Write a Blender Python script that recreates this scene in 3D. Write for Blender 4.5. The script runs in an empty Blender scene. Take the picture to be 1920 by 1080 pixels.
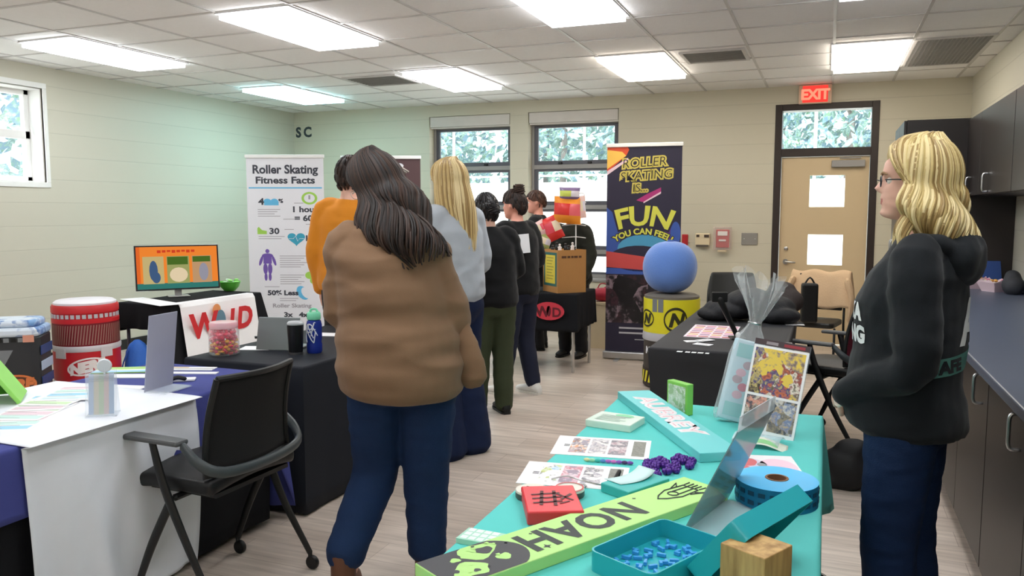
import bpy, bmesh, math, random
from mathutils import Vector, Matrix, noise
from mathutils.bvhtree import BVHTree
PI = math.pi
R_ = math.radians
SC = bpy.context.scene
COL = SC.collection

# ---------------------------------------------------------------- camera, world, sun, exposure
HC = 1.5                                    # camera height
YAW, PITCH, FPX = R_(21.46), R_(5.47), 1500.0
cam_data = bpy.data.cameras.new('camera')
cam = bpy.data.objects.new('camera', cam_data); COL.objects.link(cam)
cam.location = (0, 0, HC); cam.rotation_euler = (PI/2-PITCH, 0, YAW)
cam_data.sensor_width = 36; cam_data.lens = FPX/1920*36
cam_data.clip_start = 0.05; cam_data.clip_end = 200
SC.camera = cam
SC.view_settings.view_transform = 'Standard'; SC.view_settings.look = 'None'
SC.view_settings.gamma = 1; SC.view_settings.exposure = 0.35
SC.view_settings.use_curve_mapping = False
world = bpy.data.worlds.new('overcast_sky'); SC.world = world; world.use_nodes = True
wn = world.node_tree.nodes; wl = world.node_tree.links
bg = wn['Background']; sky_tex = wn.new('ShaderNodeTexSky'); sky_tex.sky_type = 'HOSEK_WILKIE'
sky_tex.turbidity = 4; sky_tex.sun_direction = Vector((-.3, -.5, .8)).normalized()
mixw = wn.new('ShaderNodeMixRGB'); mixw.inputs[0].default_value = .75
mixw.inputs[2].default_value = (.82, .92, 1, 1)
wl.new(sky_tex.outputs[0], mixw.inputs[1]); wl.new(mixw.outputs[0], bg.inputs[0])
bg.inputs[1].default_value = 3.2
sun_d = bpy.data.lights.new('sun', 'SUN'); sun_d.energy = 7; sun_d.angle = R_(3); sun_d.color = (1, .97, .9)
sun = bpy.data.objects.new('sun', sun_d); COL.objects.link(sun); sun.rotation_euler = (R_(38), 0, R_(-25))
LAMP = 8.5                                  # emission of the ceiling panels
H, YB, XL, XR, YF = 2.89, 9.6, -7.1, 1.35, -2.6      # room: ceiling height and walls

# ---------------------------------------------------------------- picture rays: measure a place in the room from the photograph
_F = Vector((-math.sin(YAW)*math.cos(PITCH), math.cos(YAW)*math.cos(PITCH), -math.sin(PITCH)))
_R = Vector((math.cos(YAW), math.sin(YAW), 0)); _U = _R.cross(_F); _C = Vector((0, 0, HC))
def _ray(x, y): return _R*((x-960)/FPX)-_U*((y-540)/FPX)+_F
def atz(x, y, z): d = _ray(x, y); return _C+d*((z-HC)/d.z)
def aty(x, y, Y): d = _ray(x, y); return _C+d*(Y/d.y)
def atx(x, y, X): d = _ray(x, y); return _C+d*(X/d.x)
def atd(x, y, D): return _C+_ray(x, y)*D

# ---------------------------------------------------------------- materials
def lin(c): c = c/255; return c/12.92 if c <= .04045 else ((c+.055)/1.055)**2.4
def rgb(*c): return (lin(c[0]), lin(c[1]), lin(c[2]), 1)
_MATS = {}
def mat(name, c, rough=.6, metal=0, var=.06, vscale=8, bump=0, bscale=60, spec=.4, sheen=0):
    """a procedural Principled material: noise varies the colour a little and bumps the surface"""
    if name in _MATS: return _MATS[name]
    m = bpy.data.materials.new(name); m.use_nodes = True
    n, l = m.node_tree.nodes, m.node_tree.links
    b = n['Principled BSDF']; b.inputs['Roughness'].default_value = rough; b.inputs['Metallic'].default_value = metal
    b.inputs['Specular IOR Level'].default_value = spec
    if sheen: b.inputs['Sheen Weight'].default_value = sheen
    col = rgb(*c)
    tc = n.new('ShaderNodeTexCoord'); nt = n.new('ShaderNodeTexNoise'); nt.inputs['Scale'].default_value = vscale; nt.inputs['Detail'].default_value = 4
    l.new(tc.outputs['Object'], nt.inputs['Vector'])
    mx = n.new('ShaderNodeMixRGB'); l.new(nt.outputs[0], mx.inputs[0])
    mx.inputs[1].default_value = tuple(min(1, v*(1-var)) for v in col[:3])+(1,)
    mx.inputs[2].default_value = tuple(min(1, v*(1+var)) for v in col[:3])+(1,)
    l.new(mx.outputs[0], b.inputs['Base Color'])
    if bump:
        n2 = n.new('ShaderNodeTexNoise'); n2.inputs['Scale'].default_value = bscale; l.new(tc.outputs['Object'], n2.inputs['Vector'])
        bp = n.new('ShaderNodeBump'); bp.inputs['Strength'].default_value = bump; bp.inputs['Distance'].default_value = .01
        l.new(n2.outputs[0], bp.inputs['Height']); l.new(bp.outputs[0], b.inputs['Normal'])
    _MATS[name] = m; return m
def emat(name, c, s):
    if name in _MATS: return _MATS[name]
    m = bpy.data.materials.new(name); m.use_nodes = True
    n, l = m.node_tree.nodes, m.node_tree.links; n.remove(n['Principled BSDF'])
    e = n.new('ShaderNodeEmission'); e.inputs[0].default_value = c if len(c) == 4 else rgb(*c); e.inputs[1].default_value = s
    l.new(e.outputs[0], n['Material Output'].inputs[0]); _MATS[name] = m; return m
def glassy(name, c=(255, 255, 255), alpha=.15, rough=.05):
    """thin clear sheet: mostly lets light through, a little gloss"""
    if name in _MATS: return _MATS[name]
    m = bpy.data.materials.new(name); m.use_nodes = True
    n, l = m.node_tree.nodes, m.node_tree.links; b = n['Principled BSDF']
    b.inputs['Base Color'].default_value = rgb(*c); b.inputs['Roughness'].default_value = rough
    t = n.new('ShaderNodeBsdfTransparent'); mx = n.new('ShaderNodeMixShader')
    lw = n.new('ShaderNodeLayerWeight'); lw.inputs[0].default_value = .25
    ma = n.new('ShaderNodeMath'); ma.operation = 'MULTIPLY_ADD'; ma.inputs[1].default_value = .5; ma.inputs[2].default_value = alpha; ma.use_clamp = True
    l.new(lw.outputs['Facing'], ma.inputs[0]); l.new(ma.outputs[0], mx.inputs[0])
    l.new(t.outputs[0], mx.inputs[1]); l.new(b.outputs[0], mx.inputs[2]); l.new(mx.outputs[0], n['Material Output'].inputs[0])
    _MATS[name] = m; return m
def photo(name, cols, scale=30, emit=0, seed=0.):
    """a blurry printed snapshot: random patches in a few colours"""
    if name in _MATS: return _MATS[name]
    m = bpy.data.materials.new(name); m.use_nodes = True
    n, l = m.node_tree.nodes, m.node_tree.links; b = n['Principled BSDF']; b.inputs['Roughness'].default_value = .35
    tc = n.new('ShaderNodeTexCoord'); mp = n.new('ShaderNodeMapping'); mp.inputs['Location'].default_value = (seed, seed*.7, seed*1.3)
    nz = n.new('ShaderNodeTexNoise'); nz.inputs['Scale'].default_value = scale; nz.inputs['Detail'].default_value = 3
    mx = n.new('ShaderNodeMixRGB'); mx.blend_type = 'ADD'; mx.inputs[0].default_value = .9/scale
    vo = n.new('ShaderNodeTexVoronoi'); vo.inputs['Scale'].default_value = scale
    l.new(tc.outputs['Object'], mp.inputs[0]); l.new(mp.outputs[0], nz.inputs[0]); l.new(mp.outputs[0], mx.inputs[1]); l.new(nz.outputs['Color'], mx.inputs[2])
    l.new(mx.outputs[0], vo.inputs['Vector'])
    cr = n.new('ShaderNodeValToRGB'); cr.color_ramp.interpolation = 'LINEAR'
    el = cr.color_ramp.elements
    while len(el) < len(cols): el.new(.5)
    for i, c in enumerate(cols): el[i].position = i/len(cols); el[i].color = rgb(*c)
    sp = n.new('ShaderNodeSeparateColor'); l.new(vo.outputs['Color'], sp.inputs[0])
    n3 = n.new('ShaderNodeTexNoise'); n3.inputs['Scale'].default_value = scale*2.2; n3.inputs['Detail'].default_value = 5; l.new(mp.outputs[0], n3.inputs[0])
    mf = n.new('ShaderNodeMath'); mf.operation = 'MULTIPLY_ADD'; mf.inputs[1].default_value = .9; l.new(n3.outputs[0], mf.inputs[0]); mg = n.new('ShaderNodeMath'); mg.operation = 'ADD'; mg.inputs[1].default_value = -.45; mg.use_clamp = True
    l.new(sp.outputs[0], mf.inputs[2]); l.new(mf.outputs[0], mg.inputs[0]); l.new(mg.outputs[0], cr.inputs[0])
    l.new(cr.outputs[0], b.inputs['Base Color'])
    if emit: l.new(cr.outputs[0], b.inputs['Emission Color']); b.inputs['Emission Strength'].default_value = emit
    _MATS[name] = m; return m

# ---------------------------------------------------------------- mesh builder
def catmull(pts, sub=4):
    P = [Vector(p) for p in pts]
    if len(P) < 3 or sub < 2: return P
    Q = [P[0]*2-P[1]]+P+[P[-1]*2-P[-2]]; out = []
    for i in range(1, len(Q)-2):
        a, b, c, d = Q[i-1:i+3]
        for k in range(sub):
            t = k/sub; out.append(.5*((2*b)+(c-a)*t+(2*a-5*b+4*c-d)*t*t+(3*b-a-3*c+d)*t**3))
    out.append(P[-1]); return out
class MB:
    def __init__(s, M=None): s.v = []; s.f = []; s.m = []; s.M = M or Matrix()
    def add(s, vs, fs, m=0, M=None):
        o = len(s.v); T = s.M @ M if M is not None else s.M
        s.v += [T @ Vector(p) for p in vs]; s.f += [tuple(i+o for i in q) for q in fs]; s.m += [m]*len(fs); return s
    def box(s, c, d, m=0, M=None):
        x, y, z = d[0]/2, d[1]/2, d[2]/2; cx, cy, cz = c
        vs = [(cx+i*x, cy+j*y, cz+k*z) for i in (-1, 1) for j in (-1, 1) for k in (-1, 1)]
        return s.add(vs, [(0, 1, 3, 2), (4, 6, 7, 5), (0, 4, 5, 1), (2, 3, 7, 6), (0, 2, 6, 4), (1, 5, 7, 3)], m, M)
    def bx(s, x0, x1, y0, y1, z0, z1, m=0): return s.box(((x0+x1)/2, (y0+y1)/2, (z0+z1)/2), (abs(x1-x0), abs(y1-y0), abs(z1-z0)), m)
    def prism(s, poly, z0, z1, m=0, M=None):
        n = len(poly); vs = [(p[0], p[1], z0) for p in poly]+[(p[0], p[1], z1) for p in poly]
        return s.add(vs, [tuple(range(n))[::-1], tuple(range(n, 2*n))]+[(i, (i+1) % n, n+(i+1) % n, n+i) for i in range(n)], m, M)
    def poly(s, pts, m=0): return s.add(pts, [tuple(range(len(pts)))], m)
    def tube(s, pts, r, n=10, m=0, sub=1, cap=True, flat=None):
        """tube along a path; r one radius or one per point; flat=(axis, factor) squashes the section along an axis"""
        P = [Vector(p) for p in pts]; rr = list(r) if hasattr(r, '__len__') else [r]*len(P)
        if sub > 1 and len(P) > 2:
            R3 = catmull([Vector((q, 0, 0)) for q in rr], sub); P = catmull(P, sub); rr = [max(q.x, 1e-4) for q in R3]
        T = []
        for i in range(len(P)):
            d = P[min(i+1, len(P)-1)]-P[max(i-1, 0)]; T.append(d.normalized() if d.length > 1e-9 else Vector((0, 0, 1)))
        a = T[0].cross(Vector((0, 0, 1)));  a = a if a.length > .1 else T[0].cross(Vector((1, 0, 0))); a.normalize()
        rings = []
        if cap:                                        # rounded ends
            P = [P[0]-T[0]*rr[0]*.6]+P+[P[-1]+T[-1]*rr[-1]*.6]; rr = [rr[0]*.5]+rr+[rr[-1]*.5]; T = [T[0]]+T+[T[-1]]
        vs = []
        for p, q, t in zip(P, rr, T):
            a = (a-t*a.dot(t)); a.normalize(); b = t.cross(a)
            for k in range(n):
                w = (a*math.cos(2*PI*k/n)+b*math.sin(2*PI*k/n))*q
                if flat: ax = Vector(flat[0]).normalized(); w = w-ax*w.dot(ax)*(1-flat[1])
                vs.append(p+w)
        L = len(P); fs = [(i*n+k, i*n+(k+1) % n, (i+1)*n+(k+1) % n, (i+1)*n+k) for i in range(L-1) for k in range(n)]
        fs += [tuple(range(n))[::-1], tuple((L-1)*n+k for k in range(n))]
        return s.add(vs, fs, m)
    def lathe(s, prof, n=24, c=(0, 0, 0), m=0, M=None, sq=0, sx=1, sy=1, cap=True):
        """profile [(r, z)] spun round z; sq>0 makes the section squarer"""
        vs = []
        for r, z in prof:
            for k in range(n):
                a = 2*PI*k/n; ca, sa = math.cos(a), math.sin(a)
                if sq: e = 1-sq; ca = math.copysign(abs(ca)**e, ca); sa = math.copysign(abs(sa)**e, sa)
                vs.append((c[0]+r*ca*sx, c[1]+r*sa*sy, c[2]+z))
        L = len(prof); fs = [(i*n+k, i*n+(k+1) % n, (i+1)*n+(k+1) % n, (i+1)*n+k) for i in range(L-1) for k in range(n)]
        if cap and prof[0][0] > 1e-5: fs.append(tuple(range(n))[::-1])
        if cap and prof[-1][0] > 1e-5: fs.append(tuple((L-1)*n+k for k in range(n)))
        return s.add(vs, fs, m, M)
    def ell(s, c, r, n=14, m=0, M=None):
        k = max(6, n*2//3); prof = [(max(1e-4, math.sin(PI*i/k)), -math.cos(PI*i/k)) for i in range(k+1)]
        T = Matrix.Translation(Vector(c)) @ Matrix.Diagonal((r[0], r[1], r[2], 1))
        return s.lathe(prof, n, (0, 0, 0), m, (M @ T) if M is not None else T)
    def loft(s, rings, n=24, m=0, M=None):
        """rings [(z, rx, ry, cx, cy[, power])] of horizontal ellipses, bottom to top"""
        vs = []
        for g in rings:
            z, rx, ry, cx, cy = g[:5]; e = g[5] if len(g) > 5 else 1.
            for k in range(n):
                a = 2*PI*k/n; ca, sa = math.cos(a), math.sin(a)
                vs.append((cx+rx*math.copysign(abs(ca)**e, ca), cy+ry*math.copysign(abs(sa)**e, sa), z))
        L = len(rings); fs = [(i*n+k, i*n+(k+1) % n, (i+1)*n+(k+1) % n, (i+1)*n+k) for i in range(L-1) for k in range(n)]
        fs += [tuple(range(n))[::-1], tuple((L-1)*n+k for k in range(n))]
        return s.add(vs, fs, m, M)
    def sheet(s, fn, nu, nv, m=0, th=0):
        """grid surface fn(u, v) -> point; th>0 gives it thickness (downwards normal)"""
        vs = [Vector(fn(i/nu, j/nv)) for i in range(nu+1) for j in range(nv+1)]
        fs = [(i*(nv+1)+j, (i+1)*(nv+1)+j, (i+1)*(nv+1)+j+1, i*(nv+1)+j+1) for i in range(nu) for j in range(nv)]
        return s.add(vs, fs, m)
    def text(s, t, o, u, v, size, m=0, lift=.001, shear=0, fat=0, align='LEFT', warp=None, sp=1.):
        """flat lettering whose baseline starts at o and runs along u, up along v"""
        vs, fs = text_mesh(t, size, shear, fat, align, sp); u = Vector(u).normalized(); v = Vector(v).normalized(); n = u.cross(v); o = Vector(o)
        if warp: vs = [warp(p) for p in vs]
        return s.add([o+u*p[0]+v*p[1]+n*lift for p in vs], fs, m)
    def build(s, name, mats, parent=None, smooth=True, bevel=0, loc=None, solid=0, subsurf=0, angle=40):
        me = bpy.data.meshes.new(name); me.from_pydata([tuple(p) for p in s.v], [], s.f); 
        for q in (mats if isinstance(mats, (list, tuple)) else [mats]): me.materials.append(q)
        me.polygons.foreach_set('material_index', s.m)
        me.update(); o = bpy.data.objects.new(name, me); COL.objects.link(o)
        if smooth:
            me.polygons.foreach_set('use_smooth', [True]*len(me.polygons)); me.set_sharp_from_angle(angle=R_(angle))
        if solid: md = o.modifiers.new('thickness', 'SOLIDIFY'); md.thickness = solid; md.offset = -1
        if bevel: md = o.modifiers.new('bevel', 'BEVEL'); md.width = bevel; md.segments = 2; md.limit_method = 'ANGLE'; md.angle_limit = R_(50)
        if subsurf: md = o.modifiers.new('sub', 'SUBSURF'); md.levels = md.render_levels = subsurf
        if parent: o.parent = parent
        if loc: o.location = loc
        return o
_TXT = {}
def text_mesh(t, size, shear=0, fat=0, align='LEFT', sp=1.):
    key = (t, size, shear, fat, align, sp)
    if key not in _TXT:
        cu = bpy.data.curves.new('lettering', 'FONT'); cu.body = t; cu.size = size; cu.shear = shear; cu.offset = fat; cu.align_x = align; cu.resolution_u = 3; cu.space_character = sp
        ob = bpy.data.objects.new('lettering', cu); COL.objects.link(ob)
        dg = bpy.context.evaluated_depsgraph_get(); me = ob.evaluated_get(dg).to_mesh()
        _TXT[key] = ([tuple(v.co) for v in me.vertices], [tuple(p.vertices) for p in me.polygons])
        bpy.data.objects.remove(ob); bpy.data.curves.remove(cu)
    return _TXT[key]
def tag(o, label=None, cat=None, group=None, kind=None):
    if label: o['label'] = label
    if cat: o['category'] = cat
    if group: o['group'] = group
    if kind: o['kind'] = kind
    return o
def empty(name, loc=(0, 0, 0), rz=0, label=None, cat=None, group=None):
    o = bpy.data.objects.new(name, None); COL.objects.link(o); o.empty_display_size = .1
    o.location = loc; o.rotation_euler = (0, 0, rz); return tag(o, label, cat, group)
def struct(mb, name, mats, parent=None, **k):
    o = mb.build(name, mats, parent, smooth=k.pop('smooth', False), **k)
    if not parent: o['kind'] = 'structure'
    return o
def copy_tree(o, parent=None):
    c = o.copy(); COL.objects.link(c); c.parent = parent
    for ch in [q for q in bpy.data.objects if q.parent == o]: copy_tree(ch, c)
    return c
def ngon(n, r, cx=0, cy=0, a0=0): return [(cx+r*math.cos(a0+2*PI*k/n), cy+r*math.sin(a0+2*PI*k/n)) for k in range(n)]
def rrect(x0, x1, y0, y1, r, k=4):
    out = []
    for cx, cy, a in ((x1-r, y1-r, 0), (x0+r, y1-r, 90), (x0+r, y0+r, 180), (x1-r, y0+r, 270)):
        out += [(cx+r*math.cos(R_(a+90*i/k)), cy+r*math.sin(R_(a+90*i/k))) for i in range(k+1)]
    return out
def frame(o, u, v):
    """matrix of a picture plane: local x along u, y along v, z out of the plane"""
    u = Vector(u).normalized(); n = u.cross(Vector(v)).normalized(); v = n.cross(u)
    M = Matrix.Identity(4)
    for i in range(3): M[i][0], M[i][1], M[i][2], M[i][3] = u[i], v[i], n[i], o[i]
    return M
# ================================================================ the room
def wall_mat(name, c, axis, course=.2, bump=.22):
    m = bpy.data.materials.new(name); m.use_nodes = True
    n, l = m.node_tree.nodes, m.node_tree.links; b = n['Principled BSDF']; b.inputs['Roughness'].default_value = .45
    tc = n.new('ShaderNodeTexCoord'); sx = n.new('ShaderNodeSeparateXYZ'); cx = n.new('ShaderNodeCombineXYZ')
    l.new(tc.outputs['Object'], sx.inputs[0]); l.new(sx.outputs[axis], cx.inputs[0]); l.new(sx.outputs[2], cx.inputs[1])
    br = n.new('ShaderNodeTexBrick'); br.inputs['Scale'].default_value = 1; br.inputs['Brick Width'].default_value = 40; br.inputs['Row Height'].default_value = course
    br.inputs['Mortar Size'].default_value = .005; br.inputs['Mortar Smooth'].default_value = .6; l.new(cx.outputs[0], br.inputs['Vector'])
    col = rgb(*c); br.inputs['Color1'].default_value = col; br.inputs['Color2'].default_value = tuple(v*.97 for v in col[:3])+(1,); br.inputs['Mortar'].default_value = tuple(v*.88 for v in col[:3])+(1,)
    l.new(br.outputs[0], b.inputs['Base Color'])
    bp = n.new('ShaderNodeBump'); bp.inputs['Strength'].default_value = bump; bp.inputs['Distance'].default_value = .01; bp.invert = True
    l.new(br.outputs['Fac'], bp.inputs['Height']); l.new(bp.outputs[0], b.inputs['Normal']); return m
M_wallL = wall_mat('painted_block_side', (204, 200, 184), 1, .226); M_wallB = wall_mat('painted_block_back', (204, 198, 178), 0, .226)
M_floor = bpy.data.materials.new('plank_floor'); M_floor.use_nodes = True
def _floor():
    n, l = M_floor.node_tree.nodes, M_floor.node_tree.links; b = n['Principled BSDF']; b.inputs['Roughness'].default_value = .3
    tc = n.new('ShaderNodeTexCoord'); br = n.new('ShaderNodeTexBrick'); br.inputs['Scale'].default_value = 1
    br.inputs['Brick Width'].default_value = 1.2; br.inputs['Row Height'].default_value = .18; br.inputs['Mortar Size'].default_value = .0015
    br.inputs['Color1'].default_value = rgb(222, 210, 200); br.inputs['Color2'].default_value = rgb(204, 191, 180); br.inputs['Mortar'].default_value = rgb(170, 156, 146)
    l.new(tc.outputs['Object'], br.inputs['Vector'])
    mp = n.new('ShaderNodeMapping'); mp.inputs['Scale'].default_value = (1.2, 14, 1); l.new(tc.outputs['Object'], mp.inputs[0])
    nz = n.new('ShaderNodeTexNoise'); nz.inputs['Scale'].default_value = 2.2; nz.inputs['Detail'].default_value = 6; l.new(mp.outputs[0], nz.inputs[0])
    cr = n.new('ShaderNodeValToRGB'); cr.color_ramp.elements[0].color = rgb(196, 188, 184); cr.color_ramp.elements[1].color = rgb(255, 252, 248)
    cr.color_ramp.elements[0].position = .25; cr.color_ramp.elements[1].position = .7; l.new(nz.outputs[0], cr.inputs[0])
    mx = n.new('ShaderNodeMixRGB'); mx.blend_type = 'MULTIPLY'; mx.inputs[0].default_value = .85; l.new(br.outputs[0], mx.inputs[1]); l.new(cr.outputs[0], mx.inputs[2])
    l.new(mx.outputs[0], b.inputs['Base Color'])
_floor()
M_tile = mat('ceiling_tile', (244, 243, 243), .9, var=.03, vscale=30, bump=.25, bscale=160)
M_grid = mat('grid_metal', (206, 204, 203), .5)
M_white = mat('white_paint', (238, 238, 236), .45, var=.02)
M_base = mat('black_rubber', (28, 27, 27), .5)
M_brown = mat('dark_bronze_frame', (48, 38, 34), .45)
M_alu = mat('grey_window_metal', (150, 148, 146), .4, var=.03)
M_dgrey = mat('dark_grey_metal', (88, 88, 96), .4)
M_silver = mat('brushed_silver', (190, 190, 190), .3, 1)
M_glass = glassy('window_glass', (235, 245, 255), .03)
M_black = mat('black_plastic', (18, 18, 19), .45)
M_shade = mat('shade_fabric', (214, 208, 202), .8)

struct(MB().bx(XL-.3, XR+.3, YF-.3, YB+.3, -.12, 0), 'floor', M_floor)
struct(MB().bx(XL-.3, XR+.3, YF-.3, YB+.3, H, H+.1), 'ceiling', M_tile)
GX = [1.2, .6, 0, -.68, -1.36, -1.97, -2.7, -3.42, -4.04, -4.82, -5.61, -6.22, -6.84]
GY = [YF+.62*k for k in range(20)]
GY = [y for y in (-2.2, -1.6, -1, -.4, .25, .87, 1.49, 2.1, 2.72, 3.35, 3.97, 4.6, 5.2, 5.83, 6.46, 7.1, 7.72, 8.35, 8.97)]
g = MB()
for x in GX: g.bx(x-.011, x+.011, YF, YB, H-.007, H+.001)
for y in GY: g.bx(XL, XR, y-.011, y+.011, H-.0065, H+.001)
struct(g, 'ceiling_grid', M_grid)
# walls with their openings
WIN = [(-4.95, -3.80), (-3.555, -2.39)]; WZ = (.66, 2.74); DOOR = (-.586, .485); DZ = 2.69
w = MB(); xs = [XL-.3, WIN[0][0], WIN[0][1], WIN[1][0], WIN[1][1], DOOR[0], DOOR[1], XR+.3]
for i in range(7):
    a, b_ = xs[i], xs[i+1]
    if i in (1, 3): w.bx(a, b_, YB, YB+.28, 0, WZ[0]); w.bx(a, b_, YB, YB+.28, WZ[1], H)
    elif i == 5: w.bx(a, b_, YB, YB+.28, DZ, H)
    else: w.bx(a, b_, YB, YB+.28, 0, H)
struct(w, 'wall_back', M_wallB)
LW = (4.35, 5.66, 1.78, 2.68)
w = MB(); w.bx(XL-.28, XL, YF-.3, LW[0], 0, H); w.bx(XL-.28, XL, LW[1], YB, 0, H); w.bx(XL-.28, XL, LW[0], LW[1], 0, LW[2]); w.bx(XL-.28, XL, LW[0], LW[1], LW[3], H)
struct(w, 'wall_left', M_wallL)
struct(MB().bx(XR, XR+.28, YF-.3, YB, 0, H), 'wall_right', M_wallL)
struct(MB().bx(XL-.3, XR+.3, YF-.28, YF, 0, H), 'wall_front', M_wallB)
b = MB(); b.bx(XL, DOOR[0], YB-.015, YB, 0, .11); b.bx(DOOR[1], XR, YB-.015, YB, 0, .11); struct(b, 'baseboard_back', M_base)
struct(MB().bx(XL, XL+.015, YF, YB, 0, .11), 'baseboard_left', M_base)
# back windows: four stacked sashes under a rolled shade
for i, (a, c) in enumerate(WIN):
    wr = empty(f'window_{i+2}', (0, 0, 0)); wr['kind'] = 'structure'
    y0 = YB+.13; f = MB(); f.bx(a, a+.035, y0, y0+.08, *WZ); f.bx(c-.035, c, y0, y0+.08, *WZ); f.bx(a+.035, c-.035, y0, y0+.08, WZ[0], WZ[0]+.05); f.bx(a+.035, c-.035, y0, y0+.08, WZ[1]-.16, WZ[1])
    for z in (2.09, 1.58, 1.02): f.bx(a+.035, c-.035, y0-.004, y0+.07, z-.055, z+.0)
    f.build('window_frame', M_alu, wr, smooth=False, bevel=.004)
    zs = [WZ[0]+.05, 1.02, 1.58, 2.09, WZ[1]-.16]
    for k in range(4):
        z0, z1 = zs[k], zs[k+1]-(.055 if k < 3 else 0); z0 += 0 if k == 0 else 0
        s = MB(); t = .05 if k else .03
        s.bx(a+.035, c-.035, y0+.01, y0+.05, z0, z0+t); s.bx(a+.035, c-.035, y0+.01, y0+.05, z1-.03, z1); s.bx(a+.035, a+.085, y0+.01, y0+.05, z0+t, z1-.03); s.bx(c-.085, c-.035, y0+.01, y0+.05, z0+t, z1-.03)
        sa = s.build('sash', M_dgrey, wr, smooth=False, bevel=.003)
        MB().bx(a+.085, c-.085, y0+.028, y0+.032, z0+t, z1-.03).build('window_pane', M_glass, sa, smooth=False)
        if k == 3:
            for q in (.33, .66): MB().box((a+(c-a)*q, y0, z0+.02), (.05, .03, .03)).build('latch', M_black, sa, bevel=.005)
    sh = MB(); sh.bx(a+.01, c-.01, YB+.005, YB+.10, 2.605, 2.735); sh.bx(a+.01, c-.01, YB+.03, YB+.036, 2.585, 2.605); sh.build('rolled_shade', M_shade, wr, smooth=False, bevel=.012)
    MB().bx(a-.0, c+.0, YB-.02, YB+.14, WZ[0]-.03, WZ[0]+.002).build('window_sill', M_alu, wr, smooth=False, bevel=.004)
# left window with a white splayed reveal
wr = empty('window_1'); wr['kind'] = 'structure'
t = MB(); e = .012
for (ya, yb, za, zb) in ((LW[0]-.04, LW[1]+.04, LW[3], LW[3]+.05), (LW[0]-.04, LW[1]+.04, LW[2]-.05, LW[2]), (LW[0]-.04, LW[0], LW[2], LW[3]), (LW[1], LW[1]+.04, LW[2], LW[3])): t.bx(XL-.02, XL+e, ya, yb, za, zb)
for (ya, yb, za, zb) in ((LW[0], LW[1], LW[3]-.012, LW[3]), (LW[0], LW[1], LW[2], LW[2]+.012), (LW[0], LW[0]+.012, LW[2], LW[3]), (LW[1]-.012, LW[1], LW[2], LW[3])): t.bx(XL-.2, XL-.02, ya, yb, za, zb)
t.build('window_trim', M_white, wr, smooth=False, bevel=.004)
s = MB(); x0 = XL-.2; zm = 2.24
for (ya, yb, za, zb) in ((LW[0], LW[0]+.06, LW[2], LW[3]), (LW[1]-.06, LW[1], LW[2], LW[3]), (LW[0], LW[1], LW[2], LW[2]+.06), (LW[0], LW[1], LW[3]-.06, LW[3]), (LW[0], LW[1], zm-.04, zm+.04)): s.bx(x0-.04, x0+.02, ya, yb, za, zb)
s.build('window_frame', M_white, wr, smooth=False, bevel=.006)
MB().bx(x0-.014, x0-.01, LW[0]+.06, LW[1]-.06, LW[2]+.06, LW[3]-.06).build('window_pane', M_glass, wr, smooth=False)
# door
dr = empty('door_1'); dr['kind'] = 'structure'
d = MB(); a, c = DOOR; y0 = YB-.01
d.bx(a, a+.075, y0, YB+.2, 0, DZ); d.bx(c-.075, c, y0, YB+.2, 0, DZ); d.bx(a+.075, c-.075, y0, YB+.2, DZ-.07, DZ); d.bx(a+.075, c-.075, y0, YB+.2, 2.11, 2.2)
d.build('door_frame', M_brown, dr, smooth=False, bevel=.004)
MB().bx(a+.075, c-.075, YB+.09, YB+.096, 2.2, DZ-.07).build('window_pane', M_glass, dr, smooth=False)
M_door = mat('tan_door_paint', (206, 184, 148), .45, var=.02)
L = MB(); la, lc = a+.08, c-.08; ly0, ly1 = YB+.03, YB+.075; x0, x1 = -.2, .165; zz = [.0, .90, 1.24, 1.55, 1.90, 2.105]
L.bx(la, x0, ly0, ly1, .008, 2.105); L.bx(x1, lc, ly0, ly1, .008, 2.105); L.bx(x0, x1, ly0, ly1, .008, .9); L.bx(x0, x1, ly0, ly1, 1.24, 1.55); L.bx(x0, x1, ly0, ly1, 1.9, 2.105)
leaf = L.build('door_leaf', M_door, dr, smooth=False)
for z0, z1 in ((.9, 1.24), (1.55, 1.9)): MB().bx(x0, x1, ly0+.02, ly0+.025, z0, z1).build('window_pane', M_glass, leaf, smooth=False)
h = MB(); h.tube([(-.43, ly0, .93), (-.43, ly0-.06, .93), (-.33, ly0-.06, .925)], .011, m=0); h.lathe([(.03, 0), (.03, .012)], 16, M=frame((-.43, ly0-.012, .93), (1, 0, 0), (0, 0, 1))); h.build('door_handle', M_silver, leaf)
MB().lathe([(.022, 0), (.022, .02), (.015, .025)], 16, M=frame((-.43, ly0, 1.08), (1, 0, 0), (0, 0, 1))).build('deadbolt', M_silver, leaf)
h = MB(); h.bx(.02, .36, ly0-.06, ly0, 1.985, 2.06); h.bx(.1, .32, ly0-.05, ly0-.035, 2.075, 2.09); h.build('door_closer', M_alu, leaf, smooth=False, bevel=.006)

# ceiling panels: framed lamps
M_rim = mat('lamp_rim', (225, 225, 228), .5)
def lamp(x0, x1, y0, y1, label, tint=(1, 1, 1), k=1.):
    r = empty('ceiling_light', ((x0+x1)/2, (y0+y1)/2, H), 0, label, 'ceiling light', 'flat ceiling light panels'); X, Y = (x1-x0)/2, (y1-y0)/2
    f = MB(); e = .022
    f.bx(-X, X, -Y, -Y+e, -.014, 0); f.bx(-X, X, Y-e, Y, -.014, 0); f.bx(-X, -X+e, -Y+e, Y-e, -.014, 0); f.bx(X-e, X, -Y+e, Y-e, -.014, 0)
    f.build('frame', M_rim, r, smooth=False)
    MB().bx(-X+e, X-e, -Y+e, Y-e, -.05, -.002).build('diffuser', emat('panel_glow_%d_%d' % (tint[0]*100, tint[2]*100), (tint[0], tint[1], tint[2], 1), LAMP*k), r, smooth=False)  # glowing box hangs below the rim, shaped to throw light on the ceiling
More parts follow.
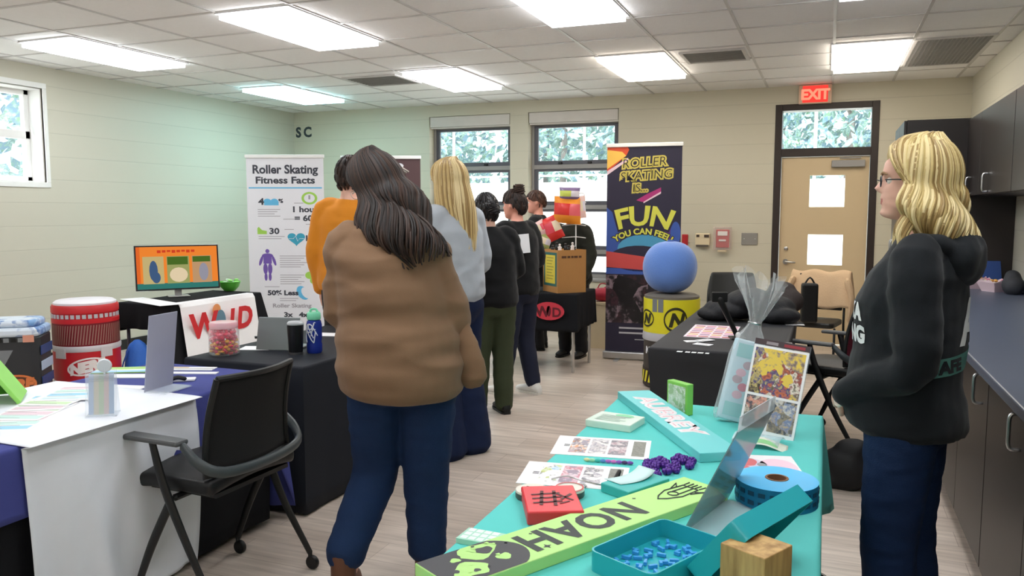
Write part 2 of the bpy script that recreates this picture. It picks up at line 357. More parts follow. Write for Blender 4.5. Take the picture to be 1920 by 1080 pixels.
COOL = (.52, .95, 1.0); NEU = (.97, .985, 1.0); WARM = (1, .90, .76)
lamp(-6.23, -5.62, 4.77, 6.02, 'long flat ceiling light nearest the small left window', (.93, .98, 1))
lamp(-4.05, -3.43, 4.6, 5.83, 'biggest flat ceiling light, upper left of the middle', NEU)
lamp(-6.22, -5.6, 7.43, 8.64, 'small flat ceiling light close to the far left corner', COOL, 1.4)
lamp(-4.0, -3.38, 7.13, 8.36, 'flat ceiling light just right of the left square vent', NEU)
lamp(-1.95, -1.36, 4.5, 5.74, 'ceiling light cut off by the top edge of the photo', NEU)
lamp(-2.0, -1.37, 7.1, 8.36, 'flat ceiling light left of the middle vent', WARM)
lamp(-.02, .59, 7.3, 8.62, 'rightmost flat ceiling light, beside the grey return grille', WARM)
for x, y in ((-4.05, 1.6), (-1.95, 1.6), (.0, 4.5), (.0, 1.6), (-6.2, 1.6), (-2.5, -1.4), (-5.2, -1.4), (0, -1.4)):  # panels out of view, added for the light they give
    lamp(x, x+.61, y, y+1.22, 'unseen flat ceiling light added to brighten the near room', NEU)
M_vent = mat('vent_grey', (150, 148, 145), .5); M_ventshade = mat('vent_shadow', (60, 58, 56), .8)
def vent(x0, x1, y0, y1, label, n, cross=False, c=M_vent):
    r = empty('ceiling_vent', ((x0+x1)/2, (y0+y1)/2, H), 0, label, 'vent'); X, Y = (x1-x0)/2, (y1-y0)/2
    f = MB(); e = .03
    f.bx(-X, X, -Y, -Y+e, -.015, 0); f.bx(-X, X, Y-e, Y, -.015, 0); f.bx(-X, -X+e, -Y+e, Y-e, -.015, 0); f.bx(X-e, X, -Y+e, Y-e, -.015, 0); f.build('frame', M_grid, r, smooth=False)
    MB().bx(-X+e, X-e, -Y+e, Y-e, -.002, .0).build('duct_shade', M_ventshade, r, smooth=False)  # dark plate, shade of the open duct put into its colour
    g = MB()
    for k in range(1, n):
        y = -Y+e+(2*Y-2*e)*k/n; g.box((0, y, -.008), (2*X-2*e, .012, .012), M=None)
    if cross:
        for k in range(1, n//2): x = -X+e+(2*X-2*e)*k/(n//2); g.box((x, 0, -.008), (.01, 2*Y-2*e, .012))
    g.build('louvers', c, r, smooth=False)
vent(-4.78, -4.14, 7.28, 7.86, 'square louvered ceiling vent between the two far left lights', 9)
vent(-1.27, -.71, 7.22, 7.76, 'square louvered ceiling vent in the middle, left of the last light', 9)
vent(.6, 1.2, 7.36, 8.68, 'long grey egg-crate return grille at the right', 34, True, mat('grille_grey', (168, 166, 164), .6))
# exit sign, wall lettering, wall devices
ex = empty('exit_sign', (-.175, YB, 2.785), 0, 'lit red exit sign above the door', 'exit sign')
MB().bx(-.17, .17, -.06, 0, -.105, .1).build('housing', mat('sign_housing', (222, 190, 165), .5), ex, smooth=False, bevel=.008)
MB().bx(-.13, .13, -.064, -.06, -.09, .088).build('lit_face', emat('exit_red', (250, 60, 52), 1.1), ex, smooth=False)
MB().text('EXIT', (0, -.064, -.058), (1, 0, 0), (0, 0, 1), .155, align='CENTER', fat=.006, sp=.9).build('lettering', emat('exit_letters', (255, 140, 110), 1.1), ex, smooth=False)
wl_ = empty('wall_lettering', (-6.94, YB, 2.55), 0, 'dark letters S C painted high in the far left corner', 'lettering')
MB().text('S', (-.13, -.001, 0), (1, 0, 0), (0, 0, 1), .19, fat=.008).build('letter', mat('letter_paint', (52, 60, 66), .6), wl_, smooth=False)
MB().text('C', (0, -.001, 0), (1, 0, 0), (0, 0, 1), .19, fat=.008).build('letter', mat('letter_paint', (52, 60, 66), .6), wl_, smooth=False)
M_red = mat('alarm_red', (178, 44, 48), .4); M_beige = mat('beige_plastic', (222, 205, 172), .5)
o = empty('fire_alarm_pull', (-1.13, YB, 1.19), 0, 'red fire alarm pull station under a clear cover on the back wall', 'fire alarm')
MB().bx(-.075, .075, -.035, 0, -.11, .10).build('backplate', M_red, o, smooth=False, bevel=.008)
q = MB(); q.bx(-.055, .055, -.046, -.035, .03, .08); q.bx(-.04, .04, -.052, -.035, -.035, -.015); q.build('pull_bar', M_white, o, smooth=False, bevel=.003)
MB().bx(-.1, .1, -.085, -.001, -.135, .13).build('clear_cover', glassy('cover_plastic', (255, 235, 230), .18), o, smooth=False, bevel=.01)
MB().bx(-.05, .05, -.07, -.03, -.16, -.137).build('cover_horn', M_beige, o, smooth=False, bevel=.006)
o = empty('thermostat', (-1.36, YB, 1.17), 0, 'beige wall control box with a dark knob left of the fire alarm', 'thermostat')
MB().bx(-.085, .085, -.03, 0, -.07, .075).build('housing', M_beige, o, smooth=False, bevel=.01)
for a_, b_, c_ in ((.02, .075, -.042), (-.07, -.035, -.036)): MB().bx(a_, b_, c_, -.03, .03, .057).build('control', mat('dark_brown_plastic', (60, 48, 42), .5), o, smooth=False)
MB().bx(-.07, .07, -.045, -.028, -.085, -.06).build('base_strip', mat('shadow_grey', (96, 88, 80), .5), o, smooth=False)  # grey strip across the bottom edge of the housing
o = empty('wall_plate', (-.83, YB, 1.185), 0, 'plain grey metal cover plate right of the fire alarm', 'wall plate')
MB().bx(-.09, .09, -.012, 0, -.07, .07).build('plate', mat('plate_metal', (150, 146, 140), .4, .4), o, smooth=False, bevel=.004)
for x in (-.06, .06): MB().ell((x, -.013, 0), (.006, .003, .006)).build('screw', M_silver, o)
MB().bx(-1.6, -1.53, YB-.03, YB, 1.1, 1.23).build('alarm_strobe', M_red, None, smooth=False, bevel=.006)
tag(bpy.data.objects['alarm_strobe'], 'small red alarm box on the wall just right of the tall dark banner', 'alarm box')

# ---------------------------------------------------------------- outside
gm = MB(); gp = [(YB+.3, -.05), (11.4, -.05), (13, .3), (16, 1.55), (18.5, 2.2), (24, 2.35), (60, 2.5)]
for (y0_, z0_), (y1_, z1_) in zip(gp, gp[1:]): gm.add([(-60, y0_, z0_), (40, y0_, z0_), (40, y1_, z1_), (-60, y1_, z1_), (-60, y0_, z0_-.3), (40, y0_, z0_-.3), (40, y1_, z1_-.3), (-60, y1_, z1_-.3)], [(0, 1, 2, 3), (7, 6, 5, 4), (0, 4, 5, 1), (2, 6, 7, 3), (0, 3, 7, 4), (1, 5, 6, 2)])
struct(gm, 'ground', mat('pale_bank', (232, 234, 224), .9, var=.04, vscale=2))
tag(bpy.data.objects['ground'], kind='structure')
struct(MB().bx(-60, XL-.3, -10, YB+.3, -.2, -.05), 'ground_side', mat('pale_pavement', (225, 225, 215), .9))
M_leaf = photo('foliage_leaves', [(126, 160, 130), (170, 196, 190), (104, 138, 130), (190, 210, 214), (140, 176, 150), (120, 150, 170)], 9)
M_trunk = mat('bark', (150, 142, 138), .9)
def tree(x, y, h, r, seed, label):
    rd = random.Random(seed); t = empty('tree', (x, y, 0 if x < -11 and y < 12 else 2.25), 0, label, 'tree', 'trees behind the fence')
    tr = MB(); tr.tube([(0, 0, -.05), (.05, .03, h*.5), (0, 0, h*.85)], [.09, .07, .03], 8, sub=3)
    for k in range(7): a = rd.uniform(0, 6.3); z = rd.uniform(.3, .75)*h; tr.tube([(0, 0, z), (math.cos(a)*r*.6, math.sin(a)*r*.6, z+r*.5)], [.04, .015], 6)
    tr.build('trunk', M_trunk, t)
    cr = MB()
    for k in range(1100):
        a = rd.uniform(0, 6.3); zz = rd.random(); rr = r*math.sqrt(rd.random())*min(1, (.75+.4*math.sin(PI*min(1, zz*.9+.1))))
        p = Vector((rr*math.cos(a), rr*math.sin(a), h*.03+zz*h*.97)); s = rd.uniform(.10, .24)
        u = Vector((rd.gauss(0, 1), rd.gauss(0, 1), rd.gauss(0, 1))).normalized(); v = u.orthogonal().normalized()
        cr.add([p-u*s, p+v*s*.5, p+u*s, p-v*s*.5], [(0, 1, 2, 3)])
    cr.build('crown', M_leaf, t, smooth=False)
for i, (x, y, h, r) in enumerate([(-13.6, 20.5, 4.6, 1.6), (-10.1, 20, 4.8, 1.6), (-6.6, 20.5, 4.4, 1.6), (-3.1, 20, 4.8, 1.6), (.4, 20.5, 4.6, 1.6), (3.9, 20, 4.6, 1.6), (-11.8, 24, 5.2, 1.65), (-8.3, 24, 5, 1.65), (-4.8, 24, 5.2, 1.65), (-1.3, 24, 5, 1.65), (2.2, 24, 5.2, 1.65)]):
    tree(x, y, h, r, i+3, 'leafy tree standing beyond the fence outside the back wall windows')
tree(-12.5, 10.2, 5, 1.6, 44, 'leafy tree outside the small left window'); tree(-12.8, 6.4, 5, 1.6, 45, 'second leafy tree outside the small left window')
fe = empty('chain_fence', (0, 18.4, 2.2), 0, 'pale wire fence seen through the back windows', 'fence')
q = MB()
for z in (.15, 1.5, 2.75): q.tube([(-16, 0, z), (4, 0, z)], .022, 6)
q.build('rail', M_white, fe)
for k in range(12): MB().tube([(-15.6+1.7*k, 0, -.05), (-15.6+1.7*k, 0, 2.85)], .035, 8).build('post', M_white, fe)
def loop(x, label): MB().tube([(x-.22, 11.6, -.05), (x-.22, 11.6, 1.2), (x-.16, 11.6, 1.3), (x+.16, 11.6, 1.3), (x+.22, 11.6, 1.2), (x+.22, 11.6, -.05)], .02, 8, sub=3).build('bike_rack', M_alu); tag(bpy.data.objects['bike_rack'], label, 'bike rack')
loop(-4.75, 'grey steel bike hoop outside the left back window')
# ================================================================ people
SKIN = {'fair': mat('skin_fair', (226, 178, 158), .5, var=.04, vscale=20), 'pink': mat('skin_pink', (226, 160, 140), .5, var=.05, vscale=20)}
M_lip = mat('lips', (178, 92, 88), .4); M_eyew = mat('eye_white', (228, 222, 216), .3); M_eyed = mat('iris', (52, 62, 70), .2); M_brow = mat('brow_hair', (140, 110, 80), .8)
M_browd = mat('brow_hair_dark', (56, 40, 32), .8)
def remesh(mb, name, mats, parent=None, voxel=.01, it=6, post=None, matfn=None):
    t = mb.build('raw_form', mats, smooth=False)
    md = t.modifiers.new('r', 'REMESH'); md.mode = 'VOXEL'; md.voxel_size = voxel; md.use_smooth_shade = True
    if it: ms = t.modifiers.new('s', 'SMOOTH'); ms.factor = .5; ms.iterations = it
    me = bpy.data.meshes.new_from_object(t.evaluated_get(bpy.context.evaluated_depsgraph_get()))
    old = t.data; bpy.data.objects.remove(t); bpy.data.meshes.remove(old)
    me.name = name; me.materials.clear()
    for q in (mats if isinstance(mats, (list, tuple)) else [mats]): me.materials.append(q)
    if post:
        ns = [v.normal.copy() for v in me.vertices]
        for v, n in zip(me.vertices, ns): v.co = post(v.co, n)
    for p in me.polygons: p.use_smooth = True; p.material_index = matfn(p.center) if matfn else 0
    me.update(); o = bpy.data.objects.new(name, me); COL.objects.link(o)
    if parent: o.parent = parent
    return o
def itp(tab, z):
    if z <= tab[0][0]: return tab[0][1]
    for (a, u), (b, v) in zip(tab, tab[1:]):
        if z <= b: t = (z-a)/(b-a); t = t*t*(3-2*t); return u+(v-u)*t
    return tab[-1][1]
_FR = [(-1, .050), (-.93, .078), (-.84, .088), (-.72, .083), (-.62, .083), (-.56, .090), (-.49, .085), (-.42, .0905), (-.33, .086), (-.1, .083), (.1, .083), (.27, .090), (.5, .087), (.72, .068), (.9, .040), (1, .0)]
_BK = [(-1, .02), (-.75, -.035), (-.4, -.078), (0, -.098), (.35, -.103), (.65, -.088), (.88, -.052), (1, -.0)]
_HW = [(-1, .022), (-.86, .040), (-.6, .056), (-.3, .066), (0, .0725), (.35, .0755), (.65, .065), (.87, .040), (1, .004)]
def head_mb(mb):
    """head as one profile-lofted surface: brow, sockets, nose, lips, chin, with ears"""
    nz, na = 60, 56; vs = []
    for i in range(nz+1):
        t = -1+2*i/nz; z = t*.115; f, b, hw = itp(_FR, t), itp(_BK, t), itp(_HW, t); yc, ry = (f+b)/2, (f-b)/2
        for k in range(na):
            a = 2*PI*k/na; s, c = math.sin(a), math.cos(a)
            x = hw*math.copysign(abs(s)**.86, s); y = yc+ry*math.copysign(abs(c)**.92, c)
            if c > 0:
                g = lambda cx, cz, sx, sz: math.exp(-((abs(x)-cx)/sx)**2-((z-cz)/sz)**2)
                if -.034 < z < .022:
                    hgt = .028*max(0, min(1, (.024-z)/.044))**.9 if z > -.020 else .028*max(0, (z+.036)/.016)**.6
                    y += hgt*math.exp(-(abs(x)/(.011+.006*max(0, min(1, (.02-z)/.05))))**2.6)
                y += -.012*g(.031, .004, .015, .011)+.004*g(.040, -.022, .018, .014)+.003*g(.03, .024, .02, .006)
            vs.append((x, y, z))
    fs = [(i*na+k, (i+1)*na+k, (i+1)*na+(k+1) % na, i*na+(k+1) % na) for i in range(nz) for k in range(na)]
    fs = [q[::-1] for q in fs]; fs += [tuple(range(na)), tuple(nz*na+k for k in range(na))[::-1]]
    mb.add(vs, [f[::-1] for f in fs])
    for sx in (-1, 1):
        mb.ell((sx*.076, -.012, -.004), (.012, .018, .031), 10)
def hand_mb(mb, w, d, n, side, curl=.5):
    """palm, four unequal bent fingers and a thumb from the wrist w along d, palm facing n"""
    w = Vector(w); d = Vector(d).normalized(); n = Vector(n); n = (n-d*n.dot(d)).normalized(); s = d.cross(n)*side
    mb.tube([w, w+d*.035, w+d*.085], [.024, .036, .034], 12, flat=(n, .5))
    for k, (o, L) in enumerate(((-.029, .070), (-.010, .080), (.010, .076), (.028, .060))):
        p = w+d*.085+s*o; a = 0; pts = [w+d*.06+s*o*.9, p]
        for q in (.42, .32, .26): a += curl*.75; pts.append(pts[-1]+(d*math.cos(a)+n*math.sin(a))*L*q)
        mb.tube(pts, [.0095, .0092, .0085, .0078, .0065], 8)
    b = w+d*.025-s*.026
    mb.tube([b, b-s*.022+d*.02+n*.012, b-s*.03+d*.05+n*.02, b-s*.022+d*.075+n*.026], [.013, .012, .0105, .0085], 8)
J0 = dict(lsh=(-.165, 0, 1.385), rsh=(.165, 0, 1.385), lel=(-.215, -.03, 1.11), rel=(.215, -.03, 1.11), lwr=(-.225, .06, .87), rwr=(.225, .06, .87),
          lhip=(-.085, 0, .88), rhip=(.085, 0, .88), lkn=(-.095, .015, .475), rkn=(.095, .015, .475), lan=(-.10, -.02, .085), ran=(.10, -.02, .085))
def scalp(m, HM, A, c, front=46, temple=4, low=-42, f=1.03, seed=1, rough=.02, mi=0):
    """closed cap of hair over the skull with a hairline: high at the brow, low at the nape"""
    nu, nv = 48, 16; o = len(m.v); top = []; sd = Vector((seed*1.7, seed, seed*.3))
    for ins in (1., .90):
        for i in range(nu):
            ph = 2*PI*i/nu-PI; a = abs(math.degrees(ph))
            lo = front if a < 25 else (front+(temple-front)*(a-25)/45 if a < 70 else (temple if a < 100 else temple+(low-temple)*min(1, (a-100)/30)))
            for j in range(nv+1):
                e = R_(lo+(88-lo)*j/nv); k = f*ins*(1+(rough*noise.noise(Vector((math.sin(ph)*9, math.cos(ph)*9, j*.25))+sd) if ins == 1 else 0))
                m.v.append(HM @ (c+Vector((A.x*math.sin(ph)*math.cos(e), A.y*math.cos(ph)*math.cos(e), A.z*math.sin(e)))*k))
    N = nu*(nv+1)
    for i in range(nu):
        i2 = (i+1) % nu
        for j in range(nv):
            q = (o+i*(nv+1)+j, o+i2*(nv+1)+j, o+i2*(nv+1)+j+1, o+i*(nv+1)+j+1); m.f.append(q[::-1]); m.f.append(tuple(x+N for x in q)); m.m += [mi, mi]
        m.f.append((o+i*(nv+1), o+i2*(nv+1), o+N+i2*(nv+1), o+N+i*(nv+1))); m.m.append(mi)
    m.f.append(tuple(o+i*(nv+1)+nv for i in range(nu))[::-1]); m.m.append(mi)
class Person:
    def __init__(p, label, loc, rz, h=1.7, J=None, lean=(0, 0), head=(0, 0, 0), hoff=(0, 0, 0), girth=1., skin='fair', vox=.009, curl=.5, palms=None, brow=None, fdir=None):
        p.s = h/1.7; p.J = {k: Vector(v) for k, v in {**J0, **(J or {})}.items()}; p.lean = lean; p.g = girth; p.vox = vox
        hc = Vector((0, .028, 1.588))+Vector(hoff)
        p.HM = Matrix.Translation(hc) @ Matrix.Rotation(R_(head[0]), 4, 'Z') @ Matrix.Rotation(R_(-head[1]), 4, 'X') @ Matrix.Rotation(R_(head[2]), 4, 'Y')
        J = p.J; g = girth; m = MB()
        m.loft([(.80, .13*g, .095*g, 0, 0), (.90, .165*g, .115*g, 0, -.01), (1.03, .135*g, .095*g, 0, 0), (1.13, .128*g, .095*g, 0, .005), (1.26, .15*g, .112*g, 0, .01), (1.36, .155, .09, 0, -.005), (1.42, .10, .065, 0, -.01), (1.45, .058, .055, 0, -.01)])
        for a in 'lr':
            m.tube([J[a+'hip'], (J[a+'hip']+J[a+'kn'])/2, J[a+'kn'], (J[a+'kn']*.62+J[a+'an']*.38), J[a+'an']], [.088*g, .074*g, .053, .054, .037], 14, sub=3)
            fd = Vector((fdir or {}).get(a, (0, 1, 0))); A = J[a+'an']
            m.tube([A+Vector((0, 0, -.02))-fd*.035, A+Vector((0, 0, -.042))+fd*.03, A+Vector((0, 0, -.056))+fd*.115], [.028, .028, .018], 12, flat=((0, 0, 1), .8))
            m.tube([J[a+'sh'], (J[a+'sh']+J[a+'el'])/2, J[a+'el'], (J[a+'el']*.65+J[a+'wr']*.35), J[a+'wr']], [.052, .045, .037, .036, .025], 12, sub=3)
            d = (J[a+'wr']-J[a+'el']).normalized(); hd = Vector((palms or {}).get(a+'d', d)); nn = (palms or {}).get(a, (1 if a == 'l' else -1, 0, 0))
            hand_mb(m, J[a+'wr'], hd, nn, -1 if a == 'l' else 1, curl)
        nb = Vector((0, -.012, 1.42)); nt = p.HM @ Vector((0, -.025, -.06))
        m.tube([nb, (nb+nt)/2, nt], [.058, .05, .05], 14, sub=3)
        hm = MB(); head_mb(hm); m.add([p.HM @ v for v in hm.v], hm.f)
        HI = p.HM.inverted()
        def mf(c):
            q = HI @ p.unwarp(c)
            return 1 if q.y > .066 and abs(q.x) < .024 and -.071 < q.z < -.050 and abs(q.z+.0605) < .0105*(1-(abs(q.x)/.027)**2)+.001 else 0
        m.v = [p.W(v) for v in m.v]
        p.o = remesh(m, 'person', [SKIN[skin], M_lip], None, vox, 2, matfn=mf)
        p.o.location = loc; p.o.rotation_euler = (0, 0, rz); tag(p.o, label, 'person')
        for sx in (-1, 1):
            e = MB(); c = p.HM @ Vector((sx*.031, .066, .003)); e.ell(c, (.0125, .0125, .0115), 12); i = p.HM @ Vector((sx*.031, .0755, .003)); e.ell(i, (.006, .004, .006), 10, 1); p.part(e, 'eye', [M_eyew, M_eyed])
            b = MB(); b.tube([p.HM @ Vector((sx*.014, .0905, .021)), p.HM @ Vector((sx*.032, .0905, .027)), p.HM @ Vector((sx*.05, .079, .021))], [.003, .004, .002], 6, sub=3); p.part(b, 'eyebrow', brow or M_brow)
    def W(p, v):
        v = Vector(v); k = max(0, v.z-.9); return Vector((v.x+p.lean[0]*k, v.y+p.lean[1]*k, v.z))*p.s
    def unwarp(p, v):
        v = Vector(v)/p.s; k = max(0, v.z-.9); return Vector((v.x-p.lean[0]*k, v.y-p.lean[1]*k, v.z))
    def part(p, mb, name, mats, **k):
        mb.v = [p.W(v) for v in mb.v]; return mb.build(name, mats, p.o, **k)
    def cloth(p, mb, name, mats, vox=None, it=5, amp=.006, f=(9, 9, 14), seed=0, matfn=None, label=None):
        mb.v = [p.W(v) for v in mb.v]; sd = Vector((seed*7.3, seed*3.1, seed*5.7))
        def post(c, n):
            q = Vector((c.x*f[0], c.y*f[1], c.z*f[2]))+sd
            w = noise.noise(q)+.5*noise.noise(q*2.1); r = 1-abs(noise.noise(q*.8+Vector((9, 1, 4))))*2.2      # soft folds and ridges
            return c+n*amp*(w*.7+r*.6)
        o = remesh(mb, name, mats, p.o, vox or p.vox*1.25, it, post, matfn); 
        if label: o['label'] = label
        return o
    def top(p, name, mats, rings, sl=(.07, .058, .042), cuff=1., collar=True, **k):
        m = MB(); m.loft([(z, rx, ry, cx, cy) for z, rx, ry, cx, cy in rings], 28)
        J = p.J
        for a in 'lr':
            w = J[a+'el'].lerp(J[a+'wr'], cuff); s0 = J[a+'sh']
            m.tube([Vector((s0.x*.42, s0.y-.012, s0.z+.012)), s0+Vector((-s0.x*.04, 0, -.004)), (s0+J[a+'el'])/2, J[a+'el'], (J[a+'el']+w)/2, w], [.054, sl[0]*.98, sl[0]*.95, sl[1], (sl[1]+sl[2])/2, sl[2]], 14, sub=3)
        return p.cloth(m, name, mats, **k)
    def pants(p, name, mats, r=(.105, .075, .06), hem=.06, hips=(.185, .125), flare=None, **k):
        m = MB(); J = p.J; g = 1
        m.loft([(.78, hips[0]*.75, hips[1]*.8, 0, -.005), (.86, hips[0], hips[1], 0, -.012), (.94, hips[0]*.98, hips[1], 0, -.01), (1.02, hips[0]*.84, hips[1]*.86, 0, 0), (1.05, hips[0]*.82, hips[1]*.84, 0, 0)], 24)
        for a in 'lr':
            A = J[a+'an']; e = A+Vector((0, 0, hem-.085)); K = J[a+'kn']
            m.tube([J[a+'hip']+Vector((0, 0, -.03)), (J[a+'hip']*.45+K*.55), K, (K+e)/2, e], [r[0], r[0]*.86, r[1], (r[1]+r[2])/2, r[2]], 16, sub=3)
        return p.cloth(m, name, mats, **k)
    def shoes(p, mats, sole=None, boot=0, fdir=None, label=None):
        for a in 'lr':
            fd = Vector((fdir or {}).get(a, (0, 1, 0))); fd.normalize(); A = p.J[a+'an']; sd = Vector((0, 0, 1)).cross(fd); m = MB()
            b = A-Vector((0, 0, .085))
            def P(y, x=0, z=0): return b+fd*y+sd*x+Vector((0, 0, z))
            rings = [(-.075, .028, .05), (-.06, .036, .075), (0, .040, .085), (.07, .044, .065), (.13, .046, .05), (.175, .036, .04), (.195, .016, .03)]
            vs = []; n = 14
            for y, hw, ht in rings:
                for i in range(n):
                    t = 2*PI*i/n; vs.append(P(y, hw*math.copysign(abs(math.cos(t))**.7, math.cos(t)), max(.012, ht*.5+ht*.5*math.sin(t)+.012)))
            L = len(rings); m.add(vs, [(i*n+k, i*n+(k+1) % n, (i+1)*n+(k+1) % n, (i+1)*n+k) for i in range(L-1) for k in range(n)]+[tuple(range(n))[::-1], tuple((L-1)*n+k for k in range(n))])
            m.tube([P(-.01, 0, .05), P(-.015, 0, .1+boot)], [.048, .046], 12)
            o = p.part(m, 'shoe', mats)
            if label: o['label'] = label
            q = MB(); pts = [(-.078, .026), (-.05, .04), (.06, .046), (.13, .048), (.18, .036), (.2, .012)]
            ol = [P(y, w, 0) for y, w in pts]+[P(y, -w, 0) for y, w in pts[::-1]]
            q.add([v for v in ol]+[v+Vector((0, 0, .018)) for v in ol], [tuple(range(len(ol)))[::-1], tuple(range(len(ol), 2*len(ol)))]+[(i, (i+1) % len(ol), len(ol)+(i+1) % len(ol), len(ol)+i) for i in range(len(ol))])
            q.v = [p.W(v) for v in q.v]; q.build('sole', sole or M_black, o, smooth=False)
    def hair(p, mats, n=150, phi0=60, length=.3, flare=.25, wave=.012, wfreq=22, r=.009, seed=1, fall=(0, 0, -1), part_x=0., fringe=0, coh=0, vol=1.06, top=.004, lenvar=.15, taper=.35, tip_in=0., extra=None):
        """locks that follow the skull from the parting and then fall"""
        rd = random.Random(seed); m = MB(); A = Vector((.079*vol, .103*vol, .113*vol)); c = Vector((0, -.008, .008)); nm = len(mats) if isinstance(mats, (list, tuple)) else 1
        m.ell(c+Vector((0, -.014, .012)), (A.x*.97, A.y*.86, A.z*.94), 20) if not fringe else scalp(m, p.HM, A, c, 50, 20, -25, .98, seed)
        DN = (p.HM.to_3x3().inverted() @ Vector(fall)).normalized()
        for i in range(n+fringe):
            ph = R_(phi0)+(2*PI-2*R_(phi0))*((i+rd.uniform(-.4, .4))/(n-1)); sw = None
            if i >= n: sd = 1 if i % 2 else -1; sw = sd*R_(rd.uniform(6, phi0)); ph = sd*R_(phi0+rd.uniform(0, 8))
            layer = rd.uniform(.96, 1.06)
            L = length*(1+rd.uniform(-lenvar, lenvar)); out = Vector((math.sin(ph), math.cos(ph), 0)); pts = []; rr = []
            e0 = R_(rd.uniform(62, 86)); e1 = R_(-8)
            for k in range(6):
                e = e0+(e1-e0)*k/5; pk = ph if sw is None else sw+(ph-sw)*(k/5)**1.1; q = c+Vector((A.x*math.sin(pk)*math.cos(e), A.y*math.cos(pk)*math.cos(e), A.z*math.sin(e)))*layer
                if k == 0: q = c+Vector((part_x*.5+.02*math.sin(ph), -.02+.035*math.cos(ph), A.z*layer))
                pts.append(q+Vector((0, 0, top))); rr.append(r*(.7+.3*min(1, k/2)))
            q = pts[-1]; K = 9; w0 = rd.uniform(0, 6.3); w1 = rd.uniform(0, 6.3)
            if coh: w0 = coh*ph+rd.uniform(-.5, .5); w1 = 1.2*ph
            for k in range(1, K+1):
                s = L*k/K; fl = flare*s*(1-.8*(k/K)) if not tip_in else flare*s*(1-(k/K))-tip_in*max(0, k/K-.6)
                tw = wave*(min(1, k/3)); ph2 = w0+s*wfreq
                q2 = pts[5]+DN*s+out*(fl+tw*math.sin(ph2))+Vector((math.cos(ph), -math.sin(ph), 0))*tw*math.cos(ph2*.9+w1)
                pts.append(q2); rr.append(r*(1-(1-taper)*(k/K)**2))
            m.tube([p.HM @ x for x in pts], rr, 6, rd.randrange(nm), sub=2)
        if extra: extra(m, p.HM)
        return p.part(m, 'hair', mats)
    def short_hair(p, mats, n=170, seed=1, r=.007, L=.035, lift=.004, phi0=40, low=-35, fringe=0, extra=None, vol=1.0):
        rd = random.Random(seed); m = MB(); A = Vector((.079*vol, .103*vol, .113*vol)); c = Vector((0, -.008, .006)); nm = len(mats) if isinstance(mats, (list, tuple)) else 1
        scalp(m, p.HM, A, c, 48-fringe, 2, low, 1.07, seed, .03)
        for i in range(n):
            ph = rd.uniform(-PI, PI); e = R_(rd.uniform(low, 88))
            af = abs(ph)
            if af < R_(phi0) and e < R_(48-fringe): e = R_(rd.uniform(50-fringe, 85))
            elif af < R_(105) and e < R_(24): e = R_(rd.uniform(26, 80))
            pts = []
            for k in range(4):
                e2 = e-k*L/.1/3; pts.append(p.HM @ (c+Vector((A.x*math.sin(ph)*math.cos(e2), A.y*math.cos(ph)*math.cos(e2), A.z*math.sin(e2)))*(1.055+lift*6*(1 if k == 1 else .6))))
            m.tube(pts, [r, r*1.1, r, r*.5], 6, rd.randrange(nm))
        if extra: extra(m, p.HM)
        return p.part(m, 'hair', mats)
    def glasses(p, col=None):
        m = MB(); H = p.HM
        for sx in (-1, 1):
            ring = [H @ Vector((sx*.034+.023*math.cos(a), .094-abs(.3*(sx*.034+.023*math.cos(a)))**1.6, .001+.017*math.sin(a))) for a in [2*PI*k/16 for k in range(17)]]
            m.tube(ring, .0016, 6, cap=False); m.tube([H @ Vector((sx*.057, .082, .005)), H @ Vector((sx*.073, .05, .006)), H @ Vector((sx*.079, -.01, .004))], .0022, 6)
        m.tube([H @ Vector((-.011, .098, .004)), H @ Vector((0, .104, .006)), H @ Vector((.011, .098, .004))], .0015, 6)
        o = p.part(m, 'glasses', col or mat('glasses_frame', (40, 36, 42), .3)); return o
def decal(target, fn, o, u, v, name, m, parent, n=None, lift=.003):
    """lettering laid onto a garment: fn(MB) draws in the plane (o,u,v); points are pressed onto the cloth along -n"""
    t = MB(); fn(t); u = Vector(u).normalized(); v = Vector(v).normalized(); n = Vector(n) if n else u.cross(v); n.normalize()
    me = target.data; bvh = BVHTree.FromPolygons([q.co for q in me.vertices], [tuple(q.vertices) for q in me.polygons])
    # cut long triangles so that the letters can bend
    bm = bmesh.new(); vs = [bm.verts.new(tuple(q)) for q in t.v]
    for f in t.f:
        try: bm.faces.new([vs[i] for i in f])
        except ValueError: pass
    for _ in range(3):
        es = [e for e in bm.edges if e.calc_length() > .02]
        if es: bmesh.ops.subdivide_edges(bm, edges=es, cuts=1, use_grid_fill=True)
    bmesh.ops.triangulate(bm, faces=bm.faces[:])
    for q in bm.verts:
        P = Vector(o)+u*q.co.x+v*q.co.y; hit = bvh.ray_cast(P+n*.35, -n, .8)[0]
        q.co = (hit if hit is not None else P)+n*lift
    d = bpy.data.meshes.new(name); bm.to_mesh(d); bm.free(); d.materials.append(m)
    r = bpy.data.objects.new(name, d); COL.objects.link(r); r.parent = parent; return r
def knit(name, c, k=.12): return mat(name, c, .85, var=.06, vscale=14, bump=k, bscale=400, spec=.2, sheen=.1)
M_denim = mat('blue_denim', (24, 44, 78), .8, var=.22, vscale=9, bump=.3, bscale=300, spec=.2)
M_denimd = mat('dark_denim', (22, 34, 64), .8, var=.2, vscale=9, bump=.3, bscale=300, spec=.2)
M_shoeb = mat('black_shoe', (22, 21, 22), .5); M_sole = mat('pale_sole', (222, 218, 210), .6)

def at_floor(px, py, D): p = atd(px, py, D); return (p.x, p.y, 0)
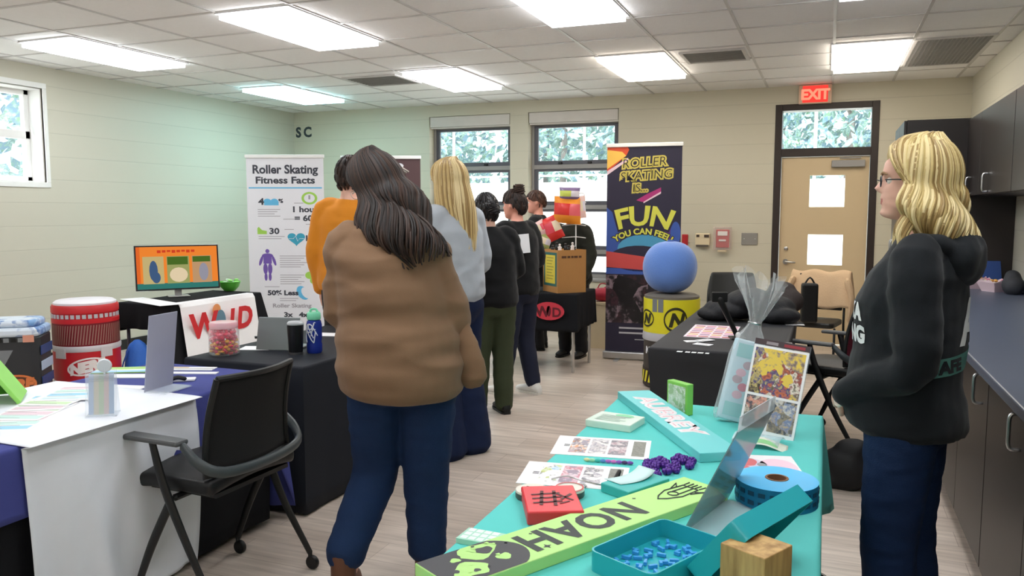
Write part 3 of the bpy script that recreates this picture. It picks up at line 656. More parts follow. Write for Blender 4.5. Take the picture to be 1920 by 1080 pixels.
# --- woman at the right in a dark sweatshirt, in profile
W8 = Person('woman in a dark sweatshirt and jeans with wavy blond hair standing at right, looking left', (at_floor(1706, 700, 2.5)[0], at_floor(1706, 700, 2.5)[1], 0), R_(74), 1.70, vox=.006,
    J=dict(lsh=(-.155, -.02, 1.36), rsh=(.155, -.02, 1.36), lel=(-.205, -.045, 1.06), rel=(.205, -.045, 1.06), lwr=(-.115, .165, .93), rwr=(.115, .165, .93), lkn=(-.09, .02, .475), rkn=(.09, .0, .475), lan=(-.1, .0, .085), ran=(.1, -.05, .085)),
    head=(15, -2, 0), hoff=(0, .0, 0), lean=(0, -.02), palms=dict(ld=(.8, .45, -.3), rd=(-.8, .45, -.3), l=(0, -1, 0), r=(0, -1, 0)), curl=.6)
M_sweat = knit('charcoal_sweatshirt', (23, 27, 31)); M_teal_ink = mat('mint_print', (110, 172, 160), .7); M_wink = mat('white_print', (225, 228, 228), .7)
W8top = W8.top('sweatshirt', M_sweat, [(.815, .18, .15, 0, -.01), (.84, .195, .172, 0, .005), (.90, .195, .178, 0, .02), (.98, .185, .162, 0, .02), (1.1, .18, .155, 0, .01), (1.22, .185, .155, 0, .015), (1.31, .18, .135, 0, -.005), (1.38, .155, .1, 0, -.02), (1.425, .09, .078, 0, -.018), (1.445, .065, .065, 0, -.015)], (.073, .063, .044), amp=.007, f=(8, 8, 13), vox=.008)
W8.pants('jeans', M_denim, (.108, .082, .068), .05, (.172, .128), amp=.004, f=(9, 9, 26), vox=.008)
W8.shoes(M_shoeb, M_sole)
m = MB(); m.ell((0, -.115, 1.36), (.11, .065, .085), 18); m.tube([(-.1, .0, 1.40), (-.11, -.07, 1.40), (0, -.115, 1.385), (.11, -.07, 1.40), (.1, .0, 1.40)], .03, 10, sub=4)
W8.cloth(m, 'hood', M_sweat, amp=.008, f=(16, 16, 16))
W8.hair([mat('blond_hair', (196, 174, 118), .5, var=.12, vscale=30), mat('blond_hair_light', (218, 200, 150), .5, var=.1, vscale=30), mat('blond_hair_dark', (150, 124, 76), .5, var=.12, vscale=30)], 430, 72, .225, .30, .020, 30, .0062, 5, (0, -.10, -1), .02, 90, 2.6, 1.13, .008, .20, .35)  # each lock takes one of three blond tones at random
W8.glasses()
m = MB(); m.tube([W8.J['lwr']+Vector((.045*math.cos(a)*.75, .0+.03*math.cos(a+.6), .04*math.sin(a))) for a in [2*PI*k/14 for k in range(15)]], .006, 6, cap=False); W8.part(m, 'bracelet', mat('pale_beads', (214, 206, 190), .4))
decal(W8top, lambda t: (t.text('A', (0, 0, 0), (1, 0, 0), (0, 1, 0), .19, lift=0, fat=.006)), (-.06, -.1, 1.11), (1, 0, 0), (0, 0, 1), 'back_print', M_wink, W8.o, (0, -1, 0))
decal(W8top, lambda t: (t.box((.0, .0, 0), (.25, .055, .0001))), (-.04, -.1, 1.055), (1, 0, .12), (-.12, 0, 1), 'back_print', M_teal_ink, W8.o, (0, -1, 0))
decal(W8top, lambda t: (t.text('SAFE', (-.12, -.017, 0), (1, 0, 0), (0, 1, 0), .05, lift=0, fat=.003)), (-.04, -.1, 1.055), (1, 0, .12), (-.12, 0, 1), 'back_print', M_sweat, W8.o, (0, -1, 0), .005)
decal(W8top, lambda t: (t.text('SKA', (-.1, 0, 0), (1, 0, 0), (0, 1, 0), .07, lift=0, fat=.004), t.text('ING', (-.08, -.07, 0), (1, 0, 0), (0, 1, 0), .07, lift=0, fat=.004)), (-.10, .12, 1.17), (-.8, -.6, 0), (0, 0, 1), 'chest_print', M_wink, W8.o, (-.6, .8, 0))
# --- woman seen from behind in the middle, brown sweater
M_brownsw = knit('brown_sweater', (126, 98, 75)); M_bootb = mat('brown_boot', (88, 52, 34), .55)
HB = [mat('brunette_hair', (40, 26, 20), .6, var=.2, vscale=30), mat('brunette_hair_light', (54, 34, 24), .6, var=.2, vscale=30), mat('brunette_hair_dark', (26, 18, 16), .6)]  # three brown tones, mixed lock by lock
W1 = Person('woman in a loose brown sweater and blue jeans seen from behind, turning left', (*at_floor(754, 700, 3.05)[:2], 0), R_(24), 1.72, vox=.0085, girth=1.12, lean=(-.13, .12), head=(58, 18, -6), hoff=(-.01, .02, -.012), brow=M_browd,
    J=dict(lsh=(-.15, 0, 1.36), rsh=(.15, 0, 1.36), lel=(-.20, .03, 1.10), rel=(.205, .02, 1.08), lwr=(-.03, .245, 1.12), rwr=(.05, .235, 1.06), lhip=(-.095, 0, .88), rhip=(.095, 0, .88), lkn=(-.115, .06, .475), rkn=(.085, .035, .475), lan=(-.215, -.10, .12), ran=(.085, .03, .085)))
W1.top('sweater', M_brownsw, [(.80, .19, .15, -.0, -.015), (.825, .225, .175, 0, -.015), (.90, .232, .185, .0, -.01), (.99, .228, .175, -.002, -.01), (1.08, .215, .162, 0, -.01), (1.18, .205, .155, 0, -.012), (1.29, .20, .135, 0, -.018), (1.36, .185, .108, 0, -.02), (1.405, .13, .082, 0, -.018), (1.44, .066, .064, 0, -.012)], (.078, .072, .055), amp=.020, f=(3.2, 3.2, 10), seed=2, vox=.0105)
m = MB(); m.tube([(.215, .03, 1.08), (.245, -.02, .97), (.262, -.02, .86)], [.05, .062, .066], 14, sub=3, flat=((.4, 1, 0), .45)); W1.cloth(m, 'sleeve_drape', M_brownsw, amp=.006)
W1.pants('jeans', M_denim, (.118, .088, .074), .165, (.195, .155), amp=.005, f=(8, 8, 24), seed=4, vox=.010)
W1.shoes(M_bootb, mat('boot_sole', (60, 40, 30), .6), .09)
def claw(m, HM):
    pass
W1.hair(HB, 420, 66, .27, .34, .022, 24, .0062, 11, (.32, -.32, -1), 0, 40, 2.2, 1.10, .006, .25, .4)
W1.glasses(mat('clear_frame', (200, 190, 180), .2))
m = MB()
for k in range(5): m.tube([W1.HM @ Vector((.066+.004*k, -.055-.008*k, .045)), W1.HM @ Vector((.08+.004*k, -.07-.008*k, .02))], .005, 6)
W1.part(m, 'hair_clip', mat('pale_clip', (188, 178, 170), .3))
# --- person in orange beyond her
P2 = Person('tall person in an orange top mostly hidden behind the woman in the brown sweater', (*at_floor(660, 640, 5.55)[:2], 0), R_(10), 1.86, vox=.012, brow=M_browd, lean=(.0, 0))
P2.top('orange_top', knit('orange_knit', (216, 136, 38)), [(.88, .20, .15, 0, 0), (.93, .215, .165, 0, 0), (1.06, .205, .155, 0, 0), (1.2, .205, .15, 0, 0), (1.31, .20, .13, 0, -.01), (1.38, .175, .10, 0, -.01), (1.425, .085, .075, 0, -.01), (1.45, .062, .06, 0, -.01)], (.075, .066, .05), seed=6, amp=.005)
P2.pants('trousers', mat('black_trousers', (26, 26, 32), .8, bump=.1, bscale=200), (.105, .08, .07), seed=3)
P2.shoes(M_shoeb)
P2.short_hair(HB, 160, 4, vol=1.02)
# --- blond woman in pale grey
HBL = [mat('straight_blond', (206, 178, 122), .4, var=.12, vscale=30), mat('straight_blond_light', (222, 200, 150), .4), mat('straight_blond_dark', (160, 130, 82), .45)]  # pale and darker blond locks mixed at random
P3 = Person('woman with long straight blond hair and a pale grey sweater, beyond the brown sweater', (*at_floor(852, 700, 4.95)[:2], 0), R_(68), 1.79, vox=.010, head=(12, 4, 0), lean=(0, .02), skin='pink',
    J=dict(lel=(-.215, .0, 1.12), rel=(.215, .0, 1.12), lwr=(-.12, .22, 1.05), rwr=(.12, .22, 1.05)))
P3.top('sweater', knit('pale_grey_knit', (176, 182, 190)), [(.90, .17, .135, 0, 0), (.94, .20, .165, 0, 0), (1.05, .195, .16, 0, 0), (1.2, .195, .15, 0, 0), (1.31, .19, .13, 0, -.01), (1.38, .16, .10, 0, -.01), (1.425, .085, .075, 0, -.01), (1.45, .062, .06, 0, -.01)], (.078, .07, .05), seed=8, amp=.008, f=(7, 7, 10))
P3.pants('wide_jeans', M_denimd, (.115, .105, .135), .03, (.19, .135), seed=9, amp=.006)
P3.shoes(M_shoeb)
P3.hair(HBL, 200, 70, .36, .16, .006, 12, .009, 21, (0, -.12, -1), .01, 50, 2, 1.10, .005, .12, .4)
# --- person in black top and olive trousers
HK = [mat('black_hair', (18, 16, 18), .4), mat('black_hair_light', (34, 30, 32), .4)]  # two black tones, varied from lock to lock
def bun(c, r, n=40, seed=3):
    def f(m, HM):
        rd = random.Random(seed); m.ell(HM @ Vector(c), (r, r, r), 12)
        for k in range(n):
            a = rd.uniform(0, 6.3); t = rd.uniform(-1.2, 1.2); pts = []
            for q in range(5): b = a+q*.5; pts.append(HM @ (Vector(c)+Vector((math.cos(b)*math.cos(t), math.sin(b)*math.cos(t)*.9, math.sin(t+q*.12)))*r*rd.uniform(.95, 1.15)))
            m.tube(pts, [.004, .007, .007, .006, .003], 6, k % 2)
    return f
P4 = Person('person with black hair in a low bun, black top and olive trousers, seen from behind', (*at_floor(922, 600, 5.9)[:2], 0), R_(42), 1.62, vox=.010, head=(10, 8, 0), lean=(-.03, .05),
    J=dict(rel=(.225, .03, 1.12), rwr=(.14, .23, 1.10), lel=(-.215, .03, 1.12), lwr=(-.1, .22, 1.08), ran=(.10, .0, .085), lan=(-.10, .05, .085)))
P4.top('black_top', knit('black_knit', (16, 16, 18)), [(.84, .19, .15, 0, 0), (.88, .215, .17, 0, 0), (1.05, .205, .155, 0, 0), (1.2, .21, .15, 0, 0), (1.31, .205, .135, 0, -.01), (1.38, .175, .105, 0, -.01), (1.43, .09, .08, 0, -.01), (1.46, .064, .062, 0, -.01)], (.082, .072, .052), seed=10)
P4.pants('olive_trousers', mat('olive_cotton', (58, 66, 44), .85, bump=.15, bscale=300), (.115, .085, .072), .05, (.195, .14), seed=11)
P4.shoes(M_shoeb)
P4.short_hair(HK, 200, 6, extra=bun((0, -.125, -.02), .042), vol=1.03, low=-45)
# --- person in black jacket and navy trousers holding a sheet of paper
P5 = Person('person with a messy high bun, black jacket and navy trousers holding a white sheet', (*at_floor(972, 600, 6.55)[:2], 0), R_(66), 1.66, vox=.010, head=(14, 2, 0), lean=(-.02, .02), brow=M_browd, skin='pink',
    J=dict(lel=(-.225, -.02, 1.13), lwr=(-.13, .20, 1.13), rel=(.215, -.02, 1.12), rwr=(.12, .2, 1.08), ran=(.10, -.08, .085), lan=(-.13, .06, .085)), curl=.8)
P5.top('black_jacket', knit('black_jacket_cloth', (20, 20, 22), .1), [(.84, .18, .14, 0, 0), (.88, .205, .16, 0, 0), (1.05, .195, .15, 0, 0), (1.2, .2, .145, 0, 0), (1.31, .195, .13, 0, -.01), (1.38, .165, .1, 0, -.01), (1.425, .09, .078, 0, -.01), (1.455, .066, .064, 0, -.01)], (.08, .07, .05), seed=12)
P5.pants('navy_trousers', mat('navy_cotton', (24, 29, 50), .85, bump=.15, bscale=300), (.11, .082, .062), .085, (.19, .135), seed=13)
P5.shoes(mat('white_sneaker', (226, 224, 220), .5), M_sole)
P5.short_hair(HB, 200, 7, extra=bun((0, -.06, .115), .048, 50), low=-30, vol=1.03)
# --- man with short brown hair behind the far table
HR = [mat('chestnut_hair', (74, 44, 30), .5, var=.15, vscale=30), mat('chestnut_hair_dark', (54, 32, 24), .5)]
P6 = Person('man with short chestnut hair and a dark jacket standing behind the far table, facing left', (*at_floor(1008, 600, 8.75)[:2], 0), R_(100), 1.71, vox=.011, head=(8, 4, 0), brow=M_browd, skin='pink',
    J=dict(lel=(-.2, .05, 1.12), lwr=(-.1, .23, 1.08), rel=(.2, .05, 1.12), rwr=(.1, .23, 1.08)))
P6.top('dark_jacket', knit('dark_jacket_cloth', (24, 25, 28), .1), [(.84, .18, .14, 0, 0), (.88, .2, .155, 0, 0), (1.05, .195, .145, 0, 0), (1.2, .205, .145, 0, 0), (1.32, .205, .13, 0, -.01), (1.39, .17, .1, 0, -.01), (1.43, .09, .08, 0, -.01), (1.455, .07, .068, 0, -.01)], (.08, .07, .052), seed=14)
P6.pants('trousers', mat('black_trousers', (26, 26, 32), .8), (.105, .085, .075), seed=15)
P6.shoes(M_shoeb)
P6.short_hair(HR, 260, 8, .0065, .03, .006, 44, -20, 12)
# --- person in a dark olive jacket behind the cardboard box
P7 = Person('person in a dark olive jacket behind the cardboard box, head hidden by snack bags', (*at_floor(1074, 600, 8.3)[:2], 0), R_(172), 1.60, girth=1.12, vox=.011, head=(0, 15, 0), brow=M_browd, lean=(.02, .1), skin='pink',
    J=dict(lel=(-.24, .06, 1.12), lwr=(-.215, .20, .90), rel=(.22, .06, 1.14), rwr=(.1, .26, 1.1)), curl=.9)
P7.top('olive_jacket', knit('dark_olive_cloth', (34, 36, 30), .1), [(.80, .19, .15, 0, 0), (.85, .215, .17, 0, 0), (1.05, .21, .16, 0, 0), (1.2, .215, .155, 0, 0), (1.32, .215, .14, 0, -.01), (1.39, .18, .11, 0, -.01), (1.43, .09, .08, 0, -.01), (1.455, .07, .068, 0, -.01)], (.085, .075, .055), seed=16, amp=.008)
P7.pants('trousers', mat('black_trousers', (26, 26, 32), .8), (.105, .08, .07), seed=17)
P7.shoes(M_shoeb)
P7.short_hair(HB, 160, 9, low=-40)
# the sheet P5 holds
p = atd(980, 457, 6.32)
o = MB(frame(p, (.93, .36, .1), (-.1, 0, 1))).box((0, 0, 0), (.11, .15, .002)).build('paper_sheet', mat('paper_white', (236, 236, 238), .6, var=.01), None, smooth=False)
tag(o, 'white sheet of paper held by the person with the messy bun', 'paper')
# ================================================================ tables and cloths
M_ttop = mat('grey_table_plastic', (120, 120, 120), .5)
def table(x0, x1, y0, y1, z, label, legc=None, inset=.1):
    t = empty('folding_table', ((x0+x1)/2, (y0+y1)/2, 0), 0, label, 'table'); X, Y = (x1-x0)/2, (y1-y0)/2
    MB().bx(-X+.012, X-.012, -Y+.012, Y-.012, z-.035, z-.006).build('tabletop', M_ttop, t, smooth=False, bevel=.008)
    for sx in (-1, 1):
        for sy in (-1, 1):
            MB().tube([(sx*(X-inset), sy*(Y-inset), z-.035), (sx*(X-inset), sy*(Y-inset), .006)], .014, 10).build('leg', legc or M_dgrey, t)
    return t
def table_cloth(name, x0, x1, y0, y1, z, drop, m, label, cat='tablecloth', flare=.02, amp=.012, folds=16, r=.012, corner=0, seed=1, rows=10, parts=None):
    """cloth over a table: drop = how far it hangs on the sides (x0, x1, y0, y1); folds grow towards the hem"""
    rd = random.Random(seed); N = 34; per = []
    def side(a, b, n, d, k): return [((a[0]+(b[0]-a[0])*i/N, a[1]+(b[1]-a[1])*i/N), n, d, i/N, k) for i in range(N)]
    P = [(x0, y0), (x1, y0), (x1, y1), (x0, y1)]
    per += side(P[0], P[1], (0, -1), drop[2], 0)+side(P[1], P[2], (1, 0), drop[1], 1)+side(P[2], P[3], (0, 1), drop[3], 2)+side(P[3], P[0], (-1, 0), drop[0], 3)
    dd = {0: drop[2], 1: drop[1], 2: drop[3], 3: drop[0]}; rows_ = []; T = len(per)
    inner = []; lv = []
    for (q, n, d, t, k) in per:
        w = min(t, 1-t); c = max(0, 1-w/.06); other = dd[(k-1) % 4] if t < .5 else dd[(k+1) % 4]; on = {0: (0, -1), 1: (1, 0), 2: (0, 1), 3: (-1, 0)}[(k-1) % 4 if t < .5 else (k+1) % 4]
        nn = Vector((n[0]+on[0]*c*.99, n[1]+on[1]*c*.99, 0)).normalized(); de = d+(max(d, other)-d)*c*1. if c > 0 else d; lv.append((Vector((q[0], q[1], 0)), nn, de, c))
    vs = []; m_ = MB()
    prof = [(-r, 0, 0)]+[(-r+r*math.sin(a), -r+r*math.cos(a), 0) for a in (.5, 1.0, PI/2)]
    R = []
    for o_, dz, _ in prof: R.append([(p+n*o_)+Vector((0, 0, z+dz)) for p, n, d, c in lv])
    ph = [rd.uniform(0, 6.3) for _ in range(4)]
    for k in range(1, rows+1):
        row = []
        for i, (p, n, d, c) in enumerate(lv):
            u = k/rows; s = i/T*2*PI; w = math.sin(s*folds+ph[0]+.6*math.sin(s*5+ph[2]))+.5*math.sin(s*folds*1.7+ph[1])
            out = flare*u*min(1, d/.4)+amp*w*u**1.2*min(1, d/.3)+corner*c*u
            row.append(p+n*out+Vector((0, 0, z-r-max(d-r, .002)*u)))
        R.append(row)
    for row in R: vs += row
    fs = [tuple(range(T))]
    for k in range(len(R)-1): fs += [(k*T+i, (k+1)*T+i, (k+1)*T+(i+1) % T, k*T+(i+1) % T) for i in range(T)]
    m_.add(vs, fs); o = m_.build(name, m, None, angle=60); md = o.modifiers.new('thickness', 'SOLIDIFY'); md.thickness = .0022; md.offset = 1
    return tag(o, label, cat)
def fabric(name, c, bump=.12, rough=.85): return mat(name, c, rough, var=.07, vscale=6, bump=bump, bscale=500, spec=.2)
M_navy = fabric('navy_cloth', (66, 72, 136)); M_wcloth = fabric('white_satin', (226, 230, 238), .05, .55); M_blk = fabric('black_cloth', (20, 21, 25)); M_blk2 = fabric('black_stretch_cloth', (30, 33, 40), .05, .7)
def on(px, py, z=.75): p = atz(px, py, z); return Vector((p.x, p.y, z))
def sheet_at(name, pts, z, cols, label, cat, draw=None, th=.0012, M=None):
    """a flat sheet lying on a table: pts = its corners (near-left, near-right, far-right) in the room"""
    a, b, c = [Vector((p[0], p[1], z)) for p in pts]; u = b-a; v = c-b; n = u.cross(v).normalized(); v = n.cross(u.normalized())*v.length
    mb = MB(); W, Hh = u.length, v.length; F = frame(a, u, v); mb.M = F
    mb.prism([(0, 0), (W, 0), (W, Hh), (0, Hh)], 0, th)
    if draw: draw(mb, W, Hh, th)
    o = mb.build(name, cols, None, smooth=False); return tag(o, label, cat)
def prect(mb, x0, y0, x1, y1, m, z): mb.add([(x0, y0, z), (x1, y0, z), (x1, y1, z), (x0, y1, z)], [(0, 1, 2, 3)], m)
M_paper = mat('paper_white', (236, 236, 238), .6, var=.01); M_ink = mat('black_ink', (34, 34, 38), .6); M_inkg = mat('grey_ink', (150, 150, 156), .6)

# ---------------------------------------------------------------- long table with navy cloth and white runner
table(-3.12, -2.42, 1.15, 3.04, .735, 'folding table under the navy cloth and white runner at left')
table_cloth('tablecloth', -3.12, -2.42, 1.15, 3.04, .737, (.70, .70, .70, .70), M_blk, 'black floor-length cloth under the navy cloth at left', flare=-.03, amp=.006)
table_cloth('tablecloth', -3.135, -2.405, 1.13, 3.06, .741, (.24, .235, .24, .66), M_navy, 'navy blue cloth over the black cloth on the left front table', flare=.015, amp=.010, folds=14, seed=3, corner=.05)
def runner():
    m = MB(); y0, y1 = 1.765, 2.53
    L = [(-3.15, .50), (-3.15, .70), (-3.148, .735), (-3.13, .7455), (-2.41, .7455), (-2.396, .737), (-2.392, .70), (-2.39, .6), (-2.392, .45), (-2.398, .3), (-2.405, .15), (-2.412, .05)]
    pts = catmull([Vector((x, 0, z)) for x, z in L], 4); n = 40
    def fn(u, v):
        k = u*(len(pts)-1); i = min(int(k), len(pts)-2); p = pts[i].lerp(pts[i+1], k-i); y = y0+(y1-y0)*v
        d = max(0, .70-p.z)/.7 if p.x > -2.6 else 0
        w = math.sin(v*17+1.5+p.z*3)*.5+math.sin(v*31+p.z*5)*.25+.6*math.exp(-((v-.22-(.7-p.z)*.35)/.05)**2)
        return (p.x+.028*d**.6*(w+.35), y+.012*d*math.sin(v*9)-.03*d*(v-.5), p.z)
    m.sheet(fn, 66, n); o = m.build('table_runner', M_wcloth, None, angle=80); md = o.modifiers.new('thickness', 'SOLIDIFY'); md.thickness = .002; md.offset = 1
    tag(o, 'white satin runner hanging over the front of the navy table', 'table runner')
runner()
# flyers, sign holders and cards on it
Z1 = .7476
PAL = [mat('flyer_blue', (150, 204, 232), .5), mat('flyer_mint', (196, 226, 220), .5), mat('flyer_pink', (224, 200, 210), .5), mat('flyer_green', (196, 220, 180), .5), mat('flyer_sky', (206, 230, 242), .5)]
def flyer(c, ang, k, z, label):
    u = Vector((math.cos(ang), math.sin(ang), 0)); v = Vector((-math.sin(ang), math.cos(ang), 0)); c = Vector((c[0], c[1], 0)); W, Hh = .2, .27
    def d(mb, w, h, t):
        for i in range(4): prect(mb, .012, .02+h*.23*i, w-.012, .02+h*.23*i+h*.17, 1+(i+k) % 5, t+.0002)
        for i in range(6): prect(mb, .02, .03+h*.15*i, w*(.5+.07*((i*3+k) % 5)), .034+h*.15*i, 6, t+.0004)
    return sheet_at('flyer', [c-u*W/2-v*Hh/2, c+u*W/2-v*Hh/2, c+u*W/2+v*Hh/2], z, [M_paper]+PAL+[M_inkg], label, 'flyer', d)
LF = ['pale blue leaflet nearest the front edge of the white runner', 'leaflet with a blue band second from the front in the fan at far left', 'mint leaflet in the middle of the fan at far left', 'leaflet with green print behind the mint one', 'leaflet at the back of the fan, just left of the clear badge stand']
for i, (px, py, a) in enumerate([(30, 790, .5), (62, 772, .35), (90, 756, .55), (118, 748, .3), (140, 740, .5)]):
    o = flyer(on(px, py, Z1), a, i, Z1+.0018*i, LF[i]); o['group'] = 'leaflets fanned on the white runner'
def lime(name, c): return mat(name, c, .45)
M_lime = lime('lime_plastic', (150, 220, 104)); M_green = lime('green_plastic', (66, 150, 16))
ag = empty('tent_sign', tuple(on(-4, 752, Z1)), R_(47), 'bright green folded tent sign at the left edge of the photo', 'sign')
m = MB(); m.M = Matrix.Rotation(R_(33), 4, 'Y'); m.bx(-.008, .008, -.11, .11, -.0, .30); o1 = m.build('panel', M_lime, ag, smooth=False, bevel=.003); o1.location = (.085, 0, .005); o1.rotation_euler = (0, R_(-66), 0)
m = MB(); m.M = Matrix.Rotation(R_(33), 4, 'Y'); m.bx(-.006, .006, -.11, .11, -.0, .30); o2 = m.build('panel', M_green, ag, smooth=False); o2.location = (-.241, 0, .005)
o2['label'] = 'darker green back panel'
m = MB(); m.add([(.078, .10, .006), (-.234, .10, .006), (-.078, .10, .245), (.078, .104, .006), (-.234, .104, .006), (-.078, .104, .245)], [(0, 2, 1), (3, 4, 5), (0, 1, 4, 3), (1, 2, 5, 4), (2, 0, 3, 5)]); m.build('end_panel', M_green, ag, smooth=False)['label'] = 'dark green end panel'
# clear badge stand
p = on(190, 782, Z1); bs = empty('badge_stand', tuple(p), R_(38), 'clear plastic stand with a pastel card and round clip on the white runner', 'stand')
M_acr = glassy('clear_acrylic', (225, 235, 245), .16)
m = MB(); m.M = Matrix.Rotation(R_(-12), 4, 'X'); m.box((0, 0, .09), (.105, .004, .17)); m.build('front_plate', M_acr, bs, smooth=False)
m = MB(); m.box((0, .035, .002), (.105, .08, .004)); m.M = Matrix.Translation((0, .073, 0)) @ Matrix.Rotation(R_(18), 4, 'X'); m.box((0, 0, .08), (.105, .004, .16)); m.build('foot', M_acr, bs, smooth=False)
m = MB(); m.M = Matrix.Rotation(R_(-12), 4, 'X')
for i, q in enumerate([(190, 205, 230), (224, 214, 190), (200, 216, 180), (226, 200, 196), (180, 200, 226)]): m.box((-.034+.017*i, .004, .085), (.017, .002, .15), i)
m.build('card', [mat('pastel_%d' % i, q, .5) for i, q in enumerate([(190, 205, 230), (224, 214, 190), (200, 216, 180), (226, 200, 196), (180, 200, 226)])], bs, smooth=False)
m = MB(); m.lathe([(.0, -.006), (.022, -.006), (.026, 0), (.022, .006), (0, .006)], 18, M=frame((.012, .035, .185), (1, 0, 0), (0, 0, 1))); m.tube([(.012, .035, .20), (.012, .03, .15)], .004, 6); m.build('clip', mat('clip_white', (206, 214, 220), .3), bs)
# tall grey sign holder, seen from behind
a, b = on(272, 737, Z1), on(322, 722, Z1); u = (b-a).normalized(); u = (u+Vector((.0, .0, 0))).normalized()
sg = empty('sign_holder', tuple((a+b)/2), math.atan2(u.y, u.x), 'tall pale grey sign holder standing on the navy cloth, seen from behind', 'sign holder')
m = MB(); m.M = Matrix.Rotation(R_(7), 4, 'X'); m.box((0, 0, .165), (.17, .005, .325)); m.build('panel', mat('grey_card', (158, 160, 178), .6), sg, smooth=False, bevel=.002)
m = MB(); m.box((0, -.05, .003), (.17, .10, .005)); m.build('foot', M_acr, sg, smooth=False)
# booklets and cards behind it
def plain(name, px, W, Hh, ang, z, cols, label, cat, draw=None, th=.002):
    c = on(*px, z); u = Vector((math.cos(ang), math.sin(ang), 0)); v = Vector((-u.y, u.x, 0))
    return sheet_at(name, [c-u*W/2-v*Hh/2, c+u*W/2-v*Hh/2, c+u*W/2+v*Hh/2], z, cols, label, cat, draw, th)
ZN = .7435
plain('booklet', (238, 695), .28, .13, .5, ZN, [mat('booklet_lime', (160, 204, 110), .5), PAL[0], M_paper], 'green and blue booklet on the navy cloth left of the grey sign holder', 'booklet', lambda mb, w, h, t: (prect(mb, 0, 0, w, h*.35, 1, t+.0003), prect(mb, 0, h*.35, w, h*.5, 2, t+.0003)), .006)
plain('booklet', (232, 706), .26, .08, .4, ZN, [M_paper, PAL[4]], 'white booklet in front of the green and blue one', 'booklet', None, .004)
plain('brochure', (352, 692), .26, .07, .35, ZN, [M_paper, M_ink, mat('brochure_tan', (204, 180, 140), .5)], 'white brochure with a black stripe right of the grey sign holder', 'brochure', lambda mb, w, h, t: (prect(mb, 0, h*.3, w, h*.45, 1, t+.0003), prect(mb, 0, h*.6, w*.5, h*.95, 2, t+.0003)), .004)
plain('brochure', (360, 700), .24, .04, .35, ZN, [M_paper], 'narrow white brochure in front of the striped one', 'brochure', None, .004)
plain('card_sheet', (232, 726), .20, .07, .2, ZN, [M_paper], 'blank white card right behind the clear badge stand', 'card', None)
plain('card_sheet', (150, 722), .22, .06, .25, ZN, [M_paper], 'white card behind the fan of leaflets', 'card', None)
o = empty('sample_clip', tuple(on(334, 716, ZN)), .6, 'small black and white clip on the navy cloth beside the grey sign holder', 'clip')
m = MB(); m.tube([(-.03, 0, .012), (0, 0, .02), (.03, 0, .012)], .010, 8, sub=3); m.build('grip', M_black, o); m = MB(); m.box((.02, .02, .006), (.10, .05, .01)); m.build('base', M_paper, o, smooth=False, bevel=.003)

# ---------------------------------------------------------------- black fitted table behind it
table(-3.05, -2.34, 3.18, 4.42, .745, 'folding table under the fitted black cover with white lettering')
tc = table_cloth('tablecloth', -3.06, -2.33, 3.17, 4.43, .75, (.735, .735, .735, .735), M_blk2, 'fitted black table cover with white lettering on its aisle side', flare=-.01, amp=.002)
pA = atx(648, 800, -2.318); pS = atx(632, 868, -2.318)
q = MB(); X = -2.322; yA = 3.62
q.text('A', (X, yA, .475), (0, 1, 0), (0, 0, 1), .21, fat=.006); q.add([(X+.001, yA-.03, .44), (X+.001, yA+.42, .44), (X+.001, yA+.42, .455), (X+.001, yA-.03, .455)], [(0, 1, 2, 3)]); q.text('SAFE', (X, yA-.02, .30), (0, 1, 0), (0, 0, 1), .12, fat=.004)
o = q.build('lettering', mat('white_print', (225, 228, 228), .7), tc, smooth=False)
# jar of sweets
Z2 = .752
p = on(421, 664, Z2); jr = empty('candy_jar', tuple(p), 0, 'clear round jar of pink and yellow sweets with a pink lid', 'jar')
m = MB(); m.lathe([(.0, .002), (.068, .002), (.074, .012), (.075, .12), (.070, .135), (.066, .14), (.069, .14), (.0765, .125), (.0775, .01), (.07, .0)], 32); m.build('jar_wall', glassy('jar_plastic', (235, 240, 245), .05), jr)
m = MB(); m.lathe([(0, .14), (.070, .14), (.073, .144), (.073, .166), (.069, .172), (0, .174)], 32); m.build('lid', glassy('pink_lid', (246, 196, 206), .55), jr)
def sweets():
    rd = random.Random(4); m = MB()
    for k in range(300):
        z = rd.uniform(.008, .125); r = .066*math.sqrt(rd.uniform(.25, 1)); a = rd.uniform(0, 6.3)
        c = rd.choice([0, 0, 3, 0]) if z > .078 else rd.choice([1, 1, 2, 1, 0, 2])
        m.ell((r*math.cos(a), r*math.sin(a), z), (rd.uniform(.008, .015), rd.uniform(.008, .013), rd.uniform(.006, .010)), 6, c)
    o = m.build('candy_pile', [mat('candy_pink', (232, 60, 90), .35), mat('candy_yellow', (238, 170, 40), .35), mat('candy_red', (186, 40, 40), .35), mat('candy_blush', (244, 120, 140), .35)], None)
    o.location = p; tag(o, 'pink, yellow and red sweets inside the clear jar', 'sweets', None, 'stuff')
sweets()
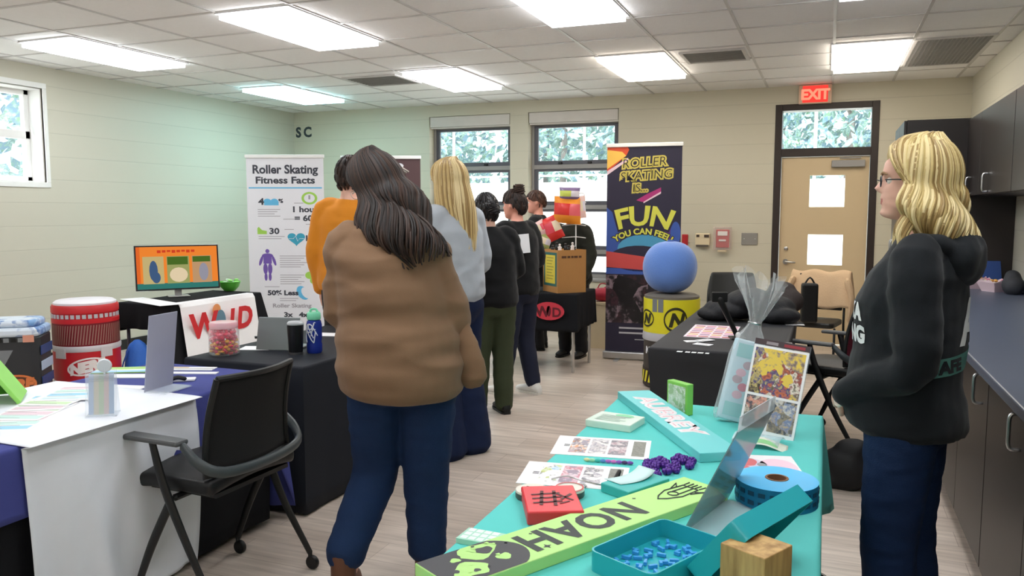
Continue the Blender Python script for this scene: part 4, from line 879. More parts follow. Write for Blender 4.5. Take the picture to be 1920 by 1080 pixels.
# tablet, tumbler, bottle, papers
c = on(519, 657, Z2); tb = empty('laptop', tuple(c), R_(12), 'grey laptop seen from behind its raised screen on the black table', 'laptop')
M_lap = mat('laptop_grey', (112, 118, 120), .4, .3)
m = MB(); m.M = Matrix.Rotation(R_(-14), 4, 'X'); m.box((0, -.0, .09), (.24, .007, .18)); m.build('screen_lid', M_lap, tb, smooth=False, bevel=.004)
m = MB(); m.box((0, .09, .006), (.24, .17, .011)); m.build('base', M_lap, tb, smooth=False, bevel=.004)
m = MB(); m.M = Matrix.Rotation(R_(-14), 4, 'X'); m.box((0, .0041, .095), (.22, .001, .15)); m.build('screen', M_black, tb, smooth=False)
p = on(555, 664, Z2); tu = empty('tumbler', tuple(p), 0, 'black steel tumbler with a silver rim and base beside the blue bottle', 'tumbler')
m = MB(); m.lathe([(0, .014), (.036, .014), (.043, .15), (.043, .158), (0, .158)], 28); m.build('body', mat('tumbler_black', (16, 16, 18), .3), tu)
m = MB(); m.lathe([(0, .0), (.033, 0), (.036, .014), (0, .014)], 24); m.build('base_ring', M_silver, tu); m = MB(); m.lathe([(0, .158), (.0435, .158), (.0435, .166), (.036, .174), (0, .174)], 24); m.build('lid', glassy('clear_lid', (220, 224, 228), .45), tu)
p = on(590, 661, Z2); bt = empty('water_bottle', tuple(p), .4, 'blue water bottle with a mint cap and white pattern', 'bottle')
M_bb = mat('bottle_blue', (28, 46, 132), .25); m = MB(); m.lathe([(0, 0), (.036, 0), (.041, .01), (.041, .045), (.038, .06), (.041, .075), (.041, .15), (.036, .172), (.028, .178), (0, .178)], 28); m.build('body', M_bb, bt)
m = MB(); m.lathe([(0, .178), (.034, .178), (.036, .182), (.036, .21), (.030, .218), (0, .218)], 24); m.tube([(-.02, 0, .216), (-.012, 0, .232), (.012, 0, .232), (.02, 0, .216)], .006, 8, sub=3); m.build('cap', mat('mint_cap', (118, 206, 168), .35), bt)
m = MB(); rd = random.Random(5)
for k in range(9):
    a0 = -1.9+rd.uniform(-.7, .7); z0 = rd.uniform(.07, .15); m.tube([(.0415*math.cos(a0+.5*t*math.cos(k)), .0415*math.sin(a0+.5*t*math.cos(k)), max(.06, min(.165, z0+.05*t*math.sin(k*1.7)))) for t in (-1, -.5, 0, .5, 1)], .003, 6, sub=2)
m.tube([(.0412*math.cos(-2+.5*math.cos(t)), .0412*math.sin(-2+.5*math.cos(t)), .135+.022*math.sin(t)) for t in [2*PI*k/12 for k in range(13)]], .0035, 6); m.build('pattern', mat('bottle_print', (206, 210, 224), .5), bt)
plain('paper_sheet', (482, 653), .17, .12, .35, Z2, [M_paper], 'white paper under the laptop on the black table', 'paper')
plain('paper_sheet', (632, 628), .30, .12, .2, Z2, [M_paper], 'white paper at the back of the black table behind the blue bottle', 'paper')
plain('car_key', (486, 634), .05, .03, .8, Z2, [M_black], 'small black key fob behind the laptop', 'key', None, .012)

# ---------------------------------------------------------------- monitor table by the wall
T3 = (-5.52, -4.95, 5.0, 6.12); Z3 = .745
table(*T3[:2], *T3[2:], .735, 'folding table with the short black cloth under the monitor', inset=.05)
table_cloth('tablecloth', *T3, .74, (.25, .60, .21, .55), M_blk, 'black cloth on the monitor table by the left wall, short at the near end', flare=.06, amp=.012, folds=12, corner=.10, seed=5)
mp = on(336, 556, Z3); u = (_R*.86+Vector((_F.x, _F.y, 0)).normalized()*.50).normalized(); mn = empty('computer_monitor', tuple(mp), math.atan2(u.y, u.x), 'silver computer monitor showing an orange slide with three pictures', 'monitor')
M_lit = 1.0
m = MB(); m.M = Matrix.Translation((0, 0, .06)) @ Matrix.Rotation(R_(-6), 4, 'X'); m.bx(-.35, .35, -.012, .012, 0, .40); m.build('housing', M_silver, mn, smooth=False, bevel=.006)
m = MB(); m.M = Matrix.Translation((0, 0, .06)) @ Matrix.Rotation(R_(-6), 4, 'X'); F = frame((-.335, -.0125, .015), (1, 0, 0), (0, 0, 1)); m.M = m.M @ F; W, Hh = .67, .37
prect(m, -.012, -.012, W+.012, Hh+.012, 0, 0); prect(m, 0, 0, W, Hh, 1, .0005); prect(m, 0, 0, W, .05, 2, .001); prect(m, .0, .05, .03, Hh, 3, .001)
for i, (x0, x1) in enumerate(((.05, .22), (.245, .43), (.455, .62))): prect(m, x0, .045, x1, .285, 4+i, .0012)
for i, (x0, x1, y0, y1) in enumerate(((.10, .17, .07, .25), (.12, .19, .05, .15))): m.add([(x0+(x1-x0)*.5+(x1-x0)*.5*math.cos(t), (y0+y1)/2+(y1-y0)*.5*math.sin(t), .0016+.0002*i) for t in [2*PI*k/14 for k in range(14)]], [tuple(range(14))], 7)
m.add([(.34+.075*math.cos(t), .12+.065*math.sin(t), .0016) for t in [2*PI*k/16 for k in range(16)]], [tuple(range(16))], 8); prect(m, .25, .21, .42, .28, 9, .0015); prect(m, .46, .23, .61, .28, 9, .0015)
m.add([(.55+.04*math.cos(t), .14+.08*math.sin(t), .0016) for t in [2*PI*k/16 for k in range(16)]], [tuple(range(16))], 10)
for k in range(8): prect(m, .17+.04*k, .315+.004*(k % 3), .20+.04*k, .34, 11, .0014)
em = lambda n, c: emat('screen_'+n, c, .75)
m.build('screen', [M_black, em('orange', (240, 134, 52)), em('teal', (52, 120, 112)), em('dark_orange', (226, 104, 44)), em('tan', (196, 176, 120)), em('olive', (156, 160, 100)), em('sand', (190, 150, 110)), em('blue', (66, 92, 128)), em('cream', (226, 206, 170)), em('green', (74, 106, 40)), em('grey', (150, 148, 160)), em('red', (206, 66, 40))], mn, smooth=False)
m = MB(); m.M = Matrix.Translation((0, .03, 0)); m.bx(-.09, .09, -.07, .09, 0, .008); m.bx(-.03, .03, .01, .022, .008, .18); m.build('stand', M_silver, mn, smooth=False, bevel=.003)
sheet_at('paper_sheet', [on(300, 574, Z3), on(345, 570, Z3), on(420, 552, Z3)], Z3, [M_paper], 'white paper strip lying in front of the monitor', 'paper', None)
p = on(431, 545, Z3); gb = empty('bowl', tuple(p), 0, 'lime green bowl filled with clear wrap beside the monitor', 'bowl')
m = MB(); m.lathe([(0, 0), (.05, 0), (.085, .04), (.1, .085), (.106, .088), (.1, .09), (.08, .05), (.045, .012), (0, .01)], 28); m.build('bowl_wall', mat('bowl_lime', (96, 190, 70), .35), gb)
rd = random.Random(9); m = MB()
for k in range(26): a = rd.uniform(0, 6.3); r = rd.uniform(0, .07); m.ell((r*math.cos(a), r*math.sin(a), rd.uniform(.06, .105)), (.024, .02, .012), 8, rd.randrange(2))
m.build('filling', [glassy('clear_wrap', (226, 244, 226), .3), mat('wrap_green', (150, 214, 120), .4)], gb)
# white sheet with red lettering hanging on the front
ws = MB(); x = T3[1]+.004; y0, y1 = 5.08, 6.0
def wf(u, v):
    s = v*.54; yy = y0+(y1-y0)*u
    if s < .07: return (x-.07+s, yy, .7455)
    t = s-.07; return (x+.012+.075*t/.5+.006*math.sin(u*7), yy, .742-t)
ws.sheet(wf, 14, 16)
def wt(s, yy, z, sz, mi, sh=0): ws.text(s, (x+.012+.075*(.742-z)/.5+.004, yy, z), (0, 1, 0), (.11, 0, 1), sz, mi, .003, fat=.012, shear=sh)
wt('W', 5.14, .44, .30, 1, -.12); wt('I', 5.60, .46, .26, 1); wt('D', 5.70, .46, .27, 1)
ws.add([(x+.06, 5.50+.065*math.cos(t), .55+.10*math.sin(t)) for t in [2*PI*k/18 for k in range(18)]], [tuple(range(18))], 2); ws.add([(x+.055, 5.46+.05*math.cos(t), .655+.05*math.sin(t)) for t in [2*PI*k/14 for k in range(14)]], [tuple(range(14))], 3)
o = ws.build('banner_sheet', [M_paper, mat('poster_red', (206, 40, 48), .5), mat('poster_blue', (96, 130, 150), .5), mat('poster_tan', (226, 150, 96), .5)], None, smooth=False); tag(o, 'white sheet with red lettering hung on the monitor table', 'banner')
# ---------------------------------------------------------------- toy barrels by the wall
M_tred = mat('toy_red', (196, 36, 44), .4); M_tredd = mat('toy_dark_red', (120, 26, 36), .5); M_tgrey = mat('toy_grey', (186, 184, 190), .45); M_tblk = mat('toy_black', (30, 28, 30), .5)
def ring_logo(mb, M, w, h, txt, size, mring, mtxt, minner=None, shear=.2):
    T = M; pts = [2*PI*k/30 for k in range(31)]
    for k in range(30):
        a, b = pts[k], pts[k+1]
        mb.add([(w*math.cos(a), h*math.sin(a), .001), (w*math.cos(b), h*math.sin(b), .001), (w*.88*math.cos(b), h*.8*math.sin(b), .001), (w*.88*math.cos(a), h*.8*math.sin(a), .001)], [(0, 1, 2, 3)], mring, T)
    if minner is not None: mb.add([(w*.87*math.cos(t), h*.79*math.sin(t), .0006) for t in pts[:-1]], [tuple(range(30))], minner, T)
    v, f = text_mesh(txt, size, shear, .008, 'CENTER'); mb.add([(p[0], p[1]-size*.35, .002) for p in v], f, mtxt, T)
def wrap(mb, i0, r, yc, zc=None):
    """bend the points added since i0 round a barrel of radius r (they were drawn flat, x across, y up)"""
    for k in range(i0, len(mb.v)): p = mb.v[k]; a = p.x/r; mb.v[k] = Vector((math.sin(a)*(r+p.z), -math.cos(a)*(r+p.z), p.y+yc))
p = atd(163, 640, 6.3); rz = R_(42); hT = 1.5-(556-393)/1500*6.3
rb = empty('toy_barrel', (p.x, p.y, 0), rz, 'red and black toy barrel with a white lid and oval logo by the left wall', 'toy barrel')
R0 = .238; s_ = hT/.83
def Lz(prof): return [(r, z*s_) for r, z in prof]
MB().lathe(Lz([(0, 0), (.20, 0), (.225, .02), (.225, .14), (.236, .16), (0, .16)]), 40).build('base', mat('barrel_base', (46, 34, 34), .5), rb)
MB().lathe(Lz([(0, .16), (.240, .16), (.244, .17), (.244, .20), (.238, .21), (0, .21)]), 40).build('lower_ring', M_tgrey, rb)
mb = MB(); mb.lathe(Lz([(0, .21), (.238, .21), (.238, .44), (0, .44)]), 40); i0 = len(mb.v); ring_logo(mb, Matrix.Translation((.02, 0, 0)) @ Matrix.Rotation(R_(10), 4, 'Z'), .14, .066, 'NERF', .105, 1, 1, None); wrap(mb, i0, .239, .325*s_); lg = mb.build('drum', [M_tred, mat('logo_white', (240, 232, 230), .4)], rb)
mb = MB(); mb.lathe(Lz([(0, .44), (.240, .44), (.244, .45), (.244, .475), (.238, .485), (0, .485)]), 40)
for sgn in (-1, 1): i0 = len(mb.v); mb.box((sgn*.17, 0, .004), (.09, .075, .012)); wrap(mb, i0, .239, .43*s_)
mb.build('middle_ring', mat('toy_pale_grey', (204, 200, 204), .4), rb)
mb = MB(); mb.lathe(Lz([(0, .485), (.236, .485), (.236, .66), (0, .66)]), 40); i0 = len(mb.v)
for k in range(38): x = -.36+.02*k; mb.add([(x, -.075*s_, .002), (x+.008, -.075*s_, .002), (x+.028, .075*s_, .002), (x+.02, .075*s_, .002)], [(0, 1, 2, 3)], 1)
wrap(mb, i0, .236, .572*s_); mb.build('mesh_band', [M_tredd, mat('mesh_tan', (150, 110, 100), .6)], rb)
mb = MB(); mb.lathe(Lz([(0, .66), (.238, .66), (.238, .69), (.232, .695), (.232, .735), (.238, .74), (.238, .785), (.228, .80), (0, .80)]), 40); mb.build('upper_ring', M_tred, rb)
mb = MB(); i0 = 0
for k in range(18): mb.box((-.34+.04*k, 0, .003), (.026, .03, .004))
wrap(mb, 0, .2325, .715*s_); mb.build('notch_band', M_tgrey, rb)
MB().lathe(Lz([(0, .80), (.222, .80), (.222, .815), (.20, .83), (0, .834)]), 40).build('lid', mat('toy_white', (226, 222, 230), .4), rb)
p = atd(22, 640, 5.75); hT = 1.5-(592-393)/1500*5.75
bb = empty('toy_crate', (p.x, p.y, 0), R_(36), 'blue and black toy pack with an orange oval logo at the far left', 'toy pack')
ol = rrect(-.22, .22, -.17, .17, .07, 6)
MB().prism(ol, 0, hT*.84).build('body', mat('toy_charcoal', (44, 46, 50), .5), bb, bevel=.01)
m = MB(); m.prism(rrect(-.225, .225, -.175, .175, .075, 6), hT*.84, hT*.93); m.prism(rrect(-.20, .20, -.15, .15, .08, 6), hT*.93, hT); m.build('top', photo('blue_camo', [(120, 164, 214), (176, 204, 234), (84, 124, 186), (214, 226, 240)], 9), bb, bevel=.02)
m = MB(); m.M = frame((-.22, -.1715, hT*.80), (1, 0, 0), (0, 0, 1)); 
for i in range(7): m.box((.06+.045*i, .012, .001), (.034, .03, .003), i % 2)
m.box((.38, .02, .002), (.07, .05, .004), 2); m.build('label_strip', [mat('toy_mid_grey', (120, 124, 128), .5), M_black, mat('toy_peach', (214, 150, 128), .5)], bb, smooth=False)
m = MB(); m.M = frame((0, -.1715, hT*.64), (1, 0, 0), (0, 0, 1)); m.add([(-.06, .06, .001), (.06, .06, .001), (0, -.05, .001)], [(0, 2, 1)], 0); m.build('triangle_badge', mat('toy_mid_grey', (120, 124, 128), .5), bb, smooth=False)
mb = MB(); ring_logo(mb, frame((.05, -.1715, hT*.38), (1, 0, .1), (-.1, 0, 1)), .15, .075, 'NERF', .10, 0, 0, 1); mb.build('logo', [mat('logo_orange', (214, 120, 66), .5), mat('logo_dark_orange', (92, 56, 40), .5)], bb, smooth=False)
m = MB()
for i in range(5): m.box((.2225, 0, hT*(.1+.15*i)), (.006, .26, hT*.09), i % 2)
m.build('side_panel', [mat('toy_navy', (44, 66, 120), .5), mat('toy_pale_blue', (170, 190, 216), .5)], bb, smooth=False, bevel=.004)
p = atd(259, 680, 6.55); zt = 1.5-(632-393)/1500*6.55
o = empty('drawstring_pack', (p.x, p.y, 0), R_(30), 'bright blue rounded bag standing under the monitor table end', 'bag')
MB().loft([(0, .10, .07, 0, 0), (.05, .115, .08, 0, 0), (zt*.5, .105, .075, 0, 0), (zt*.8, .09, .06, 0, 0), (zt*.93, .06, .045, 0, 0), (zt, .02, .02, 0, 0)], 24).build('body', mat('bag_blue', (56, 116, 214), .55, bump=.2, bscale=40), o)
m = MB(); m.tube([(-.05, -.07, zt*.85), (-.10, -.085, zt*.5), (-.08, -.09, .06)], .006, 6, sub=3); m.build('cord', mat('cord_blue', (36, 80, 170), .6), o)

# ---------------------------------------------------------------- nesting office chair
M_mesh = mat('chair_mesh', (20, 20, 22), .8, bump=.5, bscale=700); M_frame = mat('chair_frame', (24, 25, 26), .45); M_arm = mat('arm_pad', (84, 86, 88), .5); M_brk = mat('chair_bracket', (62, 68, 71), .4)
def nesting_chair(loc, rz, label, seatm=None, backm=None, backw=None):
    c = empty('office_chair', loc, rz, label, 'chair')
    m = MB(); m.sheet(lambda u, v: ((u-.5)*.47, -.19+.37*v, .468+.02*math.cos((u-.5)*PI)-.05*max(0, v-.8)), 12, 12); o = m.build('seat', seatm or M_black, c); md = o.modifiers.new('t', 'SOLIDIFY'); md.thickness = .055; md.offset = 1; md2 = o.modifiers.new('b', 'BEVEL'); md2.width = .018; md2.segments = 3
    def bp(u, v):
        x = (u-.5)*.45*(1-.10*v); z = .54+.36*v; return (x, -.155-.05*v-.045*math.cos((u-.5)*PI)+.02*math.sin(v*PI), z)
    m = MB(); m.sheet(bp, 14, 12); o = m.build('backrest', backm or M_mesh, c); md = o.modifiers.new('t', 'SOLIDIFY'); md.thickness = .012
    fr = MB(); ring = [bp(k/10, 1) for k in range(11)]+[bp(1, 1-k/8) for k in range(1, 9)]+[bp(1-k/10, 0) for k in range(1, 11)]+[bp(0, k/8) for k in range(1, 9)]; fr.tube(ring, .012, 8, cap=False); fr.build('back_frame', M_frame, o)
    m = MB(); m.tube([(-.27, -.10, .66), (-.265, -.17, .60), (-.2, -.225, .56), (0, -.245, .55), (.2, -.225, .56), (.265, -.17, .60), (.27, -.10, .66)], [.013, .016, .014, .013, .014, .016, .013], 10, sub=4, flat=((0, 0, 1), 1.5)); m.build('lumbar_bracket', M_brk, c)
    m = MB(); m.bx(-.20, .20, -.18, .14, .455, .472); m.tube([(-.24, -.02, .45), (.24, -.02, .45)], .014, 8); m.build('seat_pan', M_frame, c, smooth=False)
    for s in (-1, 1):
        x = s*.27
        m = MB(); m.box((x, .035, .672), (.06, .27, .022)); a = m.build('arm', M_arm, c, smooth=False, bevel=.009)
        m = MB(); m.tube([(x, .05, .66), (x, .0, .50), (x*.98, -.10, .28), (x, -.225, .07)], [.016, .020, .018, .014], 10, sub=4, flat=((1, 0, 0), .6)); l1 = m.build('leg', M_frame, c)
        m = MB(); m.tube([(x*.97, -.02, .44), (x*.98, .08, .26), (x, .165, .07)], [.018, .018, .014], 10, sub=4, flat=((1, 0, 0), .6)); l2 = m.build('leg', M_frame, c)
        for l_, y in ((l1, -.225), (l2, .165)):
            w = MB(); w.lathe([(.012, -.010), (.027, -.010), (.03, -.005), (.03, .005), (.027, .010), (.012, .010)], 18, M=Matrix.Translation((x, y-.012, .03)) @ Matrix.Rotation(PI/2, 4, 'Y')); w.tube([(x, y, .075), (x, y-.002, .05), (x, y-.012, .03)], .009, 8); w.build('caster', [M_black], l_)
    return c
nesting_chair((-2.215, 2.45, 0), R_(88), 'black mesh office chair with armrests in front of the white runner')
# ================================================================ roll-up banners
def rollup(pl, pr, zt, label, draw, mats, zb=.075, squeeze=0):
    """a printed panel between a floor cassette and a top bar; drawn flat in metres, origin bottom left"""
    a, b = Vector((pl[0], pl[1], 0)), Vector((pr[0], pr[1], 0)); u = (b-a).normalized(); w = (b-a).length
    r = empty('rollup_banner', tuple((a+b)/2), math.atan2(u.y, u.x), label, 'banner')
    m = MB(); m.bx(-w/2-.02, w/2+.02, -.05, .05, .012, .085); m.build('cassette', M_silver, r, smooth=False, bevel=.012)
    for s in (-1, 1): m = MB(); m.box((s*w*.32, -.0, .006), (.05, .30, .012)); m.build('foot', M_silver, r, smooth=False, bevel=.004)
    m = MB(); m.bx(-w/2-.01, w/2+.01, -.018, .012, zt-.025, zt+.012); m.build('top_bar', M_white, r, smooth=False, bevel=.005)
    m = MB(); m.tube([(0, .03, .05), (0, .015, zt)], .010, 8); m.build('pole', M_silver, r)
    m = MB(); m.M = frame((-w/2, -.003, zb), (1, 0, 0), (0, 0, 1)); h = zt-zb; m.box((w/2, h/2, -.0015), (w, h, .003)); i0 = len(m.v); draw(m, w, h)
    if squeeze:                                                     # lines of print sit closer below the title
        Mi = m.M.inverted()
        for k in range(i0, len(m.v)): q = Mi @ m.v[k]; d = h-q.y; q.y = h-(d if d < .2 else .2+(d-.2)*squeeze); m.v[k] = m.M @ q
    m.build('printed_panel', mats, r, smooth=False); return r
def blob(m, cx, cy, rx, ry, mi, z=.001, rot=0, n=22): c, s = math.cos(rot), math.sin(rot); m.add([(cx+rx*math.cos(t)*c-ry*math.sin(t)*s, cy+rx*math.cos(t)*s+ry*math.sin(t)*c, z) for t in [2*PI*k/n for k in range(n)]], [tuple(range(n))], mi)
def lines(m, x, y, w, n, mi, gap=.03, h=.008, rd=None, z=.001):
    for k in range(n): prect(m, x, y-gap*k, x+w*(1-.25*((k*7) % 3)/2), y-gap*k+h, mi, z)
def facts(m, w, h):
    def T(s, x, y, sz, mi=1, al='LEFT', fat=.004): m.text(s, (x, y, 0), (1, 0, 0), (0, 1, 0), sz, mi, .0015, fat=fat, align=al)
    T('Roller Skating', w/2, h-.185, .125, 1, 'CENTER'); T('Fitness Facts', w/2, h-.315, .125, 1, 'CENTER'); prect(m, .02, h-.385, w-.02, h-.367, 2, .001)
    T('4', .12, h-.60, .12); T('%', .335, h-.575, .07)
    for i in range(2): blob(m, .215+.075*i, h-.562, .042, .042, 2, .0012); prect(m, .18+.075*i, h-.61, .26+.075*i, h-.555, 2, .0011)
    lines(m, .11, h-.67, .24, 4, 3)
    blob(m, .665, h-.515, .085, .085, 4, .001); blob(m, .665, h-.515, .058, .058, 0, .0014); prect(m, .655, h-.53, .675, h-.475, 3, .0017); lines(m, .50, h-.585, .1, 1, 3)
    T('1 hour', .47, h-.70, .105); T('= 600', .50, h-.82, .105); lines(m, .38, h-.80, .12, 1, 3); lines(m, .62, h-.87, .1, 1, 3)
    m.add([(.10, h-1.0, .001), (.20, h-1.0, .001), (.20, h-.955, .001), (.15, h-.945, .001), (.115, h-.90, .001), (.10, h-.92, .001)], [tuple(range(6))], 4); T('30', .225, h-.995, .11); lines(m, .11, h-1.035, .28, 2, 3); lines(m, .39, h-.94, .1, 1, 3)
    hx, hy = .515, h-1.06; m.add([(hx+.0062*16*math.sin(t)**3*.95, hy+.0062*(13*math.cos(t)-5*math.cos(2*t)-2*math.cos(3*t)-math.cos(4*t)), .0012) for t in [2*PI*k/36 for k in range(36)]], [tuple(range(36))], 5)
    m.tube([(hx-.08, hy, .002), (hx-.03, hy, .002), (hx-.01, hy+.04, .002), (hx+.015, hy-.035, .002), (hx+.035, hy, .002), (hx+.08, hy, .002)], .003, 4, 0)
    T('148', .60, h-1.09, .105); lines(m, .62, h-1.15, .13, 2, 3)
    bx, by = .20, h-1.42                                           # purple figure of muscles
    blob(m, bx, by+.19, .022, .028, 6); prect(m, bx-.045, by+.02, bx+.045, by+.15, 6, .001); blob(m, bx, by+.13, .06, .03, 6, .0011)
    for s in (-1, 1): blob(m, bx+s*.07, by+.06, .016, .07, 6, .001, s*.25); blob(m, bx+s*.025, by-.05, .024, .075, 6, .001); blob(m, bx+s*.022, by-.16, .016, .055, 6, .001)
    lines(m, .33, h-1.30, .30, 6, 3); blob(m, .65, h-1.56, .05, .05, 4); blob(m, .68, h-1.63, .03, .045, 4, .0012); lines(m, .33, h-1.56, .26, 5, 3)
    lines(m, .16, h-1.72, .16, 1, 3); T('50% Less', .19, h-1.83, .09); blob(m, .57, h-1.80, .06, .10, 2, .001, .4); blob(m, .605, h-1.80, .045, .08, 0, .0014, .4); lines(m, .32, h-1.88, .2, 2, 3)
    T('Roller Skating', .24, h-2.0, .075, 3, fat=.002); T('3x   4x', .36, h-2.13, .09)
c = [atd(461, 292, 8.5), atd(606, 292, 8.5)]
M_bw = mat('banner_white', (226, 226, 232), .5, var=.02)
rollup(c[0], c[1], c[0].z, 'white roll-up banner with skating fitness facts by the left wall', facts, [M_bw, mat('banner_ink', (62, 64, 74), .6), mat('banner_sky', (98, 180, 222), .5), mat('banner_line_grey', (160, 156, 164), .6), mat('banner_lime', (160, 206, 88), .5), mat('banner_teal', (60, 160, 188), .5), mat('banner_purple', (112, 86, 168), .5)], squeeze=.79)
c = [atd(640, 294, 9.0), atd(788, 294, 9.0)]
def maroon(m, w, h): m.text('RSA', (w*.62, h-.14, 0), (1, 0, 0), (0, 1, 0), .12, 1, .0015, fat=.004); blob(m, w*.4, h-.7, .2, .3, 2)
rollup(c[0], c[1], c[0].z, 'dark maroon roll-up banner mostly hidden behind the brown-haired woman', lambda m, w, h: (blob(m, w*.72, h-.10, .06, .03, 1), blob(m, w*.4, h-.9, .25, .4, 2)), [mat('banner_maroon', (84, 60, 62), .5), M_bw, mat('banner_plum', (104, 70, 76), .5)])
def fun(m, w, h):
    def arc(cx, cy, R, sq=1.):                                    # bend lettering into an arch
        def f(p): a = p[0]/R; return ((R+p[1])*math.sin(a), (R+p[1])*math.cos(a)-R, p[2])
        return f
    m.add([(0, h, .001), (.19, h, .001), (.22, h-.05, .001), (.19, h-.11, .001), (0, h-.27, .001)], [(0, 4, 3, 2, 1)], 1); m.add([(0, h-.05, .0014), (.15, h-.07, .0014), (.19, h-.11, .0014), (0, h-.24, .0014)], [(0, 3, 2, 1)], 2); m.add([(0, h-.30, .0016), (0, h-.26, .0016), (.21, h-.13, .0016), (.21, h-.155, .0016)], [(0, 3, 2, 1)], 6)
    U = Vector((1, .06, 0)); V = Vector((-.06, 1, 0))
    def T2(s, x, y, sz): m.text(s, (x, y, 0), U, V, sz, 3, .0015, fat=.014, align='CENTER', shear=.12); m.text(s, (x, y, 0), U, V, sz, 4, .0022, fat=-.001, align='CENTER', shear=.12)
    T2('ROLLER', w*.5, h-.22, .125); T2('SKATING', w*.53, h-.345, .125); T2('IS...', w*.45, h-.465, .115)
    m.add([(w*.40, h-.55, .001), (w*.54, h-.49, .001), (w*.73, h-.425, .001), (w*.73, h-.47, .001), (w*.50, h-.57, .001)], [(0, 4, 3, 2, 1)], 5); m.add([(w*.5, h-.58, .0016), (w*.73, h-.485, .0016), (w*.73, h-.465, .0016), (w*.5, h-.565, .0016)], [(0, 1, 2, 3)], 6)
    m.add([(0, h-.62, .0008), (.10, h-.70, .0008), (.15, h-.9, .0008), (.12, h-1.05, .0008), (0, h-1.1, .0008)], [(0, 4, 3, 2, 1)], 7)
    blob(m, w*.52, h-1.03, .27, .14, 8, .0009); blob(m, w*.86, h-1.02, .10, .2, 9, .0008); blob(m, w*.93, h-.88, .05, .12, 7, .001)
    blob(m, w*.45, h-1.13, .30, .13, 0, .0011)
    wf = arc(0, 0, .75)
    m.text('FUN', (w*.5, h-.80, 0), (1, 0, 0), (0, 1, 0), .27, 0, .0018, fat=.024, align='CENTER', warp=wf, sp=.98, shear=.06); m.text('FUN', (w*.5, h-.795, 0), (1, 0, 0), (0, 1, 0), .27, 10, .0026, fat=.008, align='CENTER', warp=wf, sp=.98, shear=.06)
    wf = arc(0, 0, .50); m.text('YOU CAN FEEL!', (w*.5, h-.885, 0), (1, 0, 0), (0, 1, 0), .082, 0, .002, fat=.010, align='CENTER', warp=wf); m.text('YOU CAN FEEL!', (w*.5, h-.885, 0), (1, 0, 0), (0, 1, 0), .082, 10, .0028, fat=.003, align='CENTER', warp=wf)
    m.add([(0, h-1.22, .0012), (0, h-1.06, .0012), (w*.62, h-1.12, .0012), (w*.62, h-1.25, .0012)], [(0, 3, 2, 1)], 11); prect(m, 0, h-1.29, w, h-1.23, 7, .0011)
    m.add([(0, .30, .0012), (w, .30, .0012), (w, h-1.30, .0012), (0, h-1.30, .0012)], [(0, 1, 2, 3)], 12)
    lines(m, .14, .24, .52, 2, 13, .05, .018); lines(m, .3, .13, .3, 1, 13)
M_lemon = mat('banner_lemon', (222, 222, 88), .5)
c = [atd(1139, 272, 8.0), atd(1280, 262, 7.78)]
rollup(c[0], c[1], c[0].z, 'tall dark roll-up banner with big yellow FUN lettering by the window', fun,
    [mat('banner_night', (44, 40, 62), .5), mat('banner_orange_red', (222, 84, 50), .5), mat('banner_amber', (246, 196, 90), .5), mat('banner_gold', (212, 196, 96), .5), mat('banner_night_deep', (36, 32, 44), .5), mat('banner_magenta', (176, 50, 120), .5), mat('banner_pinkwhite', (236, 206, 216), .5), mat('banner_cobalt', (62, 92, 172), .5), mat('banner_azure', (80, 160, 200), .5), mat('banner_violet', (92, 50, 130), .5), M_lemon, mat('banner_coral', (206, 78, 76), .5), photo('skater_photo', [(24, 22, 26), (40, 34, 44), (30, 26, 34), (70, 40, 50), (26, 24, 30), (150, 130, 140), (36, 30, 36), (22, 20, 24)], 5), mat('banner_small_text', (196, 196, 204), .5)])

# ================================================================ far desk by the windows
table(-3.05, -2.13, 7.02, 7.62, .735, 'folding desk with silver legs under the short black cloth by the windows', M_silver, .03)
tc = table_cloth('tablecloth', -3.06, -2.115, 7.01, 7.63, .74, (.35, .33, .35, .33), M_blk, 'short black cloth with a red oval print on the far desk by the windows', flare=.015, amp=.006)
m = MB(); o_ = aty(1030, 583, 6.985); m.M = frame((o_.x, 6.972, o_.z), (1, 0, 0), (0, 0, 1)); blob(m, 0, 0, .15, .085, 0, .0)
m.text('W', (-.125, -.05, 0), (1, 0, 0), (0, 1, 0), .13, 1, .0015, fat=.006, shear=-.1); m.text('D', (.03, -.05, 0), (1, 0, 0), (0, 1, 0), .12, 1, .0015, fat=.004); blob(m, .0, .0, .02, .05, 1, .0015)
m.build('oval_print', [mat('print_red', (200, 54, 70), .6), mat('print_dark_red', (96, 22, 34), .6)], tc, smooth=False)
Zf = .7425; M_kraft = mat('kraft_cardboard', (176, 126, 72), .8, var=.05, bump=.1, bscale=80)
p = on(1062, 545, Zf); cb = empty('cardboard_box', (p.x, 7.235, Zf), R_(46), 'brown cardboard box with a yellow poster taped on its side on the far desk', 'box')
m = MB(); s = .15; Hb = .40
m.bx(-s, s, -s, s, 0, .004); m.bx(-s, -s+.005, -s, s, .004, Hb); m.bx(s-.005, s, -s, s, .004, Hb); m.bx(-s+.005, s-.005, -s, -s+.005, .004, Hb); m.bx(-s+.005, s-.005, s-.005, s, .004, Hb); m.build('carton', M_kraft, cb, smooth=False)
m = MB(); m.bx(-s+.006, s-.006, -s+.006, s-.006, Hb-.02, Hb-.012); m.build('inner_flap', M_kraft, cb, smooth=False)
m = MB(); m.M = frame((-s-.001, s-.0, .0), (0, -1, 0), (0, 0, 1)); prect(m, .02, .06, .28, .375, 0, .0006); prect(m, .05, .085, .25, .35, 1, .0012); lines(m, .08, .32, .14, 8, 2, .028, .008, z=.0018); m.build('poster', [mat('poster_green', (46, 100, 96), .5), mat('poster_yellow', (216, 196, 70), .5), mat('poster_text', (150, 140, 60), .6)], cb, smooth=False)
